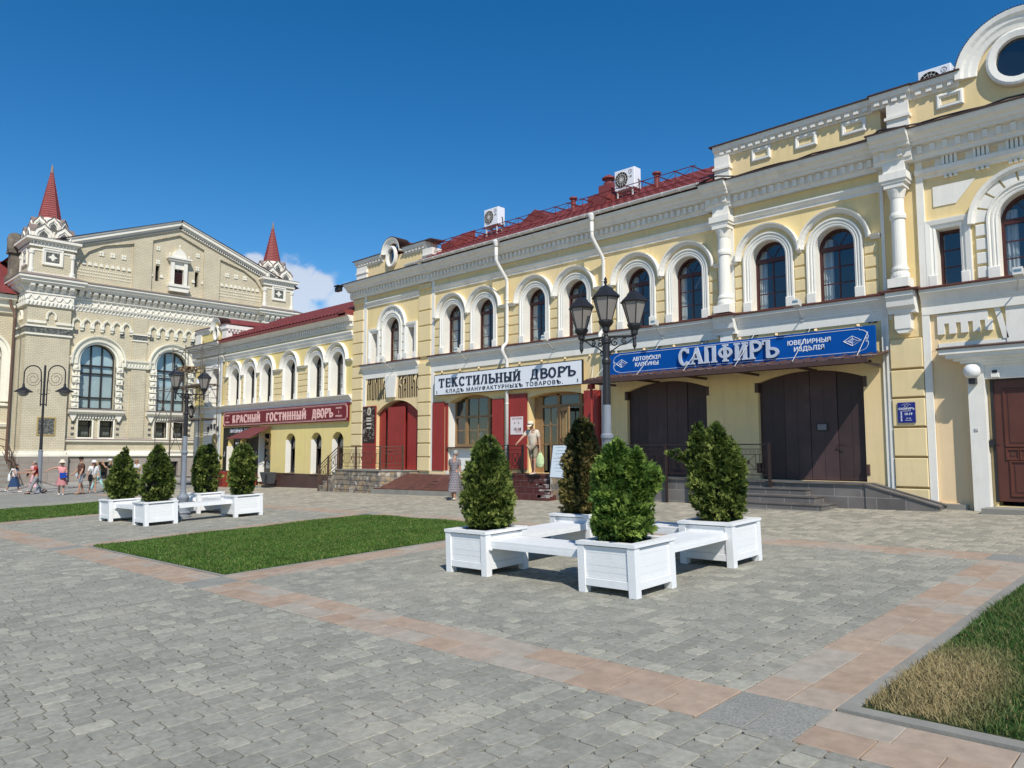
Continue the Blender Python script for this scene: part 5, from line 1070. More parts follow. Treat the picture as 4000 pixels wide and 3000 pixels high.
# ================================================================ steps, ramps, railings in front of the arcade
def box3(m,x0,x1,y0,y1,z0,z1): return boxz(m,x0,x1,y0,y1,z0,z1)
def gb(m,x0,x1,y0,y1,zt,zb=-.25): return boxz(m,x0,x1,y0,y1,gz((x0+x1)/2,(y0+y1)/2)+zb,zt)
# slate steps and wheelchair ramp under the blue sign
st=thing('slate_steps','grey slate tiled entrance steps with pram ramp in front of the brown gates','steps',(-9,18.3,gz(-9,18.3)))
m=MB(); gb(m,-14.2,-6.45,18.33,18.99,1.085); m.build('platform',LTILE,st)
m=MB(); gb(m,-14.22,-6.43,18.28,18.99,1.12,1.086-gz(-10.3,18.6)); m.build('platform_slab',LSTEP,st)
for k,(x1,y0,z) in enumerate(((-7.13,17.44,.64),(-7.42,17.76,.80),(-7.75,18.06,.96))):
    m=MB(); gb(m,-9.95,x1,y0,18.33,z-.03); 
    s_=m.build('step',LTILE,st); m=MB(); boxz(m,-9.96,x1+.02,y0-.02,18.33,z-.03,z); m.build('tread',LSTEP,s_)
m=MB()
for y0,y1 in ((18.30,18.48),(18.78,18.96)):
    e=.43
    m.add([(-6.45,y0,-.2),(-6.45,y1,-.2),(-6.45,y0,1.09),(-6.45,y1,1.09),(-4.95,y0,-.2),(-4.95,y1,-.2),(-4.95,y0,e+.22),(-4.95,y1,e+.22)],[(0,2,3,1),(4,5,7,6),(0,4,6,2),(1,3,7,5),(2,6,7,3)])
m.add([(-6.45,18.48,-.2),(-6.45,18.78,-.2),(-6.45,18.48,1.03),(-6.45,18.78,1.03),(-4.95,18.48,-.2),(-4.95,18.78,-.2),(-4.95,18.48,e+.15),(-4.95,18.78,e+.15)],[(0,2,3,1),(4,5,7,6),(0,4,6,2),(1,3,7,5),(2,6,7,3)])
rp=m.build('ramp',LTILE,st)
m=MB()
for y0,y1 in ((18.27,18.49),(18.77,18.97)): m.add([(-6.47,y0,1.092),(-6.47,y1,1.092),(-6.47,y0,1.125),(-6.47,y1,1.125),(-4.9,y0,e+.222),(-4.9,y1,e+.222),(-4.9,y0,e+.255),(-4.9,y1,e+.255)],[(0,2,3,1),(4,5,7,6),(0,4,6,2),(1,3,7,5),(2,6,7,3),(0,1,5,4)])
m.build('ramp_coping',LSTEP,rp)
m=MB(); boxz(m,-5.9,-4.5,18.86,18.945,.2,.70); tag(m.build('wall_footing',CONC),'low broken grey footing strip along the wall behind the ramp','footing')
# dark red tile steps and rubble flank before the textile door
ts=thing('red_tile_steps','worn dark red tiled steps with chipped white edges leading to the textile shop door','steps',(-16.8,17.8,gz(-17,17.8)))
m=MB(); gb(m,-18.3,-14.7,18.2,18.99,1.12); gb(m,-15.6,-14.6,17.75,18.2,1.06); m.build('platform',RTILE,ts)
zz=gz(-16.8,17.6)
for k in range(4):
    x1=-15.38-.19*k; y0=17.34+.22*k; z=zz+(1.12-zz)*(k+1)/5+.02; m=MB(); gb(m,-17.95,x1,y0,18.25,z); s_=m.build('step',RTILE,ts)
    rr=random.Random(k); m=MB()
    for j in range(3):
        a=x1-.02-rr.uniform(.05,.55); b=a+rr.uniform(.08,.35); b=min(b,x1+.004); h=rr.uniform(.03,.14); boxz(m,a,b,y0-.004,y0+.06,z-h,z+.004)
    boxz(m,x1-.25,x1+.006,y0-.006,y0+.2,z-.03,z+.006)
    m.build('chipped_edge',CHIP,s_)
m=MB(); gb(m,-15.62,-14.55,17.70,18.2,1.04); m.build('flank',RUBBLE,ts)
# stone clad landing with side stairs, railing and steel ramp plate at the left bay
sp=thing('stone_landing','landing clad in broken stone slabs with side steps by the red arched doors','landing',(-26,18,gz(-26,18)))
LP=[(-27.62,17.65),(-24.45,17.62),(-23.72,18.24),(-23.72,18.985),(-27.62,18.985)]
m=MB(); m.prism(LP,-.3,1.08); m.build('cladding',RUBBLE,sp)
m=MB(); m.prism([(-27.66,17.61),(-24.43,17.58),(-23.69,18.22),(-23.69,18.985),(-27.66,18.985)],1.083,1.115); m.build('slab',CONC,sp)
m=MB()
for k in range(4):      # mortar courses of the cladding
    z=.30+.2*k; m.tube([(-27.6,17.645,z),(-24.45,17.615,z),(-23.73,18.235,z)],.008,4)
m.build('mortar_line',mk('dark_mortar',(.14,.12,.10),.9,.2,6),sp)
for k in range(4):
    x0=-28.95+.33*k; z=.16+.2*(k+1); m=MB(); boxz(m,x0,x0+.328,17.72,18.95,-.3,z); s_=m.build('step',RUBBLE,sp); m=MB(); boxz(m,x0-.03,x0+.33,17.70,18.95,z+.002,z+.03); m.build('tread',CONC,s_)
rb=thing('steel_ramp_plate','rusty red steel plate ramp leaning on the plinth beside the stone landing','ramp',(-22.5,18,gz(-22.5,18)))
m=MB(); z0=gz(-22.6,17.75)+.17
m.add([(-24.80,17.60,z0),(-19.7,17.60,z0+.08),(-20.9,18.32,1.0),(-23.62,18.32,1.0),(-24.80,17.60,z0-.03),(-19.7,17.60,z0+.05),(-20.9,18.32,.96),(-23.62,18.32,.96)],[(0,1,2,3),(4,7,6,5),(0,4,5,1),(1,5,6,2),(2,6,7,3),(3,7,4,0)]); m.build('plate',RAMP,rb)
m=MB(); m.add([(-24.9,17.57,-.3),(-19.6,17.57,-.3),(-19.6,17.57,z0+.045),(-24.9,17.57,z0-.035),(-24.5,17.9,-.3),(-19.6,17.9,-.3),(-19.6,17.9,z0+.05),(-24.5,17.9,z0-.035)],[(0,1,2,3),(3,2,6,7),(0,3,7,4),(1,5,6,2)]); m.build('concrete_base',CONC,rb)
m=MB(); boxz(m,-23.70,-18.4,18.325,18.935,-.2,.985); m.build('landing',CONC,rb)
m=MB()
for (x,t) in ((-21.6,.55),(-21.65,.35),(-21.75,.18),(-22.6,.1)): z=z0+(1-z0)*t; yy=17.60+.72*t-.01; m.tube([(x,yy,z+.03),(x+.3,yy,z+.035)],.018,6)
m.build('rung',BRI,rb)
def railing(name,label,segs,mat,group=None,h=.92,pat=True,post=.03):
    """segs: list of ((x,y,z),(x,y,z)) base points; posts, rails, balusters, diamond crosses"""
    t=thing(name,label,'railing',segs[0][0],group)
    for (a,b) in segs:
        a=Vector(a);b=Vector(b); l=(Vector((b.x-a.x,b.y-a.y,0))).length; up=Vector((0,0,1))
        P=lambda s,z: a+(b-a)*s+up*z
        m=MB()
        for z,r in ((h,.022),(h-.12,.012),(h-.26,.012),(.12,.014),(.26,.011)): m.tube([P(0,z),P(1,z)],r,4)
        n=max(2,int(l/.085)); 
        cells=max(1,round(l/.85))
        for i in range(1,n):
            s=i/n; c=(s*cells)%1
            if .30<c<.70: continue
            m.tube([P(s,.05 if i%3 else .12),P(s,h-.26)],.0075,4)
        for c in range(cells):
            sa=(c+.32)/cells; sb=(c+.68)/cells; zm=(h-.26+.26)/2+.13
            m.tube([P(sa,.26),P(sa,h-.26)],.009,4); m.tube([P(sb,.26),P(sb,h-.26)],.009,4)
            m.tube([P(sa,.26),P(sb,h-.26)],.008,4); m.tube([P(sb,.26),P(sa,h-.26)],.008,4)
            sm=(sa+sb)/2; zc=(.26+h-.26)/2; ds=.035/l
            q=[P(sm,zc-.07),P(sm+ds,zc),P(sm,zc+.07),P(sm-ds,zc)]; nn=(b-a).cross(up).normalized()*.012
            m.add([p+nn for p in q]+[p-nn for p in q],[(0,1,2,3),(7,6,5,4),(0,4,5,1),(1,5,6,2),(2,6,7,3),(3,7,4,0)],raw=True)
        k=max(3,int(l/.11))
        for i in range(k):
            s=(i+.5)/k; dr=(b-a).normalized()
            m.tube([P(s,h-.19)+dr*(.03*math.cos(2*pi*q/8))+up*(.045*math.sin(2*pi*q/8)) for q in range(9)],.005,3,cap=False)
        m.build('panel',mat,t)
    pts=[]
    for a,b in segs:
        for p in (a,b):
            if not any((Vector(p)-Vector(q)).length<.05 for q in pts): pts.append(p)
    for p in pts:
        m=MB(); m.bar((p[0],p[1],min(gz(p[0],p[1]),p[2])-.05),(p[0],p[1],p[2]+h+.04),post*2); m.build('post',mat,t)
    return t
railing('stair_railing','brown wrought iron railing with diamond crosses round the stone landing',[((-29.0,17.72,.28),(-28.25,17.72,.72)),((-28.25,17.72,.72),(-27.5,17.72,1.12)),((-27.5,17.72,1.12),(-26.2,17.72,1.12)),((-26.2,17.72,1.12),(-24.5,17.70,1.12)),((-24.5,17.70,1.12),(-23.78,18.26,1.12))],BRI)
railing('gate_railing','black iron railing before the left brown gate above the slate wall',[((-13.9,18.22,1.14),(-12.7,18.22,1.14)),((-12.7,18.22,1.14),(-11.75,18.22,1.14)),((-11.75,18.22,1.14),(-11.0,18.22,1.14)),((-11.0,18.22,1.14),(-9.85,18.22,1.14)),((-9.85,18.22,1.14),(-8.72,18.22,1.14))],mk('dark_brown_iron',(.035,.022,.02),.5,.1,4),h=.90)
m=MB(); m.tube([(-8.72,18.22,1.2),(-8.66,18.1,1.26),(-8.6,18.1,1.24),(-8.6,18.1,1.0)],.02,5); m.tube([(-8.72,18.2,1.16),(-8.7,18.15,.98),(-8.78,18.1,.97)],.02,5); 
railing('shop_railing','short black iron railing with curved handrail left of the textile shop steps',[((-18.35,18.0,1.12),(-17.75,18.0,1.12)),((-17.75,18.0,1.12),(-17.75,18.7,1.12))],BLKI)
ab=thing('chalkboard','white handwritten notice board leaning beside the red tile steps','notice board',(-15.35,17.75,1.05))
m=MB(); m.add([(-15.66,17.72,1.06),(-15.02,17.72,1.06),(-15.06,17.86,2.05),(-15.63,17.86,2.05),(-15.66,17.76,1.06),(-15.02,17.76,1.06),(-15.06,17.90,2.05),(-15.63,17.90,2.05)],[(0,1,2,3),(4,7,6,5),(0,4,5,1),(1,5,6,2),(2,6,7,3),(3,7,4,0)]); m.build('panel',mk('white_board',(.66,.72,.76),.35,.04,2,spec=.5),ab)
m=MB(); m.tube([(-15.67,17.72,1.05),(-15.64,17.86,2.07),(-15.05,17.86,2.07),(-15.01,17.72,1.05)],.02,5); m.tube([(-15.7,17.75,1.1),(-15.66,18.1,1.12),(-15.65,17.9,2.05)],.02,5); m.build('frame',BLKI,ab)
rr=random.Random(3); m=MB()
for k in range(8):
    t=.93-.1*k-(.04 if k>2 else 0); n=rr.randint(4,8); x0=-15.58+rr.uniform(0,.14); pts=[]
    for i in range(n*3): pts.append((x0+i*.34/(n*3),17.716+.14*t,1.06+.99*t+.02*math.sin(i*2.3+k)+.008*rr.random()))
    m.tube(pts,.0035,3)
m.build('handwriting',mk('blue_grey_marker',(.30,.36,.42),.6,.1,4),ab)
# ================================================================ planters, benches, thujas
def planter():
    r=thing('planter_box','','planter',(0,0,0)); S_=.425
    m=MB(); boxz(m,-S_+.03,S_-.03,-S_+.03,S_-.03,.10,.56); core=m.build('core',WPAINT,r)
    for k in range(4):
        a=k*pi/2; c,s_=math.cos(a),math.sin(a); m=MB(); m.fr=lambda u,v,w,c=c,s_=s_: (u*c+w*s_,u*s_-w*c,v)
        for j in range(5): m.bev(-S_+.10,S_-.10,.185+j*.075,.185+(j+1)*.075-.0012,S_-.04,S_-.022+.0012*((j*7)%3),.0018)
        m.bev(-S_+.10,S_-.10,.085,.18,S_-.03,S_-.008,.004); m.build('plank_panel',WPAINT,r)
    for sx in (-1,1):
        for sy in (-1,1):
            m=MB(); x0,x1=sorted((sx*S_,sx*(S_-.105))); y0,y1=sorted((sy*S_,sy*(S_-.105))); boxz(m,x0,x1,y0,y1,0,.575); m.build('post',WPAINT,r)
    m=MB(); k=S_+.012
    boxz(m,-k,k,-k,-k+.13,.576,.615); boxz(m,-k,k,k-.13,k,.576,.615); boxz(m,-k,-k+.13,-k+.131,k-.131,.576,.614); boxz(m,k-.13,k,-k+.131,k-.131,.576,.614); m.build('rim',WPAINT,r)
    m=MB(); n=9; h=[[.575+.02*random.random() for _ in range(n)] for _ in range(n)]; a=S_-.12
    m.add([(-a+2*a*i/(n-1),-a+2*a*j/(n-1),h[i][j]) for i in range(n) for j in range(n)],[(i*n+j,i*n+j+1,(i+1)*n+j+1,(i+1)*n+j) for i in range(n-1) for j in range(n-1)]); m.build('soil',SOIL,r)
    return r
def bench():
    r=thing('bench','','bench',(0,0,0)); L2=.84
    for k in range(4):
        y=-.30+k*.152; m=MB(); boxz(m,-L2,L2,y,y+.144,.44,.485); m.build('seat_slat',WPAINT,r)
    for sgn in (-1,1):
        m=MB(); y0,y1=sorted((sgn*.305,sgn*.285)); boxz(m,-L2+.0,L2,y0,y1,.385,.439); m.build('apron',WPAINT,r)
    for sgn in (-1,1): 
        m=MB(); x0,x1=sorted((sgn*L2,sgn*(L2-.05))); boxz(m,x0,x1,-.33,.33,.36,.384); m.build('ledger',WPAINT,r)
    return r
TILT=(math.atan(.035),-math.atan(.0165),0)
pl0=planter(); be0=bench(); first=[True,True]
def put(proto,k,x,y,rz,label,group):
    o=proto if first[k] else copytree(proto); first[k]=False
    o.location=(x,y,gz(x,y)+.002); o.rotation_euler=(TILT[0]*math.cos(rz)+TILT[1]*math.sin(rz),TILT[1]*math.cos(rz)-TILT[0]*math.sin(rz),rz); o['label']=label; o['group']=group; return o
GP='white wooden planter boxes'; GB_='white slatted benches between planters'
NP={'F':(-5.575,7.745),'L':(-8.10,7.79),'R':(-5.63,10.14),'B':(-8.17,10.18)}
FP={'F':(-21.0,7.93),'L':(-23.5,7.88),'R':(-20.92,10.31),'B':(-23.48,10.36)}
for nm,l in (('F','nearest white planter box, in front with the lopsided bushy thuja'),('L','white planter box of the near seating square beside the green lawn'),('R','white planter box of the near seating square closest to the brown gates'),('B','white planter box at the back of the near seating square with the brownish thuja')): put(pl0,0,*NP[nm],0,l,GP)
for nm,l in (('F','white planter box of the far seating square, in front of the lamp post'),('L','leftmost white planter box, far seating square beside the left lawn'),('R','white planter box of the far seating square nearest to the stone landing'),('B','white planter box of the far seating square behind the lamp post')): put(pl0,0,*FP[nm],0,l,GP)
def benches(P,near):
    w_='near' if near else 'far'
    put(be0,1,(P['F'][0]+P['L'][0])/2,P['F'][1]-.0,0,f'white bench of the {w_} seating square, running left of its front planter',GB_)
    put(be0,1,P['F'][0]-.02,(P['F'][1]+P['R'][1])/2,pi/2,f'white bench on the right side of the {w_} seating square',GB_)
    put(be0,1,P['L'][0]-.0,(P['L'][1]+P['B'][1])/2,pi/2,f'white bench on the left side of the {w_} seating square',GB_)
    put(be0,1,(P['B'][0]+P['R'][0])/2,P['B'][1],0,f'white bench on the arcade side of the {w_} seating square, at the back',GB_)
benches(NP,True); benches(FP,False)
LEAF=tonemat('thuja_leaf',[(0,(.026,.046,.012)),(.4,(.066,.108,.022)),(.7,(.135,.185,.036)),(1,(.30,.34,.085))],.6,.25,.15,3,transl=.25)
LEAFB=tonemat('brownish_thuja_leaf',[(0,(.035,.040,.014)),(.35,(.085,.092,.025)),(.68,(.155,.140,.04)),(1,(.30,.22,.08))],.6,.25,.25,3,transl=.25)
LEAFF=tonemat('bright_thuja_leaf',[(0,(.026,.058,.012)),(.4,(.068,.14,.024)),(.7,(.135,.235,.04)),(1,(.30,.40,.085))],.6,.25,.15,3,transl=.28)
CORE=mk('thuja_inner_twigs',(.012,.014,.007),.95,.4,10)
def leafmesh(name,base,dirs,up,length,mat,parent,nleaf,off):
    """flat feathery sprays: a fan of narrow leaflets per spray"""
    n=len(base); d=dirs/np.linalg.norm(dirs,axis=1)[:,None]
    side=np.cross(d,up); side/= (np.linalg.norm(side,axis=1)[:,None]+1e-9)
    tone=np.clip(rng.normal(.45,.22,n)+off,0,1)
    V=[];T=[]
    for k in range(nleaf):
        a=(k-(nleaf-1)/2)*(1.5/nleaf)+rng.uniform(-.15,.15,n); L_=length*(1-.28*abs(k-(nleaf-1)/2)/max(1,(nleaf-1)/2))*rng.uniform(.75,1.2,n)
        ld=d*np.cos(a)[:,None]+side*np.sin(a)[:,None]; nrm=np.cross(ld,np.cross(d,side)); nrm/=np.linalg.norm(nrm,axis=1)[:,None]+1e-9
        st=base+d*(length*rng.uniform(0,.35,n))[:,None]; wd=(length*.13*rng.uniform(.7,1.3,n))[:,None]
        V+= [st, st+ld*(L_*.55)[:,None]+nrm*wd, st+ld*L_[:,None], st+ld*(L_*.55)[:,None]-nrm*wd]
        T+= [np.clip(tone+rng.normal(0,.08,n),0,1)]*4
    P=np.stack(V,1).reshape(-1,3); tt=np.stack(T,1).ravel(); m_=len(P)
    me=bpy.data.meshes.new(name); me.vertices.add(m_); me.vertices.foreach_set('co',P.astype(np.float32).ravel()); me.loops.add(m_); me.loops.foreach_set('vertex_index',np.arange(m_,dtype=np.int32)); me.polygons.add(m_//4); me.polygons.foreach_set('loop_start',np.arange(0,m_,4,dtype=np.int32)); me.polygons.foreach_set('use_smooth',np.zeros(len(me.polygons),dtype=bool)); me.update(calc_edges=True)
    at=me.attributes.new('tone','FLOAT','POINT'); at.data.foreach_set('value',tt.astype(np.float32))
    return link(name,me,mat,parent)
def vnoise(x,y,z,s):
    return (np.sin(x*s*1.7+1.3*np.sin(y*s))+np.sin(y*s*1.9+1.1*np.sin(z*s*1.3)+2)+np.sin(z*s*2.1+1.4*np.sin(x*s*.9)+4))/3
def thuja(P,lobes,n,label,mat=None,len_=.075,nleaf=5,rim=.6,group='potted thuja shrubs in white planters'):
    """lobes: (cx,cy,z0,z1,r,shape) measured from the soil; shape: profile exponent list"""
    mat=mat or LEAF
    x,y=P; r=thing('thuja',label,'shrub',(x,y,gz(x,y)+.58),group)
    lobes=[(l[0]*.92,l[1]*.92,l[2],l[3]-.05,l[4]*.84,l[5]) for l in lobes]; tot=sum((l[3]-l[2])*l[4] for l in lobes); B=[];D=[];core=MB(); O=[]
    def prof(t,sh): 
        t=np.asarray(t); return np.interp(t,[p[0] for p in sh],[p[1] for p in sh])
    for (cx,cy,z0,z1,rad,sh) in lobes:
        CL_=11; k=int(n*(z1-z0)*rad/tot/CL_); t=rng.random(k); w_=prof(t,sh); keep=rng.random(k)<w_/max(p[1] for p in sh)+.15; t=t[keep]; k=len(t)
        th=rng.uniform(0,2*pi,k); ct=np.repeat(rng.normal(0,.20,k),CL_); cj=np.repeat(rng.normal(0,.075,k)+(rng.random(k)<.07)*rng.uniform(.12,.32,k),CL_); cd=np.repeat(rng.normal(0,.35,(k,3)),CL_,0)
        t=np.clip(np.repeat(t,CL_)+rng.normal(0,.028,k*CL_)/max(.3,z1-z0),0,1); th=np.repeat(th,CL_)+rng.normal(0,.035,k*CL_)/max(rad,.12); k=len(t)
        rr=prof(t,sh)*rad; z=z0+t*(z1-z0)
        px=np.cos(th)*rr; py=np.sin(th)*rr
        nz_=vnoise(px+cx*3,py+cy*2,z,9.5)+.7*vnoise(px,py,z,21)
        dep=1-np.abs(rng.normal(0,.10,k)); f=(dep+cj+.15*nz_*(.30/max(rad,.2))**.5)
        b=np.stack([cx+px*f,cy+py*f,z+.02*nz_],1)
        out=np.stack([np.cos(th),np.sin(th),np.full(k,.0)],1)
        d=out*.75+np.array([0,0,1.0])*(.55+.5*t)[:,None]*rng.uniform(.3,1.2,k)[:,None]+cd+rng.normal(0,.22,(k,3)); d[:,2]-=(t<.08)*.6
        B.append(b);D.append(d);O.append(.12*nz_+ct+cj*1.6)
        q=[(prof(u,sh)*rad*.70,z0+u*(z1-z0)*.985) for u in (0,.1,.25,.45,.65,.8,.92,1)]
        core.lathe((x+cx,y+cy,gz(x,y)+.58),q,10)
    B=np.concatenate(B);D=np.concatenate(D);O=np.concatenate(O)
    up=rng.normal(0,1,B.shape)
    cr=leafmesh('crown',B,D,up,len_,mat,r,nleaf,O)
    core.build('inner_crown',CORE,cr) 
    m=MB(); m.tube([(x,y,gz(x,y)+.5),(x+.01,y,gz(x,y)+.75),(x,y,gz(x,y)+1.1)],[.035,.03,.022],8); m.build('trunk',BARK,r)
    return r
CONE=[(0,.60),(.06,.85),(.18,1.0),(.4,.93),(.62,.74),(.8,.52),(.92,.30),(1,.06)]
BARR=[(0,.55),(.08,.82),(.3,1.0),(.55,.97),(.78,.82),(.92,.55),(1,.18)]
TOP=[(0,.75),(.3,1.0),(.6,.85),(.85,.5),(1,.08)]
BALL=[(0,.2),(.2,.75),(.5,1),(.8,.75),(1,.15)]
cx_=math.cos(R(44.3)); sx_=math.sin(R(44.3))
def lat(u,d=0): return (u*cx_-d*sx_, u*sx_+d*cx_)   # sideways / away as seen across the square
def lb(u,z0,z1,r,sh,d=0): a=lat(u,d); return (a[0],a[1],z0-.58,z1-.58,r,sh)
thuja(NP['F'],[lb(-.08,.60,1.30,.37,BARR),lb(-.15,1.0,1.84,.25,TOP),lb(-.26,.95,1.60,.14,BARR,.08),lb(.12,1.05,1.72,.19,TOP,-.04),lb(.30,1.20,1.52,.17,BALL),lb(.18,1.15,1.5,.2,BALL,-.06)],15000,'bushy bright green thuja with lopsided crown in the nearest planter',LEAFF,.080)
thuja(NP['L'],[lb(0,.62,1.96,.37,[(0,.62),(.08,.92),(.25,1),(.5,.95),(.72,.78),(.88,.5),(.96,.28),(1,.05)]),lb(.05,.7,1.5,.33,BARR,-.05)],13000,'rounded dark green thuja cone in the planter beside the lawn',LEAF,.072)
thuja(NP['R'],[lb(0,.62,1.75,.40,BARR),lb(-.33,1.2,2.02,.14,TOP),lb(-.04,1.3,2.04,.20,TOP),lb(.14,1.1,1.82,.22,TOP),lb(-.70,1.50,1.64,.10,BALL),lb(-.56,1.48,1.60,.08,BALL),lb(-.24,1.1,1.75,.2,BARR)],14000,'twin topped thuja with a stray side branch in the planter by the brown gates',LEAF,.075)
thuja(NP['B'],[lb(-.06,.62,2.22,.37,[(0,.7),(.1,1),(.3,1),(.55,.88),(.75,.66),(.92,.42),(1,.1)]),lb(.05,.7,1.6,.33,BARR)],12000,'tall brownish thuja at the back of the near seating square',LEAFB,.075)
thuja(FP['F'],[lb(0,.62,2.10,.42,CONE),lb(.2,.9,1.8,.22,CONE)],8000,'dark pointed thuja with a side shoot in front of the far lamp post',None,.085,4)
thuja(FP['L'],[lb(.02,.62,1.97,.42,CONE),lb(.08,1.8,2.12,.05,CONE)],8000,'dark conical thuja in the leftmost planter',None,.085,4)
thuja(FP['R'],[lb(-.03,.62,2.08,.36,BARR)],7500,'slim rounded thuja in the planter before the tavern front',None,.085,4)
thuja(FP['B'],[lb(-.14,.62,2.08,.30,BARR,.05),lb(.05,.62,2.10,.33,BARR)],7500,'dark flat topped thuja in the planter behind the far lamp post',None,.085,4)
# ================================================================ lamp posts
def lantern(m_iron,m_glass,m_cap,c,sc=1.0,rot=0.0):
    x,y,z=c; a0=rot
    m_iron.lathe((x,y,z),[(.012,-.10*sc),(.03*sc,-.08*sc),(.022*sc,-.04*sc),(.05*sc,-.02*sc),(.05*sc,.03*sc),(.085*sc,.07*sc),(.10*sc,.10*sc),(.10*sc,.125*sc),(.085*sc,.13*sc)],10)
    g0,g1=.085*sc,.175*sc
    m_glass.lathe((x,y,z),[(g0,.132*sc),(g1,.44*sc)],6,a0)
    for q in range(6):
        a=a0+q*pi/3; m_iron.tube([(x+g0*1.02*math.cos(a),y+g0*1.02*math.sin(a),z+.13*sc),(x+g1*1.02*math.cos(a),y+g1*1.02*math.sin(a),z+.44*sc)],.007*sc,4)
    m_cap.lathe((x,y,z),[(.195*sc,.425*sc),(.205*sc,.44*sc),(.20*sc,.452*sc),(.11*sc,.535*sc),(.10*sc,.56*sc),(.085*sc,.57*sc),(.03*sc,.60*sc),(.012*sc,.61*sc),(.022*sc,.635*sc),(.028*sc,.65*sc),(.018*sc,.67*sc),(.024*sc,.69*sc),(.004,.72*sc)],6,a0)
def square_lamp(x,y,label,kind):
    z=gz(x,y); t=thing('street_lamp',label,'street lamp',(x,y,z),'iron square lamps with glass lanterns')
    m=MB(); m.lathe((x,y,z),[(.24,0),(.24,.05),(.2,.07),(.2,.12),(.225,.14),(.21,.17),(.17,.2),(.15,.3),(.14,.45),(.155,.52),(.165,.56),(.16,.60),(.10,.68),(.085,.74),(.09,.76),(.075,.78),(.07,1.2),(.065,1.80),(.075,1.83),(.095,1.86),(.095,1.90),(.07,1.93)],16); m.build('base',GREYP,t)
    top=3.38 if kind==1 else 3.55
    m=MB(); m.lathe((x,y,z),[(.066,1.93),(.062,2.35)],14); m.build('lower_shaft',GREYP,t)
    m=MB(); m.lathe((x,y,z),[(.062,2.35),(.055,2.95),(.07,2.98),(.07,3.02),(.055,3.05),(.055,top-.12),(.075,top-.1),(.075,top-.04),(.05,top)],12)
    if kind==2: m.lathe((x,y,z+top),[(.05,0),(.06,.03),(.03,.08),(.05,.12),(.03,.18),(.006,.24)],10)
    m.build('shaft',BLKI,t)
    if kind==1: heads=[((0,0),3.48,1.12),(lat(.41,-.10),3.42,1.06),(lat(-.33,.42),3.42,1.06)]
    else: heads=[(lat(.50,.0),3.62,1.0),(lat(-.10,-.52),3.62,1.05)]
    for (dx,dy),hz,sc in heads:
        mi,mg,mc=MB(),MB(),MB(); lantern(mi,mg,mc,(x+dx,y+dy,z+hz-.0),sc,R(-44))
        ln=mc.build('lantern',BLKI,t); mg.build('glass',LGLASS,ln); mi.build('cage',BLKI,ln)
        if dx or dy:
            m=MB(); l=math.hypot(dx,dy); ux,uy=dx/l,dy/l; za=z+hz-.05
            P=lambda s,h:(x+ux*s,y+uy*s,za+h)
            m.tube([P(.04,.0),P(l,.0)],.018,6); m.tube([P(l,.05),P(l,-.14),P(l,-.2)],[.02,.03,.004],6)
            for c,r_,h in ((.13,.065,-.09),(.27,.05,-.07)):
                m.tube([P(c+r_*(1-a/16)*math.cos(a*.62+1),h+r_*(1-a/16)*math.sin(a*.62+1)) for a in range(15)],.011,5)
            m.tube([P(.05,-.26),P(.10,-.2),P(.2,-.13),P(.3,-.11),P(.38,-.05),P(.44,-.02)],.011,5); m.tube([P(.055,-.24+.04*math.sin(a*.6)) if False else P(.09+.035*math.cos(a*.6),-.24+.035*math.sin(a*.6)) for a in range(10)],.011,5)
            m.build('arm',BLKI,t)
    return t
square_lamp(-6.83,9.02,'iron lamp with three glass lanterns in the middle of the near seating square',1)
square_lamp(-22.25,9.15,'iron lamp with two glass lanterns in the middle of the far seating square',2)
dl=thing('double_arm_lamp','tall lamp post with two curled arms and cone shades before the brick hall','street lamp',(-46.7,11.5,gz(-46.7,11.5)))
zz=gz(-46.7,11.5); m=MB(); m.lathe((-46.7,11.5,zz-.1),[(.16,0),(.14,.15),(.12,.2),(.11,2.3),(.13,2.35),(.10,2.4)],12); m.build('base',GREYP,dl)
m=MB(); m.lathe((-46.7,11.5,zz+2.3),[(.085,0),(.06,1.5),(.055,4.55),(.02,4.6)],10); m.build('shaft',BLKI,dl)
for s_ in (-1,1):
    ux,uy=cx_*s_,sx_*s_; Q=lambda s,h:(-46.7+ux*s,11.5+uy*s,zz+h)
    m=MB(); m.tube([Q(.16,4.65),Q(.16,5.9),Q(.2,6.4)]+[Q(.66-.46*math.cos(R(a)),6.45+.42*math.sin(R(a))) for a in range(10,181,15)]+[Q(1.12,6.1),Q(1.12,5.85)],.035,6)
    for h in (4.75,5.3): m.tube([Q(0,h),Q(.18,h)],.03,5)
    m.tube([Q(.62-.42*(1-a/40)*math.cos(a*.42),6.15-.42*(1-a/40)*math.sin(a*.42)) for a in range(0,30)],.012,4); m.tube([Q(.25+.1*math.cos(a*.7),5.45+.1*math.sin(a*.7)) for a in range(9)],.012,4)
    m.build('arm',BLKI,dl)
    m=MB(); c=Q(1.12,5.3); m.lathe(c,[(.02,.62),(.05,.58),(.07,.42),(.12,.36),(.45,.16),(.46,.13),(.3,.17)],16); sh=m.build('shade',BLKI,dl)
    m=MB(); m.lathe(c,[(.0,-.12),(.12,-.10),(.22,-.02),(.26,.08),(.25,.16)],14); m.build('diffuser',LGLASS,sh)
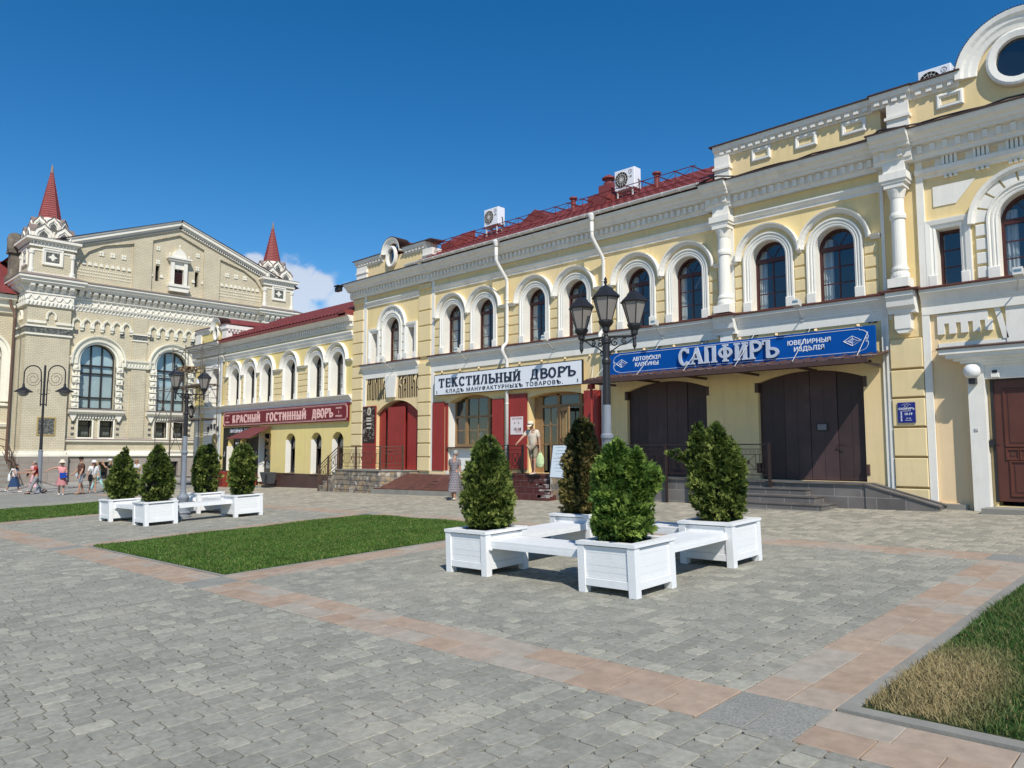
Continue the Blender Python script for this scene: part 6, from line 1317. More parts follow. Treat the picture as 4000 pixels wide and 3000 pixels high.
# ================================================================ air conditioners on the roof
def aircon(x0,x1,z0,z1,y,label,leg=True,base=None):
    t=thing('air_conditioner',label,'air conditioner',((x0+x1)/2,y,z0),'white air conditioning units on the roofs')
    m=MB(); m.fr=lambda u,v,w: (u,y-w,v); m.bev(x0,x1,z0,z1,-.36,0,.015); m.build('casing',SWHT,t)
    W=x1-x0; H=z1-z0; cx=x0+W*.36; cz=z0+H*.5; r=min(W*.33,H*.42)
    m=MB(); m.fr=lambda u,v,w: (u,y-w,v); m.prism([(cx+r*math.cos(2*pi*i/28),cz+r*math.sin(2*pi*i/28)) for i in range(28)],.0,.004); fn=m.build('fan_opening',DARK,t)
    m=MB(); m.fr=lambda u,v,w: (u,y-w,v)
    for k in range(14): a=2*pi*k/14; m.tube([(cx,cz,.012),(cx+r*math.cos(a),cz+r*math.sin(a),.012)],.006,4,raw=False)
    for q in (.35,.68,1): m.tube([(cx+r*q*math.cos(2*pi*i/24),cz+r*q*math.sin(2*pi*i/24),.012) for i in range(25)],.007,4,raw=False)
    m.prism([(cx+.055*math.cos(2*pi*i/12),cz+.055*math.sin(2*pi*i/12)) for i in range(12)],.004,.02); m.build('fan_grille',FLM,fn)
    yf=lambda u,v,w:(u,y-w,v)
    tx=txt('LG',.10,mk('grey_logo',(.12,.10,.11),.5,.05,2) if 'grey_logo' not in MATS else MATS['grey_logo'],'logo',t,x0+W*.80,z0+H*.56,.002,.003,fr=yf,off=.003)
    m=MB(yf); m.tube([(x0+W*.80+.065*math.cos(2*pi*i/16),z0+H*.80+.065*math.sin(2*pi*i/16),.004) for i in range(17)],.006,4,raw=False); m.tube([(x0+W*.80,z0+H*.84,.004),(x0+W*.80,z0+H*.77,.004),(x0+W*.80+.03,z0+H*.77,.004)],.006,4,raw=False); m.build('emblem',MATS['grey_logo'],t)
    if leg:
        m=MB(); 
        for xx in (x0+.1,x1-.1):
            for yy in (y+.04,y+.32): m.bar((xx,yy,z0-.5),(xx,yy,z0),.04)
            m.bar((xx,y,z0-.02),(xx,y+.36,z0-.02),.04)
        m.build('stand',FLM,t)
    m=MB(); m.tube([(x1+.01,y+.2,z0+.3),(x1+.05,y+.2,z0+.25),(x1+.06,y+.22,z0+.05),(x1+.02,y+.25,z0-.4)],.015,5); m.build('pipe',BLKI,t)
    return t
aircon(-21.05,-20.27,10.62,11.30,20.0,'white air conditioner standing on the left part of the red roof')
aircon(-14.72,-13.92,10.50,11.18,20.0,'white air conditioner standing on the red roof above the middle lamp')
aircon(-5.52,-4.77,10.86,11.50,20.5,'white air conditioner half hidden behind the parapet at the right')
# ================================================================ litter bin, red barrier, scaffold
bn=thing('litter_bin','dark grey litter bin with cast ornament by the tavern steps','litter bin',(-35.0,18.55,gz(-35,18.55)))
z=gz(-35,18.55); m=MB(); boxz(m,-35.3,-34.62,18.35,18.7,z,z+.12); m.build('base',BLKI,bn)
m=MB(); m.add([(-35.42,18.3,z+.75),(-34.55,18.3,z+.75),(-34.55,18.75,z+.75),(-35.42,18.75,z+.75),(-35.28,18.4,z+.2),(-34.66,18.4,z+.2),(-34.66,18.7,z+.2),(-35.28,18.7,z+.2)],[(0,1,2,3),(4,7,6,5),(0,4,5,1),(1,5,6,2),(2,6,7,3),(3,7,4,0)]); m.build('bucket',mk('grey_iron_bin',(.075,.08,.085),.5,.15,5),bn)
m=MB(); 
for s_ in (-1,1): m.tube([(-34.72+s_*.02,18.28,z+.1),(-34.72+s_*.10,18.27,z+.3),(-34.72+s_*.03,18.27,z+.52),(-34.72+s_*.07,18.27,z+.66)],.02,5)
m.build('ornament',BLKI,bn)
bl=thing('red_barrier','red painted low block wall by the tavern with slotted opening','barrier',(-38,18.2,gz(-38,18.2)))
REDB=mk('red_painted_block',(.30,.035,.02),.6,.12,3)
m=MB(); z=gz(-38.5,18.1); boxz(m,-39.9,-37.8,18.0,18.35,z-.1,z+.78); boxz(m,-37.0,-36.9,18.2,18.9,z-.1,z+.7); m.build('block',REDB,bl)
m=MB(); 
for i in range(2):
    for j in range(6): boxz(m,-39.22+i*.2,-39.12+i*.2,17.99,18.01,z+.08+j*.11,z+.15+j*.11)
m.build('slot',DARK,bl)
m=MB(); boxz(m,-37.0,-35.45,18.25,18.95,z-.1,z+.12); tag(m.build('tavern_step',CONC),'low grey stone step before the tavern entrance','step')
sc=thing('scaffold','tubular steel scaffold with plank decks around the white end bay','scaffold',(-43.5,18,gz(-43.5,18)))
SCM=mk('rusty_grey_tube',(.14,.12,.10),.6,.2,5); PLK=mk('weathered_plank',(.20,.155,.105),.85,.25,6)
XS=(-47.2,-45.0,-43.2,-40.9); z0=gz(-44,18)
for y in (17.6,18.5):
    for x in XS:
        m=MB(); m.tube([(x,y,z0-.1),(x,y,7.9 if x!=XS[0] else 6.6)],.026,6); m.build('upright',SCM,sc)
m=MB()
for h in (.4,1.75,3.6,5.5,6.4,7.7):
    for y in (17.6,18.5): m.tube([(XS[0] if h<6.5 else XS[1],y,h),(XS[3],y,h)],.02,5)
    for x in XS: m.tube([(x,17.6,h),(x,18.5,h)],.02,5)
for x in (XS[3],XS[0]):
    for k in range(24):
        h=.3+k*.3; 
        if h<(7.6 if x==XS[3] else 6.4): m.tube([(x,17.6,h),(x+.0,18.1,h)],.014,4)
for (a,b,h0,h1) in ((0,1,.4,1.75),(1,2,1.75,3.6),(1,2,3.6,1.75),(0,1,3.6,5.5),(2,3,5.5,3.6),(1,2,6.4,7.7),(0,1,5.5,3.6)): m.tube([(XS[a],17.58,h0),(XS[b],17.58,h1)],.018,4)
m.build('brace',SCM,sc)
for h,a,b in ((1.77,-47.4,-40.8),(3.62,-45.3,-40.7),(5.52,-45.2,-40.8)):
    m=MB()
    for k in range(4): boxz(m,a+.1*(k%2),b-.07*(k%3),17.62+k*.22,17.82+k*.22,h+.022,h+.065)
    m.build('plank_deck',PLK,sc)
def pallet(x,y,z,label):
    t=MB(); 
    for k in range(6): boxz(t,x-.6,x+.6,y-.4+k*.14,y-.3+k*.14,z+.11,z+.13)
    for k in range(3): boxz(t,x-.6,x+.6,y-.4+k*.34,y-.29+k*.34,z,z+.02)
    for k in range(3):
        for j in range(3): boxz(t,x-.6+k*.53,x-.46+k*.53,y-.4+j*.34,y-.29+j*.34,z+.021,z+.109)
    tag(t.build('pallet',mk('raw_pallet_wood',(.33,.22,.12),.85,.2,7) if 'raw_pallet_wood' not in MATS else MATS['raw_pallet_wood']),label,'pallet','wooden pallets at the scaffold')
pallet(-44.2,18.1,6.45,'wooden pallet lying on the upper scaffold deck'); pallet(-44.0,18.1,6.6,'wooden pallet topmost of the two on the scaffold'); pallet(-46.8,17.7,gz(-46.8,17.7),'wooden pallet on the ground at the scaffold foot')
m=MB(); m.lathe((-42.1,18.0,5.59),[(.16,0),(.19,.28),(.2,.3),(.17,.3),(.15,.05)],14); tag(m.build('bucket',SWHT),'white plastic bucket on the upper scaffold deck','bucket')
wl=thing('wall_lantern','small old style lantern on a curved bracket behind the scaffold','lantern',(-43.8,18.5,3.5)); mi,mg,mc=MB(),MB(),MB(); lantern(mi,mg,mc,(-43.9,18.35,3.75),1.3)
mc.build('cap',BLKI,wl); mg.build('glass',LGLASS,wl); m=MB(); m.tube([(-43.9,18.35,4.7),(-43.6,18.4,4.85),(-43.2,18.7,4.7),(-43.1,18.95,4.4)],.02,5); mi.build('cage',BLKI,wl); m.build('bracket',BLKI,wl)
# awning over the tavern door
aw=thing('awning','dark red sloping awning with scrolled iron bracket over the tavern door','awning',(-37,18.9,2.7))
m=MB(); m.add([(-37.6,18.9,3.12),(-35.55,18.9,3.12),(-35.6,17.75,2.52),(-38.05,17.75,2.52),(-37.6,18.9,3.09),(-35.55,18.9,3.09),(-35.6,17.75,2.49),(-38.05,17.75,2.49)],[(0,1,2,3),(4,7,6,5),(0,4,5,1),(1,5,6,2),(2,6,7,3),(3,7,4,0)]); m.build('canopy_sheet',mk('wine_red_sheet',(.16,.042,.042),.6,.1,2),aw)
m=MB()
for x in (-35.6,-37.8):
    m.tube([(x,18.9,1.5),(x,18.85,2.4),(x,18.4,2.7),(x,17.8,2.5)],.016,4); m.tube([(x,18.9,1.4),(x,18.9,3.08)],.018,4)
    for k,(yy,zz_,r_) in enumerate(((18.78,1.75,.09),(18.76,2.05,.10),(18.7,2.4,.12),(18.5,2.62,.1),(18.74,1.5,.07))): m.tube([(x,yy+r_*(1-a/18)*math.cos(a*.6+k),zz_+r_*(1-a/18)*math.sin(a*.6+k)) for a in range(14)],.011,4)
m.build('bracket',mk('ochre_iron',(.16,.10,.03),.6,.2,4),aw)
# ================================================================ exchange hall (cream brick, gabled) closing the square
H=thing('brick_hall','large ornate cream brick hall with white cornice, gable and two red corner spires','building',(-58,22.8,gz(-58,22.8)))
WY=[(17.53,1.17),(22.62,1.12),(27.9,1.17)]
HL=[arch(c,h,8.2,4.78,18) for c,h in WY]
sm=[]
for c,h in WY: sm+=[rect(c-1.10,c-.22,2.82,4.0),rect(c+.28,c+1.16,2.82,4.0)]
bs=[rect(c-.55,c+.55,-.1,1.1) for c in (17.95,22.75,27.9)]
m=MB(BF); m.holed(rect(13.3,32.0,1.85,13.0),HL+sm,0,.55); m.holed(rect(13.3,32,2.6,2.601),[],0,0) if False else None; m.build('wall',CBRICK,H)
m=MB(BF); m.holed(rect(13.3,32.0,-1.5,1.55),bs,.18,.6); m.build('stone_base',GRST,H)
m=MB(BF); m.mould(13.0,32.2,[(0,1.5),(.30,1.5),(.30,1.62),(.22,1.72),(.16,1.86),(0,1.9)]); m.mould(15.45,32.0,[(0,2.5),(.18,2.52),(.20,2.62),(.10,2.74),(0,2.78)]); m.build('plinth_mould',CREAM,H)
m=MB(BF); m.mould(15.45,32.0,[(0,2.755),(.21,2.64),(.22,2.655),(0,2.80)]); m.build('ledge_flashing',TINR,H)
# sides, back and roof
m=MB(BF); m.add([(13.3,-1.5,-.02),(13.3,13,-.02),(13.3,13,-40),(13.3,-1.5,-40),(32,-1.5,-.02),(32,13,-.02),(32,13,-40),(32,-1.5,-40)],[(0,1,2,3),(4,5,6,7),(3,2,6,7)]); m.add([(13.4,2,-3),(31.9,2,-3),(31.9,12.5,-3),(13.4,12.5,-3)],[(0,1,2,3)]); m.build('side_wall',CBRICK,H)
GP_=[(13.5,13.4),(32.2,13.4),(32.2,15.75),(22.85,19.25),(13.5,15.75)]
m=MB(BF)
pl=[(15.85,13.78),(19.6,13.78),(19.6,17.1),(17.6,16.55),(16.6,15.95),(16.1,15.3),(15.85,14.6)]
pr_=[(45.7-u,v) for u,v in reversed(pl)]
pc=[(20.9,13.78),(24.8,13.78),(24.8,17.6),(22.85,18.4),(20.9,17.6)]
m.holed(GP_,[pl,pr_,pc],0,.16); gw=m.build('gable',CBRICK,H)
m=MB(BF)
for p in (pl,pr_): m.add([(u,v,-.16) for u,v in p],[tuple(range(len(p)))])
m.holed(pc,[rect(21.22,21.52,14.6,15.8),rect(24.18,24.48,14.6,15.8)],-.16,.3); m.build('recessed_panel',CBRICK,gw)
m=MB(BF)
for a in (21.2,24.16): m.box(a,a+.34,14.58,15.82,-.48,-.46)
m.build('slit_window',DARK,gw)
m=MB(BF)     # small brick rosettes, niches and zigzag courses in the panels
for c0 in (0,1):
    f=(lambda u:u) if c0==0 else (lambda u:45.7-u)
    for i in range(9): u=16.35+.375*i; m.prism([(f(u)-.12,14.98-.04*i*0),(f(u)+.12,14.98),(f(u)+.10,15.15),(f(u),15.24),(f(u)-.10,15.15)],-.16,-.08)
    for i in range(3):
        u=17.45+.75*i; z=15.95
        for a in range(4): m.prism([(f(u)+.12*math.cos(a*pi/2+pi/4)+.09*math.cos(q*pi/4),z+.12*math.sin(a*pi/2+pi/4)+.09*math.sin(q*pi/4)) for q in range(8)],-.16,-.10)
    for j in range(3):
        for i in range(22): u=16.0+.165*i; z=14.2+.22*j; m.prism([(f(u)-.05,z),(f(u)+.05,z),(f(u),z+.09)],-.16,-.12)
for s_ in (-1,1):
    for z in (15.95,17.0): 
        for a in range(4): m.prism([(22.85+s_*1.5+.11*math.cos(a*pi/2+pi/4)+.08*math.cos(q*pi/4),z+.1+.11*math.sin(a*pi/2+pi/4)+.08*math.sin(q*pi/4)) for q in range(8)],-.16,-.10)
    for i in range(2): u=22.85+s_*(1.2+.75*i); m.prism([(u-.12,14.9),(u+.12,14.9),(u+.1,15.05),(u,15.15),(u-.1,15.05)],-.16,-.08)
m.build('brick_ornament',CREAM,gw)
def slope(p,q,w0,w1,d0,d1,mat,name,par):
    m=MB(BF); (a,b),(c,d)=p,q; l=math.hypot(c-a,d-b); nx,ny=-(d-b)/l,(c-a)/l
    if ny<0: nx,ny=-nx,-ny
    m.add([(a+nx*d0,b+ny*d0,w0),(c+nx*d0,d+ny*d0,w0),(c+nx*d1,d+ny*d1,w0),(a+nx*d1,b+ny*d1,w0),(a+nx*d0,b+ny*d0,w1),(c+nx*d0,d+ny*d0,w1),(c+nx*d1,d+ny*d1,w1),(a+nx*d1,b+ny*d1,w1)],[(0,1,2,3),(4,7,6,5),(0,4,5,1),(1,5,6,2),(2,6,7,3),(3,7,4,0)])
    return m
m=MB(BF)
for sd in (0,1):
    f=(lambda u:u) if sd==0 else (lambda u:45.7-u)
    p,q=(f(15.1),16.32),(f(22.85),19.25)
    for (w1,d0,d1) in ((.14,-.40,-.22),(.22,-.22,-.12),(.34,-.12,.12),(.42,.12,.22)):
        x=slope(p,q,-.1,w1,d0,d1,None,None,None); b=len(m.v); m.v+=x.v; m.f+=[tuple(i+b for i in g) for g in x.f]
    n=44
    for i in range(n):
        t=(i+.5)/n; u=p[0]+(q[0]-p[0])*t; z=p[1]+(q[1]-p[1])*t-.46; m.prism([(u-.075,z+.16),(u+.075,z+.16),(u,z)],-.02,.14)
m.build('raking_cornice',CWHT,gw)
m=MB(BF); m.add([(22.85,19.49,.47),(12.8,15.74,.47),(12.8,15.74,-40),(22.85,19.49,-40),(32.9,15.74,.47),(32.9,15.72,-40)],[(0,1,2,3),(0,3,5,4)]); m.add([(22.85,19.46,.47),(13.0,15.76,.47),(13.0,15.76,-40),(22.85,19.46,-40),(32.7,15.76,.47),(32.7,15.74,-40)],[(0,3,2,1),(0,4,5,3)]); m.build('roof',ROOF,H)
# gable window aedicule
m=MB(BF); c=22.85
m.box(c-.62,c-.36,14.5,16.3,-.16,.18); m.box(c+.36,c+.62,14.5,16.3,-.16,.18); m.box(c-.36,c+.36,15.72,16.3,-.16,.06); m.box(c-.78,c+.78,16.3,16.45,-.16,.28); m.box(c-.88,c+.88,16.45,16.58,-.16,.38)
m.prism([(c-.5,16.58),(c+.5,16.58),(c+.5,16.8),(c+.3,17.1),(c,17.3),(c-.3,17.1),(c-.5,16.8)],-.16,.2); m.box(c-.8,c+.8,14.3,14.5,-.16,.34); m.prism([(c-.7,13.95),(c+.7,13.95),(c+.78,14.3),(c-.78,14.3)],-.16,.26)
for u,z in ((c,17.32),(c-.72,16.6),(c+.72,16.6)): m.lathe((-58+.1,u,z),[(.06,0),(.03,.06),(.07,.13),(.05,.2),(.01,.32)],8)
gwin=m.build('gable_window',CWHT,gw)
m=MB(BF); m.box(c-.34,c+.34,14.5,15.5,-.14,-.1); m.prism([(c-.17+.17*math.cos(a*pi/6),15.5+.2*math.sin(a*pi/6)) for a in range(7)],-.14,-.1); m.prism([(c+.17+.17*math.cos(a*pi/6),15.5+.2*math.sin(a*pi/6)) for a in range(7)],-.14,-.1); m.build('dark_louvre',DARK,gwin)
m=MB(BF)
for k in range(8): m.box(c-.33,c+.33,14.55+k*.12,14.60+k*.12,-.1,-.06)
m.build('louvre_slat',WINF,gwin)
# main cornice with bracket row, zigzag band and dentils
def hallcornice(u0,u1,w,name='cornice'):
    m=MB(BF); L_=u1-u0
    m.mould(u0-.0,u1+.0,[(0,13.02),(w+.42,13.02),(w+.44,13.12),(w+.58,13.2),(w+.62,13.33),(w+.70,13.36),(w+.70,13.5),(0,13.52)])
    m.box(u0,u1,11.60,13.02,-.1,w); m.mould(u0,u1,[(0,11.84),(w+.10,11.84),(w+.14,11.92),(w+.14,11.96),(0,11.98)])
    m.mould(u0,u1,[(0,12.40),(w+.10,12.40),(w+.14,12.46),(w+.14,12.5),(0,12.52)])
    n=max(2,round(L_/.46))
    for i in range(n):
        c=u0+L_*(i+.5)/n; m.mould(c-.13,c+.13,[(w,12.55),(w+.10,12.56),(w+.13,12.64),(w+.20,12.68),(w+.26,12.80),(w+.36,12.86),(w+.38,13.02),(w,13.02)])
        m.mould(c-.17,c+.17,[(w,12.78),(w+.30,12.78),(w+.34,12.86),(w,12.88)])
    n=max(3,round(L_/.42))
    for i in range(n):      # zigzag
        a=u0+L_*i/n; b=a+L_/n; cc=(a+b)/2
        m.prism([(a,12.0),(a+.09,12.0),(cc,12.26),(b-.09,12.0),(b,12.0),(cc,12.38)],w,w+.09)
    n=max(4,round(L_/.24))
    for i in range(n): c=u0+L_*(i+.5)/n; m.add([(c-.10,11.62,w),(c+.10,11.62,w),(c+.10,11.84,w),(c-.10,11.84,w),(c,11.62,w+.02),(c,11.84,w+.13)],[(0,4,5,3),(4,1,2,5),(3,5,2),(0,1,4)])
    return m.build(name,CWHT,H)
hallcornice(15.5,30.0,.02)
m=MB(BF); m.mould(13.0,32.7,[(0,13.505),(.78,13.503),(.78,13.53),(0,13.75)]); m.build('cornice_flashing',TINR,H)
# blind arcades of little ogee niches
def ogee(m,c,z,h,w1): m.sweep([((c-h,z-.28),(-1,0)),((c-h,z),(-1,0)),((c-h*.8,z+h*.55),(-.8,.6)),((c-h*.35,z+h*.95),(-.4,.9)),((c,z+h*1.25),(0,1)),((c+h*.35,z+h*.95),(.4,.9)),((c+h*.8,z+h*.55),(.8,.6)),((c+h,z),(1,0)),((c+h,z-.28),(1,0))],[(0,0),(0,w1),(.10,w1+.03),(.12,0)])
for cc in (17.66,22.8,28.0):
    m=MB(BF)
    for i in range(6):
        c=cc-1.62+.65*i; ogee(m,c,10.78,.20,.14)
    for i in range(7): c=cc-1.95+.65*i; m.box(c-.13,c+.13,10.44,10.62,0,.18); m.box(c-.10,c+.10,10.28,10.44,0,.12)
    m.build('blind_arcade',CREAM,H)
# vertical strips, tile bands, spring bands
m=MB(BF)
for a,b in ((15.5,15.62),(19.62,19.75),(20.72,20.85),(24.7,24.85),(25.8,25.95)): pass
for a,b in ((19.72,20.75),(24.85,25.85)): m.box(a,b,2.78,11.6,-.05,.10)
m.build('brick_pier',CBRICK,H)
m=MB(BF)
for a,b,w_ in ((19.7,20.77,.1),(24.83,25.87,.1)):
    m.box(a,b,9.85,9.95,0,w_+.06); m.box(a,b,10.3,10.4,0,w_+.06)
for a,b,w_ in ((15.25,16.02,.0),(19.08,21.2,.1),(24.1,26.6,.1)):
    m.mould(a,b,[(0,7.82),(w_+.08,7.84),(w_+.1,7.92),(w_+.1,8.2),(w_+.22,8.3),(w_+.24,8.4),(0,8.45)])
    n=int((b-a)/.2)
    for i in range(n): c=a+(b-a)*(i+.5)/n; m.add([(c-.08,7.95,w_+.1),(c+.08,7.95,w_+.1),(c+.08,8.15,w_+.1),(c-.08,8.15,w_+.1),(c,7.95,w_+.11),(c,8.15,w_+.2)],[(0,4,5,3),(4,1,2,5),(3,5,2),(0,1,4)])
m.build('spring_band',CREAM,H)
m=MB(BF)
for a,b in ((19.72,20.75),(24.85,25.85)): m.box(a+.02,b-.02,9.95,10.3,.1,.112)
for c,_ in WY:
    for s_ in (-1,1): m.box(c+s_*1.52-.15,c+s_*1.52+.15,10.0,10.28,0,.02)
    for s_ in (-1,1):
        for z in (2.95,3.35,3.75): m.box(c+s_*1.45-.1+.03,c+s_*1.45+.1+.03,z,z+.18,0,.02)
m.build('tile_inlay',MOSA,H)
# great arched windows
HG=mk('pale_window_blind',(.74,.82,.80),.35,.06,1.5,spec=.5,stain=(.62,.70,.72),stain_amt=.5,stain_scale=.6)
for c,h in WY:
    m=MB(BF); m.sweep(archpath(c,h,8.2,7.9,n=24),[(0,-.05),(0,.10),(.14,.12),(.16,.22),(.30,.24),(.33,.16),(.46,.18),(.50,.34),(.58,.36),(.60,0)])
    for s_ in (-1,1):      # baluster-like jamb columns
        u=c+s_*(h+.22)
        a_,b_=sorted((c+s_*h,c+s_*(h+.46))); m.box(a_,b_,4.78,7.9,-.02,.05); m.box(a_,c+s_*(h+.12) if s_>0 else b_,4.78,7.9,-.02,.16) if s_>0 else m.box(c+s_*(h+.12),b_,4.78,7.9,-.02,.16)
        for k in range(7):
            z=4.82+k*.44
            m.box(a_-.0,b_+.0,z,z+.08,0,.26)
            if k%2: m.lathe((-58+.1,u,z+.08),[(.07,0),(.12,.09),(.06,.18),(.12,.27),(.08,.34)],8)
            else: m.box(a_,b_,z+.1,z+.36,0,.20); m.lathe((-58+.2,u,z+.12),[(.09,0),(.11,.11),(.07,.22)],8)
    m.mould(c-h-.62,c+h+.62,[(0,4.40),(.28,4.44),(.42,4.56),(.44,4.72),(.2,4.78),(0,4.80)])
    for i in range(15): u=c-h-.2+(2*h+.4)*(i+.5)/15; m.prism([(u-.07,4.4),(u+.07,4.4),(u+.03,4.16),(u-.05,4.12)],0,.16)
    for s_ in (-1,1): m.prism([(c+s_*(h+.3)-.26,4.44),(c+s_*(h+.3)+.26,4.44),(c+s_*(h+.3)+.1,4.05),(c+s_*(h+.3),3.9),(c+s_*(h+.3)-.1,4.05)],0,.22)
    wd=m.build('window',CREAM,H)
    m=MB(BF); d=-.45
    m.sweep(archpath(c,h-.08,8.2,4.86,n=20),[(0,d),(0,d+.08),(.08,d+.08),(.08,d)])
    for x in (-.36,.36): m.box(c+x-.05,c+x+.05,4.84,8.2+math.sqrt(h*h-.13),d,d+.09)
    for z,t in ((5.62,.045),(7.32,.045),(7.86,.06)): m.box(c-h,c+h,z-t,z+t,d-.0,d+.075)
    m.box(c-h,c+h,4.78,4.9,d,d+.1); m.build('frame',WINB,wd)
    m=MB(BF); o=arch(c,h-.02,8.2,4.8,18); m.add([(u,v,d-.05) for u,v in o],[tuple(range(len(o)))]); m.build('blind',HG,wd)
    m=MB(BF); m.add([(u,v,d+.02) for u,v in o],[tuple(range(len(o)))]); m.build('pane',GLASS,wd)
    m=MB(BF); m.mould(c-h-.64,c+h+.64,[(.0,4.785),(.46,4.73),(.46,4.74),(0,4.82)]); m.build('sill_flashing',TINR,wd)
for r_ in sm:
    a,b=r_[0][0],r_[1][0]; m=MB(BF)
    e=[((a,2.82),(-1,-1)),((b,2.82),(1,-1)),((b,4.0),(1,1)),((a,4.0),(-1,1))]; m.sweep(e,[(0,-.2),(0,.06),(.10,.08),(.11,0)],closed=True); wd=m.build('small_window',CREAM,H)
    m=MB(BF); d=-.4
    for q in ((a,a+.07,2.82,4.0),(b-.07,b,2.82,4.0),(a,b,2.82,2.9),(a,b,3.92,4.0),(a,b,3.6,3.66)): m.box(*q,d,d+.06)
    m.build('frame',WINB,wd); m=MB(BF); m.add([(u,v,d-.02) for u,v in rect(a,b,2.82,4.0)],[(0,1,2,3)]); m.build('pane',GLASS,wd)
    m=MB(BF)
    for k in range(3): u=a+.2+k*.2; m.box(u,u+.13,3.02,3.22,d-.10,d-.08)
    m.box(a+.05,b-.05,2.85,3.95,d-.2,d-.18); m.build('blind',mk('grey_blind',(.30,.29,.26),.8,.1,4) if 'grey_blind' not in MATS else MATS['grey_blind'],wd)
for r_ in bs:
    a,b=r_[0][0],r_[1][0]; m=MB(BF); d=-.2
    for q in ((a,a+.08,-.1,1.1),(b-.08,b,-.1,1.1),((a+b)/2-.1,(a+b)/2+.1,-.1,1.1),(a,b,1.0,1.1),(a,b,.45,.5)): m.box(*q,d,d+.1)
    wd=m.build('basement_window',WINB,H); m=MB(BF); m.add([(u,v,d) for u,v in r_],[(0,1,2,3)]); m.build('pane',GLASS,wd); m=MB(BF); m.box(a-.1,b+.1,-.2,-.08,.1,.5); m.build('sill',CONC,wd)
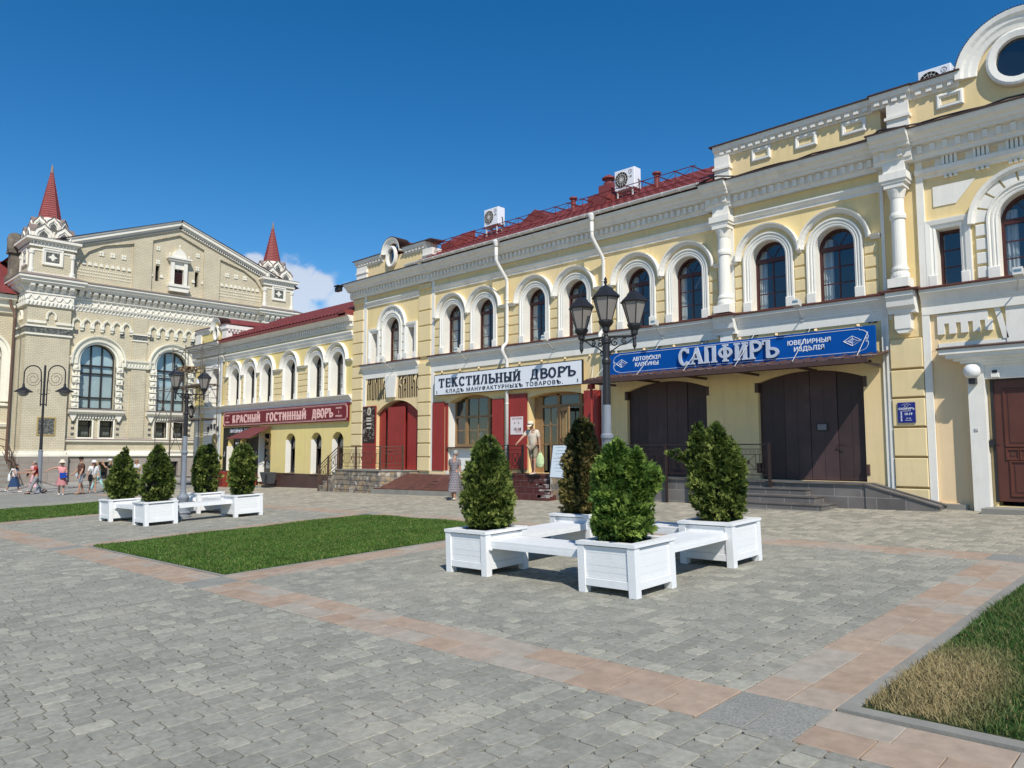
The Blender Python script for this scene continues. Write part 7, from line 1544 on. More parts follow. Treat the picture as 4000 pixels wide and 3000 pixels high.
# corner piers with turrets
def turret(y0,y1,label,dz=0):
    c=(y0+y1)/2; hw=(y1-y0)/2; X0=-58+.32; XB=-58-2*hw+.32; cx=(X0+XB)/2
    t=MB(); boxz(t,XB,X0,y0,y1,1.88,11.7); p=t.build('corner_pier',CBRICK,H)
    t=MB(); boxz(t,XB-.2,X0+.2,y0-.2,y1+.2,-1.5,1.5); t.build('pier_base',GRST,p)
    t=MB(); boxz(t,XB-.28,X0+.22,y0-.22,y1+.22,1.5,1.66); boxz(t,XB-.1,X0+.10,y0-.10,y1+.10,1.66,1.9); boxz(t,XB-.1,X0+.1,y0-.1,y1+.1,9.62,9.74); boxz(t,XB-.1,X0+.1,y0-.1,y1+.1,10.16,10.28)
    t.fr=lambda u,v,w:(X0+w,u,v)
    ogee(t,c+.1,11.0,.2,.1); t.box(y0,c-.2,10.42,10.58,0,.1); t.box(c+.4,y1,10.42,10.58,0,.1)
    t.fr=lambda u,v,w:(u,y0-w,v); ogee(t,cx,11.0,.2,.1)
    t.build('stone_band',CREAM,p)
    t=MB(); boxz(t,XB-.05,X0+.05,y0-.05,y1+.05,9.76,10.14); t.build('tile_band',MOSA,p)
    t=MB(BF); t.box(c-.32,c+.62,2.98,4.05,.30,.34); t.build('mosaic_panel',MOSA,p); t=MB(BF)
    for q in ((c-.40,c+.70,2.9,2.98),(c-.40,c+.70,4.05,4.13),(c-.40,c-.32,2.98,4.05),(c+.62,c+.70,2.98,4.05)): t.box(*q,.3,.36)
    t.build('mosaic_rim',mk('ochre_tile',(.40,.29,.11),.6,.3,12) if 'ochre_tile' not in MATS else MATS['ochre_tile'],p)
    # cornice of the pier, all round
    t=MB()
    for e,z0,z1 in ((.12,11.6,11.95),(.16,12.4,12.5),(.10,11.95,12.4),(.10,12.5,13.02),(.46,13.02,13.14),(.60,13.14,13.34),(.72,13.34,13.5)): boxz(t,XB-e,X0+e,y0-e,y1+e,z0,z1)
    for fr,L0,L1 in ((lambda u,v,w:(X0+.1+w,u,v),y0-.1,y1+.1),(lambda u,v,w:(u,y0-.1-w,v),XB-.1,X0+.1)):
        t.fr=fr; n=6
        for i in range(n):
            cc=L0+(L1-L0)*(i+.5)/n; t.mould(cc-.13,cc+.13,[(0,12.55),(.10,12.56),(.13,12.64),(.20,12.68),(.26,12.80),(.36,12.86),(.38,13.02),(0,13.02)]); t.mould(cc-.17,cc+.17,[(0,12.78),(.30,12.78),(.34,12.86),(0,12.88)])
            a=L0+(L1-L0)*i/n; b=a+(L1-L0)/n; t.prism([(a,12.0),(a+.09,12.0),(cc,12.26),(b-.09,12.0),(b,12.0),(cc,12.36)],0,.07)
        for i in range(12): cc=L0+(L1-L0)*(i+.5)/12; t.add([(cc-.10,11.62,.02),(cc+.10,11.62,.02),(cc+.10,11.84,.02),(cc-.10,11.84,.02),(cc,11.62,.04),(cc,11.84,.15)],[(0,4,5,3),(4,1,2,5),(3,5,2),(0,1,4)])
    t.build('cornice',CWHT,p)
    t=MB(); boxz(t,XB-.76,X0+.76,y0-.76,y1+.76,13.503,13.53); t.lathe((cx,c,13.53),[((hw+.76)*1.41,0),((hw)*1.41,.3)],4,pi/4); t.build('flashing',TINR,p)
    # turret box
    t=MB(); hb=hw-.0; boxz(t,cx-hb,cx+hb,c-hb,c+hb,13.7,15.6); tb=t.build('turret',CBRICK,H)
    t=MB()
    for e,z0,z1 in ((.04,15.32,15.42),(.12,15.6,15.72),(.10,15.72,15.92),(.22,15.92,16.02),(.36,16.02,16.2),(.1,13.7,13.85)): boxz(t,cx-hb-e,cx+hb+e,c-hb-e,c+hb+e,z0,z1)
    for sx in (-1,1):
        for sy in (-1,1): t.lathe((cx+sx*(hb-.08),c+sy*(hb-.08),13.85),[(.2,0),(.2,.2),(.14,.25),(.13,1.2),(.18,1.25),(.2,1.45)],10)
    for fr in (lambda u,v,w:(cx+hb+w,c+u,v),lambda u,v,w:(cx+u,c-hb-w,v),lambda u,v,w:(cx+u,c+hb+w,v)):
        t.fr=fr; e=[((-.42,14.62),(-1,-1)),((.42,14.62),(1,-1)),((.42,15.36),(1,1)),((-.42,15.36),(-1,1))]; t.sweep(e,[(0,0),(0,.05),(.08,.06),(.1,.1),(.2,.1),(.21,0)],closed=True)
        for i in range(12): u=-hb+2*hb*(i+.5)/12; t.prism([(u-.08,15.92),(u+.08,15.92),(u,15.76)],.1,.2)
    t.build('turret_trim',CWHT,tb)
    t=MB()
    for fr in (lambda u,v,w:(cx+hb+w,c+u,v),lambda u,v,w:(cx+u,c-hb-w,v)): t.fr=fr; t.box(-.40,.40,14.64,15.34,0,.02)
    t.build('tile_panel',MOSA,tb)
    t=MB()
    for fr in (lambda u,v,w:(cx+hb+w,c+u,v),lambda u,v,w:(cx+u,c-hb-w,v)): 
        t.fr=fr; t.prism([(0,14.72),(.12,14.9),(.3,14.99),(.12,15.08),(0,15.26),(-.12,15.08),(-.3,14.99),(-.12,14.9)],.02,.035)
    t.build('star_tile',CWHT,tb)
    t=MB(); boxz(t,cx-hb-.38,cx+hb+.38,c-hb-.38,c+hb+.38,16.203,16.23); t.build('flashing',TINR,tb)
    # two tiers of ogee gables (kokoshniks)
    for (z,hwk,hh,k,rad,nm) in ((16.22,.56,.52,2,hb-.02,'lower_gable'),(17.0,.42,.46,8,1.02,'upper_gable')):
        t=MB(); q=MB(); z2=MB()
        if k==2:
            fr4=[(lambda u,v,w:(cx+rad+w,c+u,v)),(lambda u,v,w:(cx+u,c-rad-w,v)),(lambda u,v,w:(cx-rad-w,c+u,v)),(lambda u,v,w:(cx+u,c+rad+w,v))]; pos=(-.62,.62)
        else:
            fr4=[(lambda u,v,w,a=a:(cx+math.cos(a)*(rad+w)-math.sin(a)*u,c+math.sin(a)*(rad+w)+math.cos(a)*u,v)) for a in [2*pi*i/8 for i in range(8)]]; pos=(0,)
        for fr in fr4:
            for u0 in pos:
                t.fr=fr;q.fr=fr;z2.fr=fr; o=[(u0-hwk,z),(u0+hwk,z),(u0+hwk,z+hh*.75),(u0+hwk*.8,z+hh*1.15),(u0+hwk*.35,z+hh*1.5),(u0,z+hh*1.9),(u0-hwk*.35,z+hh*1.5),(u0-hwk*.8,z+hh*1.15),(u0-hwk,z+hh*.75)]
                t.prism(o,-.35,.05); oi=[(u0+(a-u0)*.62,z+(b-z)*.66) for a,b in o]; e=[((a,b),((a-u0)*1.2,(b-z-.3)*1.0)) for a,b in oi[2:]+oi[:0]]; 
                q.prism([(u0+(a-u0)*.46,z+(b-z)*.55) for a,b in o],.05,.065)
                t.sweep([(p_,((p_[0]-u0)*.9,(p_[1]-z)*.45)) for p_ in [(u0+hwk*.6,z)]+[(u0+(a-u0)*.62,z+(b-z)*.66) for a,b in o[2:]]+[(u0-hwk*.6,z)]],[(0,.05),(.05,.10),(.22,.12),(.3,.05)])
                z2.prism([(a,b+.02) for a,b in (o[2],o[3],o[4],o[5],o[6],o[7],o[8])]+[(b_[0],b_[1]+.06) for b_ in (o[7],o[6],o[5],o[4],o[3])],-.4,.10)
        kk=t.build(nm,CWHT,tb); q.build('tile_inlay',MOSA,kk); z2.build('tin_cover',TINR,kk)
    t=MB(); t.lathe((cx,c,16.22),[(1.2,0),(1.02,.75),(1.0,1.5),(.62,1.75)],8,pi/8); t.build('drum',CWHT,tb)
    t=MB(); n=22
    for i in range(n):
        f0=i/n; f1=(i+1)/n; r0=.74*(1-f0)+.07*f0; r1=.74*(1-f1)+.07*f1; t.lathe((cx,c,17.72),[(r0+.02,(3.15+dz)*f0),(r0+.035,(3.15+dz)*f0+.02),(r1,(3.15+dz)*f1)],8,pi/8)
    for q in range(8): a=pi/8+q*pi/4; t.tube([(cx+.76*math.cos(a),c+.76*math.sin(a),17.72),(cx+.08*math.cos(a),c+.08*math.sin(a),20.87+dz)],.022,4)
    s_=t.build('spire',SPIRE,tb); t=MB(); t.lathe((cx,c,20.85+dz),[(.12,0),(.085,.3),(.02,.62)],8); t.build('spire_tip',TINR,s_)
turret(12.98,15.60,'',.42); turret(29.75,32.35,'')
# set-back wing on the left with red roof and sooty chimney
m=MB(); m.fr=lambda u,v,w:(-60.2+w,u,v)
m.holed(rect(-8,12.8,-1.5,12.4),[arch(11.2,1.0,8.4,5.2,16)],0,.5); wg=m.build('wing_wall',CBRICK,H)
m=MB(); m.fr=lambda u,v,w:(-60.2+w,u,v)
m.sweep(archpath(11.2,1.0,8.4,5.2,n=18),[(0,0),(0,.1),(.3,.14),(.34,.25),(.5,.27),(.52,0)]); m.mould(-8,12.75,[(0,11.2),(.2,11.25),(.25,11.5),(.45,11.6),(.5,12.0),(.75,12.1),(.8,12.4),(0,12.45)]); m.mould(-8,12.75,[(0,4.9),(.15,4.92),(.15,5.05),(0,5.1)]); m.mould(-8,12.75,[(0,3.5),(.12,3.5),(.2,3.7),(0,3.75)]); m.mould(-8,12.75,[(0,1.5),(.25,1.5),(.2,1.8),(0,1.85)])
for i in range(30): u=-2+.5*i; m.mould(u-.12,u+.12,[(.2,11.5),(.4,11.6),(.5,11.9),(.2,12.0)])
ogee(m,11.4,3.0,.5,.2); wt=m.build('wing_trim',CREAM,wg)
m=MB(); m.fr=lambda u,v,w:(-60.2+w,u,v); m.add([(u,v,-.4) for u,v in arch(11.2,1.0,8.4,5.2,16)],[tuple(range(19))]); wb=m.build('wing_window',HG,H)
m=MB(); m.fr=lambda u,v,w:(-60.2+w,u,v)
for x in (-.35,.35): m.box(11.2+x-.05,11.2+x+.05,5.2,9.3,-.38,-.3)
for z in (6.4,8.2): m.box(10.2,12.2,z-.05,z+.05,-.38,-.3)
m.build('frame',WINB,wb)
m=MB(); m.add([(-59.2,-8,12.45),(-59.2,13.3,12.45),(-66,13.3,16.0),(-66,-8,16.0)],[(0,1,2,3)]); 
for i in range(24): y=-7+i*.85; m.bar((-59.2,y,12.48),(-66,y,16.03),.04)
m.build('wing_roof',ROOF,H)
m=MB(); boxz(m,-61.6,-60.7,12.35,13.25,12.6,14.0); boxz(m,-61.45,-60.85,12.5,13.1,14.0,15.6); boxz(m,-61.6,-60.7,12.38,13.22,15.6,15.8); m.lathe((-61.15,12.8,15.8),[(.48,0),(.5,.9),(.42,1.15),(.2,1.28)],8,pi/8); m.build('chimney',SMOKE,H)
m=MB(); m.tube([(-59.6,12.35,12.3),(-59.5,12.45,11.6),(-58.2,12.4,11.0),(-57.95,12.35,10.6),(-57.9,12.3,.2)],.09,8); m.build('downpipe',mk('rusty_brown_pipe',(.13,.075,.05),.5,.15,4),H)
# stairs with railing at the far left
hs_=thing('hall_stairs','grey stone stairs with rusty railing at the left end of the brick hall','stairs',(-55.5,10.5,gz(-55.5,10.5)))
for k in range(12):
    m=MB(); z=-.3+.17*k; boxz(m,-59.9,-54.6-.3*k,4.0,12.2,-1.2,z); m.build('step',CONC if k%2 else mk('worn_stone',(.25,.215,.175),.85,.25,2) if 'worn_stone' not in MATS else MATS['worn_stone'],hs_)
m=MB()
for h in (.5,.95): m.tube([(-54.3,12.3,-.4+h),(-57.9,12.3,1.6+h),(-59.8,12.3,1.75+h)],.03,5)
for k in range(9): x=-54.3-.45*k; z=-.4+2.0*(.45*k)/3.6; m.tube([(x,12.3,z-.2),(x,12.3,z+.95)],.022,5)
m.build('railing',BRI,hs_)
# chain barrier
ch=thing('chain_barrier','low black chain hung between short iron posts along the street edge','chain',(-45.5,11,gz(-45.5,11)))
py=[(-46.3,4.0),(-46.3,8.2),(-46.7,11.55),(-46.3,15.0),(-46.3,18.4)]
m=MB()
for (xa,ya),(xb,yb) in zip(py,py[1:]):
    l=math.hypot(xb-xa,yb-ya); n=int(l/.11)
    for i in range(n):
        t=(i+.5)/n; x=xa+(xb-xa)*t; y=ya+(yb-ya)*t; z=gz(x,y)+.62-.42*(1-(2*t-1)**2)
        v=(0,.05,0) ; w_=(.03,0,0) if i%2 else (0,0,.03)
        m.tube([(x+w_[0]*math.cos(q*pi/4),y+.07*math.sin(q*pi/4),z+w_[2]*math.cos(q*pi/4)) for q in range(9)],.011,4,cap=False)
m.build('chain_link',BLKI,ch)
for x,y in py:
    if abs(x+46.7)<.01: continue
    m=MB(); m.lathe((x,y,gz(x,y)-.05),[(.07,0),(.07,.1),(.05,.12),(.045,.6),(.07,.63),(.05,.72),(.01,.75)],8); m.build('post',BLKI,ch)
# ================================================================ people
SKIN=mk('skin',(.46,.25,.165),.55,.06,6,spec=.3); LIP=mk('lip',(.30,.09,.075),.5,.05,5); EYE=mk('dark_eye',(.02,.015,.012),.3,.05,5)
def cloth(n,c,var=.14,**k): return mk(n,c,.9,var,9,bump=.15,bscale=14,spec=.15,**k)
def rotv(v,ax,a): return Matrix.Rotation(a,3,ax)@Vector(v)
def skinmesh(name,pts,edges,mat,parent,root=0,sub=1):
    me=bpy.data.meshes.new(name); me.from_pydata([p[:3] for p in pts],edges,[]); o=link(name,me,mat,parent)
    mod=o.modifiers.new('skin','SKIN'); mod.use_smooth_shade=True
    if not me.skin_vertices: return o
    sv=me.skin_vertices[0].data
    for i,p in enumerate(pts):
        r=p[3]; sv[i].radius=(r,r) if not isinstance(r,tuple) else r; sv[i].use_root=(i==root)
    ss=o.modifiers.new('sub','SUBSURF'); ss.levels=sub; ss.render_levels=sub
    return o
def person(label,x,y,z,face,h,pose,top,bottom,kind='trousers',sleeve=.5,hair=None,hairlen=.1,hat=None,hatmat=None,shoe=None,fat=1.0,hem=None,skirtlab='skirt',turn=0,shorts=False):
    r=thing('person',label,'person',(x,y,z)); r.rotation_euler=(0,0,face); k=h/1.75
    P=dict(la=(5,-6,8),ra=(-5,-6,8),ll=(0,0),rl=(0,0),lean=3,nod=0); P.update(pose)
    lean=R(P['lean']); J={}
    up=lambda z_,y_=0: Vector((0,y_,z_))
    pel=Vector((0,0,.93)); tor=lambda v: rotv(v,'X',-lean)+pel     # forward is +Y
    J['pel']=pel; J['sp']=tor((0,0,.18)); J['ch']=tor((0,.0,.37)); J['nk']=tor((0,.0,.53)); J['hb']=tor((0,.02,.60))
    nod=R(P['nod']); tu=R(turn)
    hd=lambda v: J['hb']+rotv(rotv(rotv(v,'X',-nod),'Z',tu),'X',-lean)
    J['hm']=hd((0,.035,.085)); J['ht']=hd((0,.02,.185))
    for s_,n in ((1,'r'),(-1,'l')):
        fl,ab,el=[R(a) for a in P[n+'a']]
        J[n+'s']=tor((s_*.175*fat**.5,0,.46)); d=rotv(rotv((0,0,-1),'X',fl),'Y',-s_*ab)
        J[n+'e']=J[n+'s']+d*.29; d2=rotv(rotv((0,0,-1),'X',fl+el),'Y',-s_*ab*.7); J[n+'w']=J[n+'e']+d2*.25; J[n+'d2']=d2
        sw,kn=[R(a) for a in P[n+'l']]
        J[n+'h']=pel+Vector((s_*.095,0,-.03)); d=rotv((0,0,-1),'X',sw); J[n+'k']=J[n+'h']+d*.43; d=rotv((0,0,-1),'X',sw-kn); J[n+'a_']=J[n+'k']+d*.41; J[n+'t']=J[n+'a_']+rotv((0,.16,-.05),'X',(sw-kn)*.5)
    mz=min(J['la_'].z,J['ra_'].z)-.075
    for q in J:
        if q[-2:]!='d2': J[q]=J[q]-Vector((0,0,mz))
    for q in list(J):
        if q[-2:]!='d2': J[q]=J[q]*k
    pts=[];ed=[]
    def V(p,rad): 
        pts.append((p.x,p.y,p.z,rad*k if not isinstance(rad,tuple) else (rad[0]*k,rad[1]*k))); return len(pts)-1
    a=V(J['pel'],(.125*fat,.105*fat)); b=V(J['sp'],(.12*fat,.10*fat)); c=V(J['ch'],(.135*fat**.6,.105*fat**.6)); d=V(J['nk'],.052); e=V(J['hb'],.056); f_=V(J['hm'],(.078,.092)); g=V(J['ht'],(.055,.062))
    ed+=[(a,b),(b,c),(c,d),(d,e),(e,f_),(f_,g)]
    fwd=rotv(rotv((0,1,0),'Z',tu),'X',-lean-nod)
    nose=V(J['hm']+fwd*.105*k-Vector((0,0,.012*k)),.014); ed.append((f_,nose))
    for s_,n in ((1,'r'),(-1,'l')):
        s0=V(J[n+'s'],.062); e0=V(J[n+'e'],.043); w0=V(J[n+'w'],.028); hdp=V(J[n+'w']+J[n+'d2']*.07*k,(.036,.020)); ed+=[(c,s0),(s0,e0),(e0,w0),(w0,hdp)]
        side=J[n+'d2'].cross(Vector((s_*1.0,.2,0))).normalized() if abs(J[n+'d2'].x)<.9 else Vector((0,1,0))
        for q in range(4):
            o=(q-1.5)*.020*k; p1=J[n+'w']+J[n+'d2']*.095*k+side*o; l_=(.065,.08,.075,.058)[q]*k; p2=p1+J[n+'d2']*l_*.6; p3=p2+(J[n+'d2']*.7+Vector((-s_*.7,0,0)))*l_*.45
            i1=V(p1,.0088);i2=V(p2,.0080);i3=V(p3,.0072); ed+=[(hdp,i1),(i1,i2),(i2,i3)]
        p1=J[n+'w']+J[n+'d2']*.03*k+side*.036*k; p2=p1+(J[n+'d2']*.6+side*.6)*.04*k; i1=V(p1,.010);i2=V(p2,.0085); ed+=[(hdp,i1),(i1,i2)]
        h0=V(J[n+'h'],.088*fat**.6); k0=V(J[n+'k'],.056); c0=V((J[n+'k']*.62+J[n+'a_']*.38)+Vector((0,-.012*k,0)),.054); a0=V(J[n+'a_'],.034); t0=V(J[n+'t'],(.036,.024)); ed+=[(a,h0),(h0,k0),(k0,c0),(c0,a0),(a0,t0)]
    body=skinmesh('body',pts,ed,SKIN,r)
    # face details
    m=MB(); rt=fwd.cross(Vector((0,0,1))).normalized()
    for s_ in (-1,1): m.lathe(tuple(J['hm']+fwd*.082*k+rt*s_*.032*k+Vector((0,0,.012*k))),[(.0,-.006),(.011,0),(0,.006)],6)
    m.v=[p for p in m.v]; lbuild(m,'eyes',EYE,body)
    m=MB(); q=J['hm']+fwd*.090*k-Vector((0,0,.05*k)); m.tube([tuple(q-rt*.022*k),tuple(q+fwd*.006*k),tuple(q+rt*.022*k)],.006*k,5); lbuild(m,'mouth',LIP,body)
    m=MB()
    for s_ in (-1,1): m.lathe(tuple(J['hm']+rt*s_*.080*k-Vector((0,0,.03*k))),[(.006,-.0),(.016,.02),(.018,.045),(.006,.058)],6)
    lbuild(m,'ears',SKIN,body)
    # top garment
    tp=[];te=[]
    def TV(p,rad): tp.append((p.x,p.y,p.z,rad*k if not isinstance(rad,tuple) else (rad[0]*k,rad[1]*k))); return len(tp)-1
    lowp=J['pel']-Vector((0,0,.12*k)); q0=TV(lowp,(.150*fat,.128*fat)); q1=TV(J['sp'],(.142*fat,.125*fat)); q2=TV(J['ch'],(.152*fat**.6,.122*fat**.6)); q3=TV(J['nk']-Vector((0,0,.035*k)),.062); te+=[(q0,q1),(q1,q2),(q2,q3)]
    for n in 'rl':
        s0=TV(J[n+'s'],.078); te.append((q2,s0)); prev=s0
        if sleeve>0:
            p=J[n+'s'].lerp(J[n+'e'],min(1,sleeve*1.0)); e0=TV(p,.068 if sleeve<.9 else .056); te.append((s0,e0))
            if sleeve>1: w0=TV(J[n+'e'].lerp(J[n+'w'],min(1,sleeve-1)),.044); te.append((e0,w0))
    skinmesh('shirt' if kind!='dress' else 'dress_top',tp,te,top,r)
    if kind in ('trousers','shorts'):
        bp=[];be=[]
        def BV(p,rad): bp.append((p.x,p.y,p.z,rad*k if not isinstance(rad,tuple) else (rad[0]*k,rad[1]*k))); return len(bp)-1
        q0=BV(J['pel']+Vector((0,0,.03*k)),(.138*fat,.118*fat))
        for n in 'rl':
            h0=BV(J[n+'h']-Vector((0,0,.03)),.102*fat**.5)
            if kind=='shorts': k0=BV(J[n+'h'].lerp(J[n+'k'],.98),.074); be+=[(q0,h0),(h0,k0)]
            else: k0=BV(J[n+'k'],.078); a0=BV(J[n+'k'].lerp(J[n+'a_'],.93),.066); be+=[(q0,h0),(h0,k0),(k0,a0)]
        skinmesh(kind,bp,be,bottom,r)
    else:
        z1=J['pel'].z+.05*k; z0=(hem or .35)*k; mx=(J['rk']+J['lk'])/2; n=28; m=MB(); vs=[]; rows=8
        for j in range(rows+1):
            t=j/rows; zz_=z1+(z0-z1)*t; cx0=J['pel'].x*(1-t)+mx.x*t; cy0=J['pel'].y*(1-t)+mx.y*t*1.1
            rx=(.145*fat+(.13 if kind=='skirt' else .07)*t)*k; ry=(.12*fat+.11*t+abs(J['rk'].y-J['lk'].y)*.35*t)*k
            for q in range(n): a_=2*pi*q/n; f2=1+.075*t*math.sin(q*2.3+1)+.05*t*math.sin(q*5.1); vs.append((cx0+rx*f2*math.cos(a_),cy0+ry*f2*math.sin(a_),zz_))
        m.add(vs,[(j*n+q,j*n+(q+1)%n,(j+1)*n+(q+1)%n,(j+1)*n+q) for j in range(rows) for q in range(n)]); lbuild(m,'skirt',bottom,r,True)
    # shoes
    for n in 'rl':
        m=MB(); A=J[n+'a_'];T2=J[n+'t']; dd=(T2-A); dd.z=0; dd=dd.normalized(); sd_=Vector((-dd.y,dd.x,0)); zb=min(A.z,T2.z)-.05*k; prof=[(-.07,.034,.075),(-.03,.042,.085),(.05,.040,.07),(.12,.046,.05),(.17,.040,.042),(.195,.02,.03)]
        vs=[]
        lift=max(0,(A.z-T2.z-.06*k))
        for (s_,w_,hh) in prof:
            c0=A+dd*s_*k; zz_=A.z-.075*k+(T2.z-A.z+.05*k)*(s_/.2 if s_>0 else 0)
            for q in range(8): a_=2*pi*q/8; vs.append((c0.x+sd_.x*w_*k*math.cos(a_),c0.y+sd_.y*w_*k*math.cos(a_),zz_+hh*k*.5*(1+math.sin(a_))))
        m.add(vs,[(j*8+q,j*8+(q+1)%8,(j+1)*8+(q+1)%8,(j+1)*8+q) for j in range(5) for q in range(8)]+[tuple(range(8)),tuple(range(40,48))]); lbuild(m,'shoe',shoe or MATS['black_iron'],r,True)
    # hair / hat
    bk=-fwd
    if hair:
        m=MB(); c0=J['hm']+Vector((0,0,.03*k))+bk*.012*k; n=16; vs=[]
        lev=[(.118,0.02),(.112,.05),(.095,.078),(.06,.092),(0,.097)]
        drop=[(-hairlen,.082),(-.05,.094),(0,.098),(.04,.094),(.08,.07),(.105,.035),(.115,.0)]
        for zz_,rr_ in drop:
            for q in range(n):
                a_=2*pi*q/n; dv=Vector((math.cos(a_),math.sin(a_),0)); fr=dv.dot(fwd); cut=1.0
                z3=zz_ if fr<.35 else max(zz_,.025)
                rx=rr_*(.86 if fr>.35 and zz_<.03 else 1.0); p=c0+dv*rx*k+Vector((0,0,z3*k)); vs.append(tuple(p))
        m.add(vs,[(j*n+q,j*n+(q+1)%n,(j+1)*n+(q+1)%n,(j+1)*n+q) for j in range(len(drop)-1) for q in range(n)]); lbuild(m,'hair',hair,r,True)
    if hat:
        m=MB(); c0=J['hm']+Vector((0,0,.065*k)); 
        if hat=='brim': pr=[(.20,-.035),(.205,-.03),(.15,.0),(.108,.02),(.104,.07),(.09,.11),(.05,.125),(.0,.128)]
        elif hat=='bucket': pr=[(.15,-.03),(.152,-.025),(.11,.02),(.10,.08),(.085,.10),(.0,.105)]
        else: pr=[(.105,-.01),(.107,.0),(.104,.04),(.085,.075),(.05,.09),(.0,.094)]
        m.lathe(tuple(c0),[(a_*k,b_*k) for a_,b_ in pr],18)
        if hat=='cap':
            t1=c0+fwd*.09*k; m.add([tuple(c0+rt*s_*k+fwd*f2*k+Vector((0,0,z3*k))) for s_,f2,z3 in ((-.085,.05,.0),(.085,.05,.0),(.075,.15,-.015),(.0,.19,-.022),(-.075,.15,-.015),(-.085,.05,.014),(.085,.05,.014),(.075,.15,0),(.0,.19,-.006),(-.075,.15,0))],[(0,1,2,3,4),(5,9,8,7,6),(0,5,6,1),(1,6,7,2),(2,7,8,3),(3,8,9,4),(4,9,5,0)])
        lbuild(m,'hat',hatmat,r,True)
    Wm=Matrix.Translation(Vector((x,y,z)))@Matrix.Rotation(face,4,'Z')
    return r,J,(lambda p: Wm@Vector(p))
def lbuild(m,name,mat,parent,smooth=False):
    me=bpy.data.meshes.new(name); me.from_pydata([tuple(v) for v in m.v],[],m.f); me.validate()
    bm=bmesh.new(); bm.from_mesh(me); bmesh.ops.recalc_face_normals(bm,faces=bm.faces); bm.to_mesh(me); bm.free()
    for p in me.polygons: p.use_smooth=smooth
    return link(name,me,mat,parent)
C=lambda n,c,**k: cloth(n,c,**k)
HB=mk('dark_brown_hair',(.035,.02,.013),.6,.25,25); HG_=mk('grey_hair',(.33,.31,.28),.6,.2,25); HBL=mk('blond_hair',(.36,.25,.13),.6,.2,25)
STR=C('cream_straw',(.72,.64,.50)); WC=C('white_cloth',(.74,.73,.72)); PK=C('pink_cloth',(.70,.30,.30)); PKS=C('dusty_pink_cloth',(.46,.20,.20)); BLU=C('navy_cloth',(.03,.06,.13)); RDC=C('dark_red_cloth',(.30,.03,.028)); GRC=C('grey_cloth',(.27,.27,.26)); BRC=C('brown_cloth',(.10,.055,.042)); LGB=C('pale_blue_grey_cloth',(.40,.42,.45)); TEA=C('pale_turquoise_cloth',(.36,.58,.58)); BLK=C('black_cloth',(.015,.015,.018)); LPK=C('light_pink_cloth',(.72,.42,.46)); BEI=C('beige_cloth',(.62,.53,.43)); KHA=C('khaki_cloth',(.30,.25,.18)); LGR=C('light_grey_cloth',(.50,.49,.48))
PRT=brickmat('grey_patterned_cloth',(.04,.036,.045),(.13,.11,.125),(.30,.27,.28),.07,.055,.012,0,rough=.9,var=.15,uv='xz')
def heading(dx,dy): return math.atan2(dy,dx)-pi/2
def cdir(r_,d): return heading(r_*cx_-d*sx_, r_*sx_+d*cx_)       # r_: to the right as seen from the square, d: away
g=gz
person('woman with brown hair in a long blue skirt and white top, walking',-49.6,11.0,g(-49.6,11),cdir(1,-.1),1.62,dict(ll=(22,5),rl=(-20,22),la=(30,6,75),ra=(30,6,80),lean=6,nod=18),WC,BLU,'skirt',.05,HB,.22,shoe=WC,hem=.34)
person('dark haired person in white top and pink trousers beside the man in red',-49.3,11.9,g(-49.3,11.9),cdir(-.9,.2),1.74,dict(ll=(15,5),rl=(-15,12),la=(10,8,20),ra=(12,10,30)),LPK,LPK,'trousers',.5,HB,.05,shoe=WC)
person('woman in a pink dress stretching one arm out to the left',-48.2,11.75,g(-48.2,11.75),cdir(-.8,-.1),1.62,dict(ll=(20,5),rl=(-22,18),la=(80,10,8),ra=(75,5,10),lean=4),PK,LPK,'dress',.6,HB,.08,shoe=BLK,hem=.30)
person('grey haired man in a dark red shirt and grey trousers walking',-45.65,11.1,g(-45.65,11.1),cdir(-.6,-.5),1.79,dict(ll=(24,6),rl=(-24,20),la=(20,10,70),ra=(-5,22,60),lean=4,nod=15),RDC,GRC,'trousers',.62,HG_,.03,shoe=BLK)
person('woman in cream sun hat, pink blouse and dusty pink skirt waving',-42.5,11.45,g(-42.5,11.45),cdir(.45,-.8),1.70,dict(ll=(12,4),rl=(-12,10),ra=(8,82,10),la=(15,8,60),lean=2),PK,PKS,'skirt',.12,HB,.10,hat='brim',hatmat=STR,shoe=WC,hem=.50)
person('stout man in black cap, brown polo shirt and pale shorts',-41.8,12.1,g(-41.8,12.1),cdir(-.55,-.6),1.84,dict(ll=(8,2),rl=(-8,6),ra=(18,14,25),la=(10,12,15),lean=-2),BRC,LGB,'shorts',.75,HB,.03,hat='cap',hatmat=BLK,shoe=C('tan_sandal',(.20,.12,.08)),fat=1.28,turn=25)
person('person in white bucket hat and loose white shirt behind the stout man',-42.1,12.75,g(-42.1,12.75),cdir(.5,-.5),1.64,dict(ll=(10,2),rl=(-10,8),ra=(0,16,25),la=(5,10,20)),WC,KHA,'shorts',.9,HG_,.03,hat='bucket',hatmat=WC,shoe=GRC,fat=1.12)
person('woman in pale turquoise trousers raising hands to her face, half hidden by the thuja',-43.4,13.4,g(-43.4,13.4),cdir(-.9,-.1),1.68,dict(ll=(26,4),rl=(-18,20),la=(75,8,110),ra=(80,8,105),lean=4),TEA,TEA,'trousers',1.4,HBL,.14,shoe=GRC)
person('person in a white cap and black top behind the turquoise clad woman',-43.0,13.9,g(-43,13.9),cdir(-.8,-.3),1.68,dict(ll=(15,4),rl=(-12,10),la=(70,8,90),ra=(60,8,80)),BLK,LGR,'trousers',.7,HBL,.16,hat='cap',hatmat=WC,shoe=GRC)
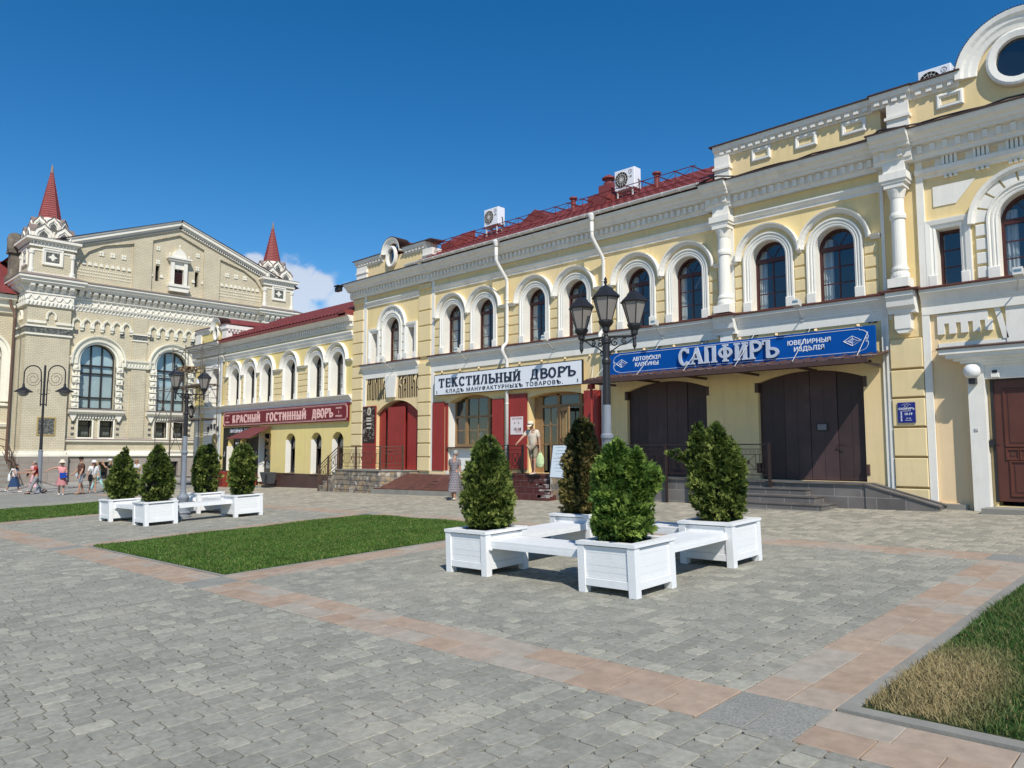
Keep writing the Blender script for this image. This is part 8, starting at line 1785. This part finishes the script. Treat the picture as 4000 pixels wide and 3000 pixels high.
person('blond woman in sunglasses, light grey top and dark trousers between two thujas',-42.1,14.85,g(-42.1,14.85),cdir(.0,-1),1.63,dict(ll=(8,2),rl=(-6,4),ra=(5,10,20),la=(12,8,60)),LGR,BLK,'trousers',.5,HBL,.20,shoe=BLK)
person('man in grey shirt with a shoulder bag bending forward by the scaffold',-47.3,18.85-.6,g(-47.3,18.2),cdir(.3,-.7),1.72,dict(ll=(20,10),rl=(-18,22),ra=(20,12,30),la=(25,6,40),lean=14,nod=10),GRC,KHA,'trousers',.6,HB,.04,shoe=BLK)
person('short haired woman in a grey patterned dress seen from behind',-18.75,16.52,g(-18.75,16.52),cdir(.45,.85),1.62,dict(ll=(3,2),rl=(-8,6),la=(2,7,12),ra=(0,8,15),lean=0),PRT,PRT,'dress',.75,HG_,.06,shoe=BEI,hem=.30,turn=-35,fat=1.05)
_,J,Wm=person('man in pale cap, cream T-shirt and khaki shorts pointing down from the step',-16.55,17.95,1.125,cdir(-.50,-.85),1.72,dict(ll=(10,6),rl=(-6,6),ra=(42,24,8),la=(-4,12,12),lean=9,nod=24),BEI,KHA,'shorts',.78,HG_,.03,hat='cap',hatmat=STR,shoe=BEI,fat=1.15)
# things carried
def carried(name,label,cat,m,mat,loc): 
    return tag(m.build(name,mat),label,cat)
p=Wm(J['lw']+J['ld2']*.1); m=MB()
vs=[];n=12
for (zz_,rx,ry) in ((-.52,.05,.04),(-.50,.13,.09),(-.40,.155,.10),(-.25,.14,.085),(-.12,.09,.05),(-.06,.035,.02)):
    for q in range(n): a=2*pi*q/n; f2=1+.06*math.sin(q*2.7+zz_*30); vs.append((p.x+rx*f2*math.cos(a),p.y+ry*f2*math.sin(a),p.z+zz_+.02*math.sin(q*1.7)))
m.add(vs,[(j*n+q,j*n+(q+1)%n,(j+1)*n+(q+1)%n,(j+1)*n+q) for j in range(5) for q in range(n)]+[tuple(range(n))])
for s_ in (-1,1): m.tube([(p.x+s_*.05,p.y,p.z-.14),(p.x+s_*.02,p.y,p.z-.02),(p.x,p.y,p.z+.01)],.010,5)
carried('plastic_bag','pale green plastic bag hanging from the hand of the man on the step','bag',m,mk('pale_green_plastic',(.52,.62,.33),.4,.1,8,spec=.4,bump=.2,bscale=18),p)
def bagat(name,label,c,sx,sy,sz,mat,strap=None):
    m=MB(); x,y,z=c; m.lathe((x,y,z-sz),[(sx*.7,0),(sx,.15*sz),(sx*1.02,1.2*sz),(sx*.8,1.85*sz),(sx*.5,2*sz)],10,0,1,sy/sx)
    if strap: m.tube([(x-sx*.3,y,z+sz*.8)]+[tuple(s) for s in strap]+[(x+sx*.3,y,z+sz*.8)],.012,5)
    return tag(m.build(name,mat),label,'bag')
u=lambda x,y,r_,d,z:(x+r_*cx_-d*sx_,y+r_*sx_+d*cx_,gz(x,y)+z)
bagat('shoulder_bag','white shoulder bag carried by the woman in the blue skirt',u(-49.6,11,-.22,-.12,.82),.15,.06,.2,WC,[u(-49.6,11,-.1,-.1,1.35)])
bagat('shoulder_bag','black shoulder bag on a long strap of the person in the white bucket hat',u(-42.1,12.75,.02,-.28,.78),.2,.09,.17,BLK,[u(-42.1,12.75,.0,-.14,1.2),u(-42.1,12.75,.10,-.05,1.40)])
bagat('handbag','dark handbag held by the couple in pink',u(-49.3,11.9,-.25,-.2,.92),.12,.06,.09,BLK)
bagat('yellow_bag','bright yellow bag held by the blond woman between the thujas',u(-42.1,14.85,.42,-.1,.55),.13,.07,.18,C('yellow_plastic',(.72,.52,.03)))
m=MB(); c=u(-42.5,11.45,.22,-.22,.98); 
m.add([u(-42.5,11.45,a,b,z) for a,b in ((.04,-.26),(.36,-.20),(.36,-.15),(.04,-.21)) for z in (.84,1.10)],[(0,1,3,2),(2,3,5,4),(4,5,7,6),(6,7,1,0),(1,7,5,3),(0,2,4,6)]); tag(m.build('folder',mk('blue_folder',(.01,.05,.30),.4,.06,3)),'blue folder held by the woman in the cream sun hat','folder')
for o in bpy.data.objects:
    if o.type=='MESH' and o.parent is None and 'kind' not in o and 'label' not in o: print('UNTAGGED',o.name)
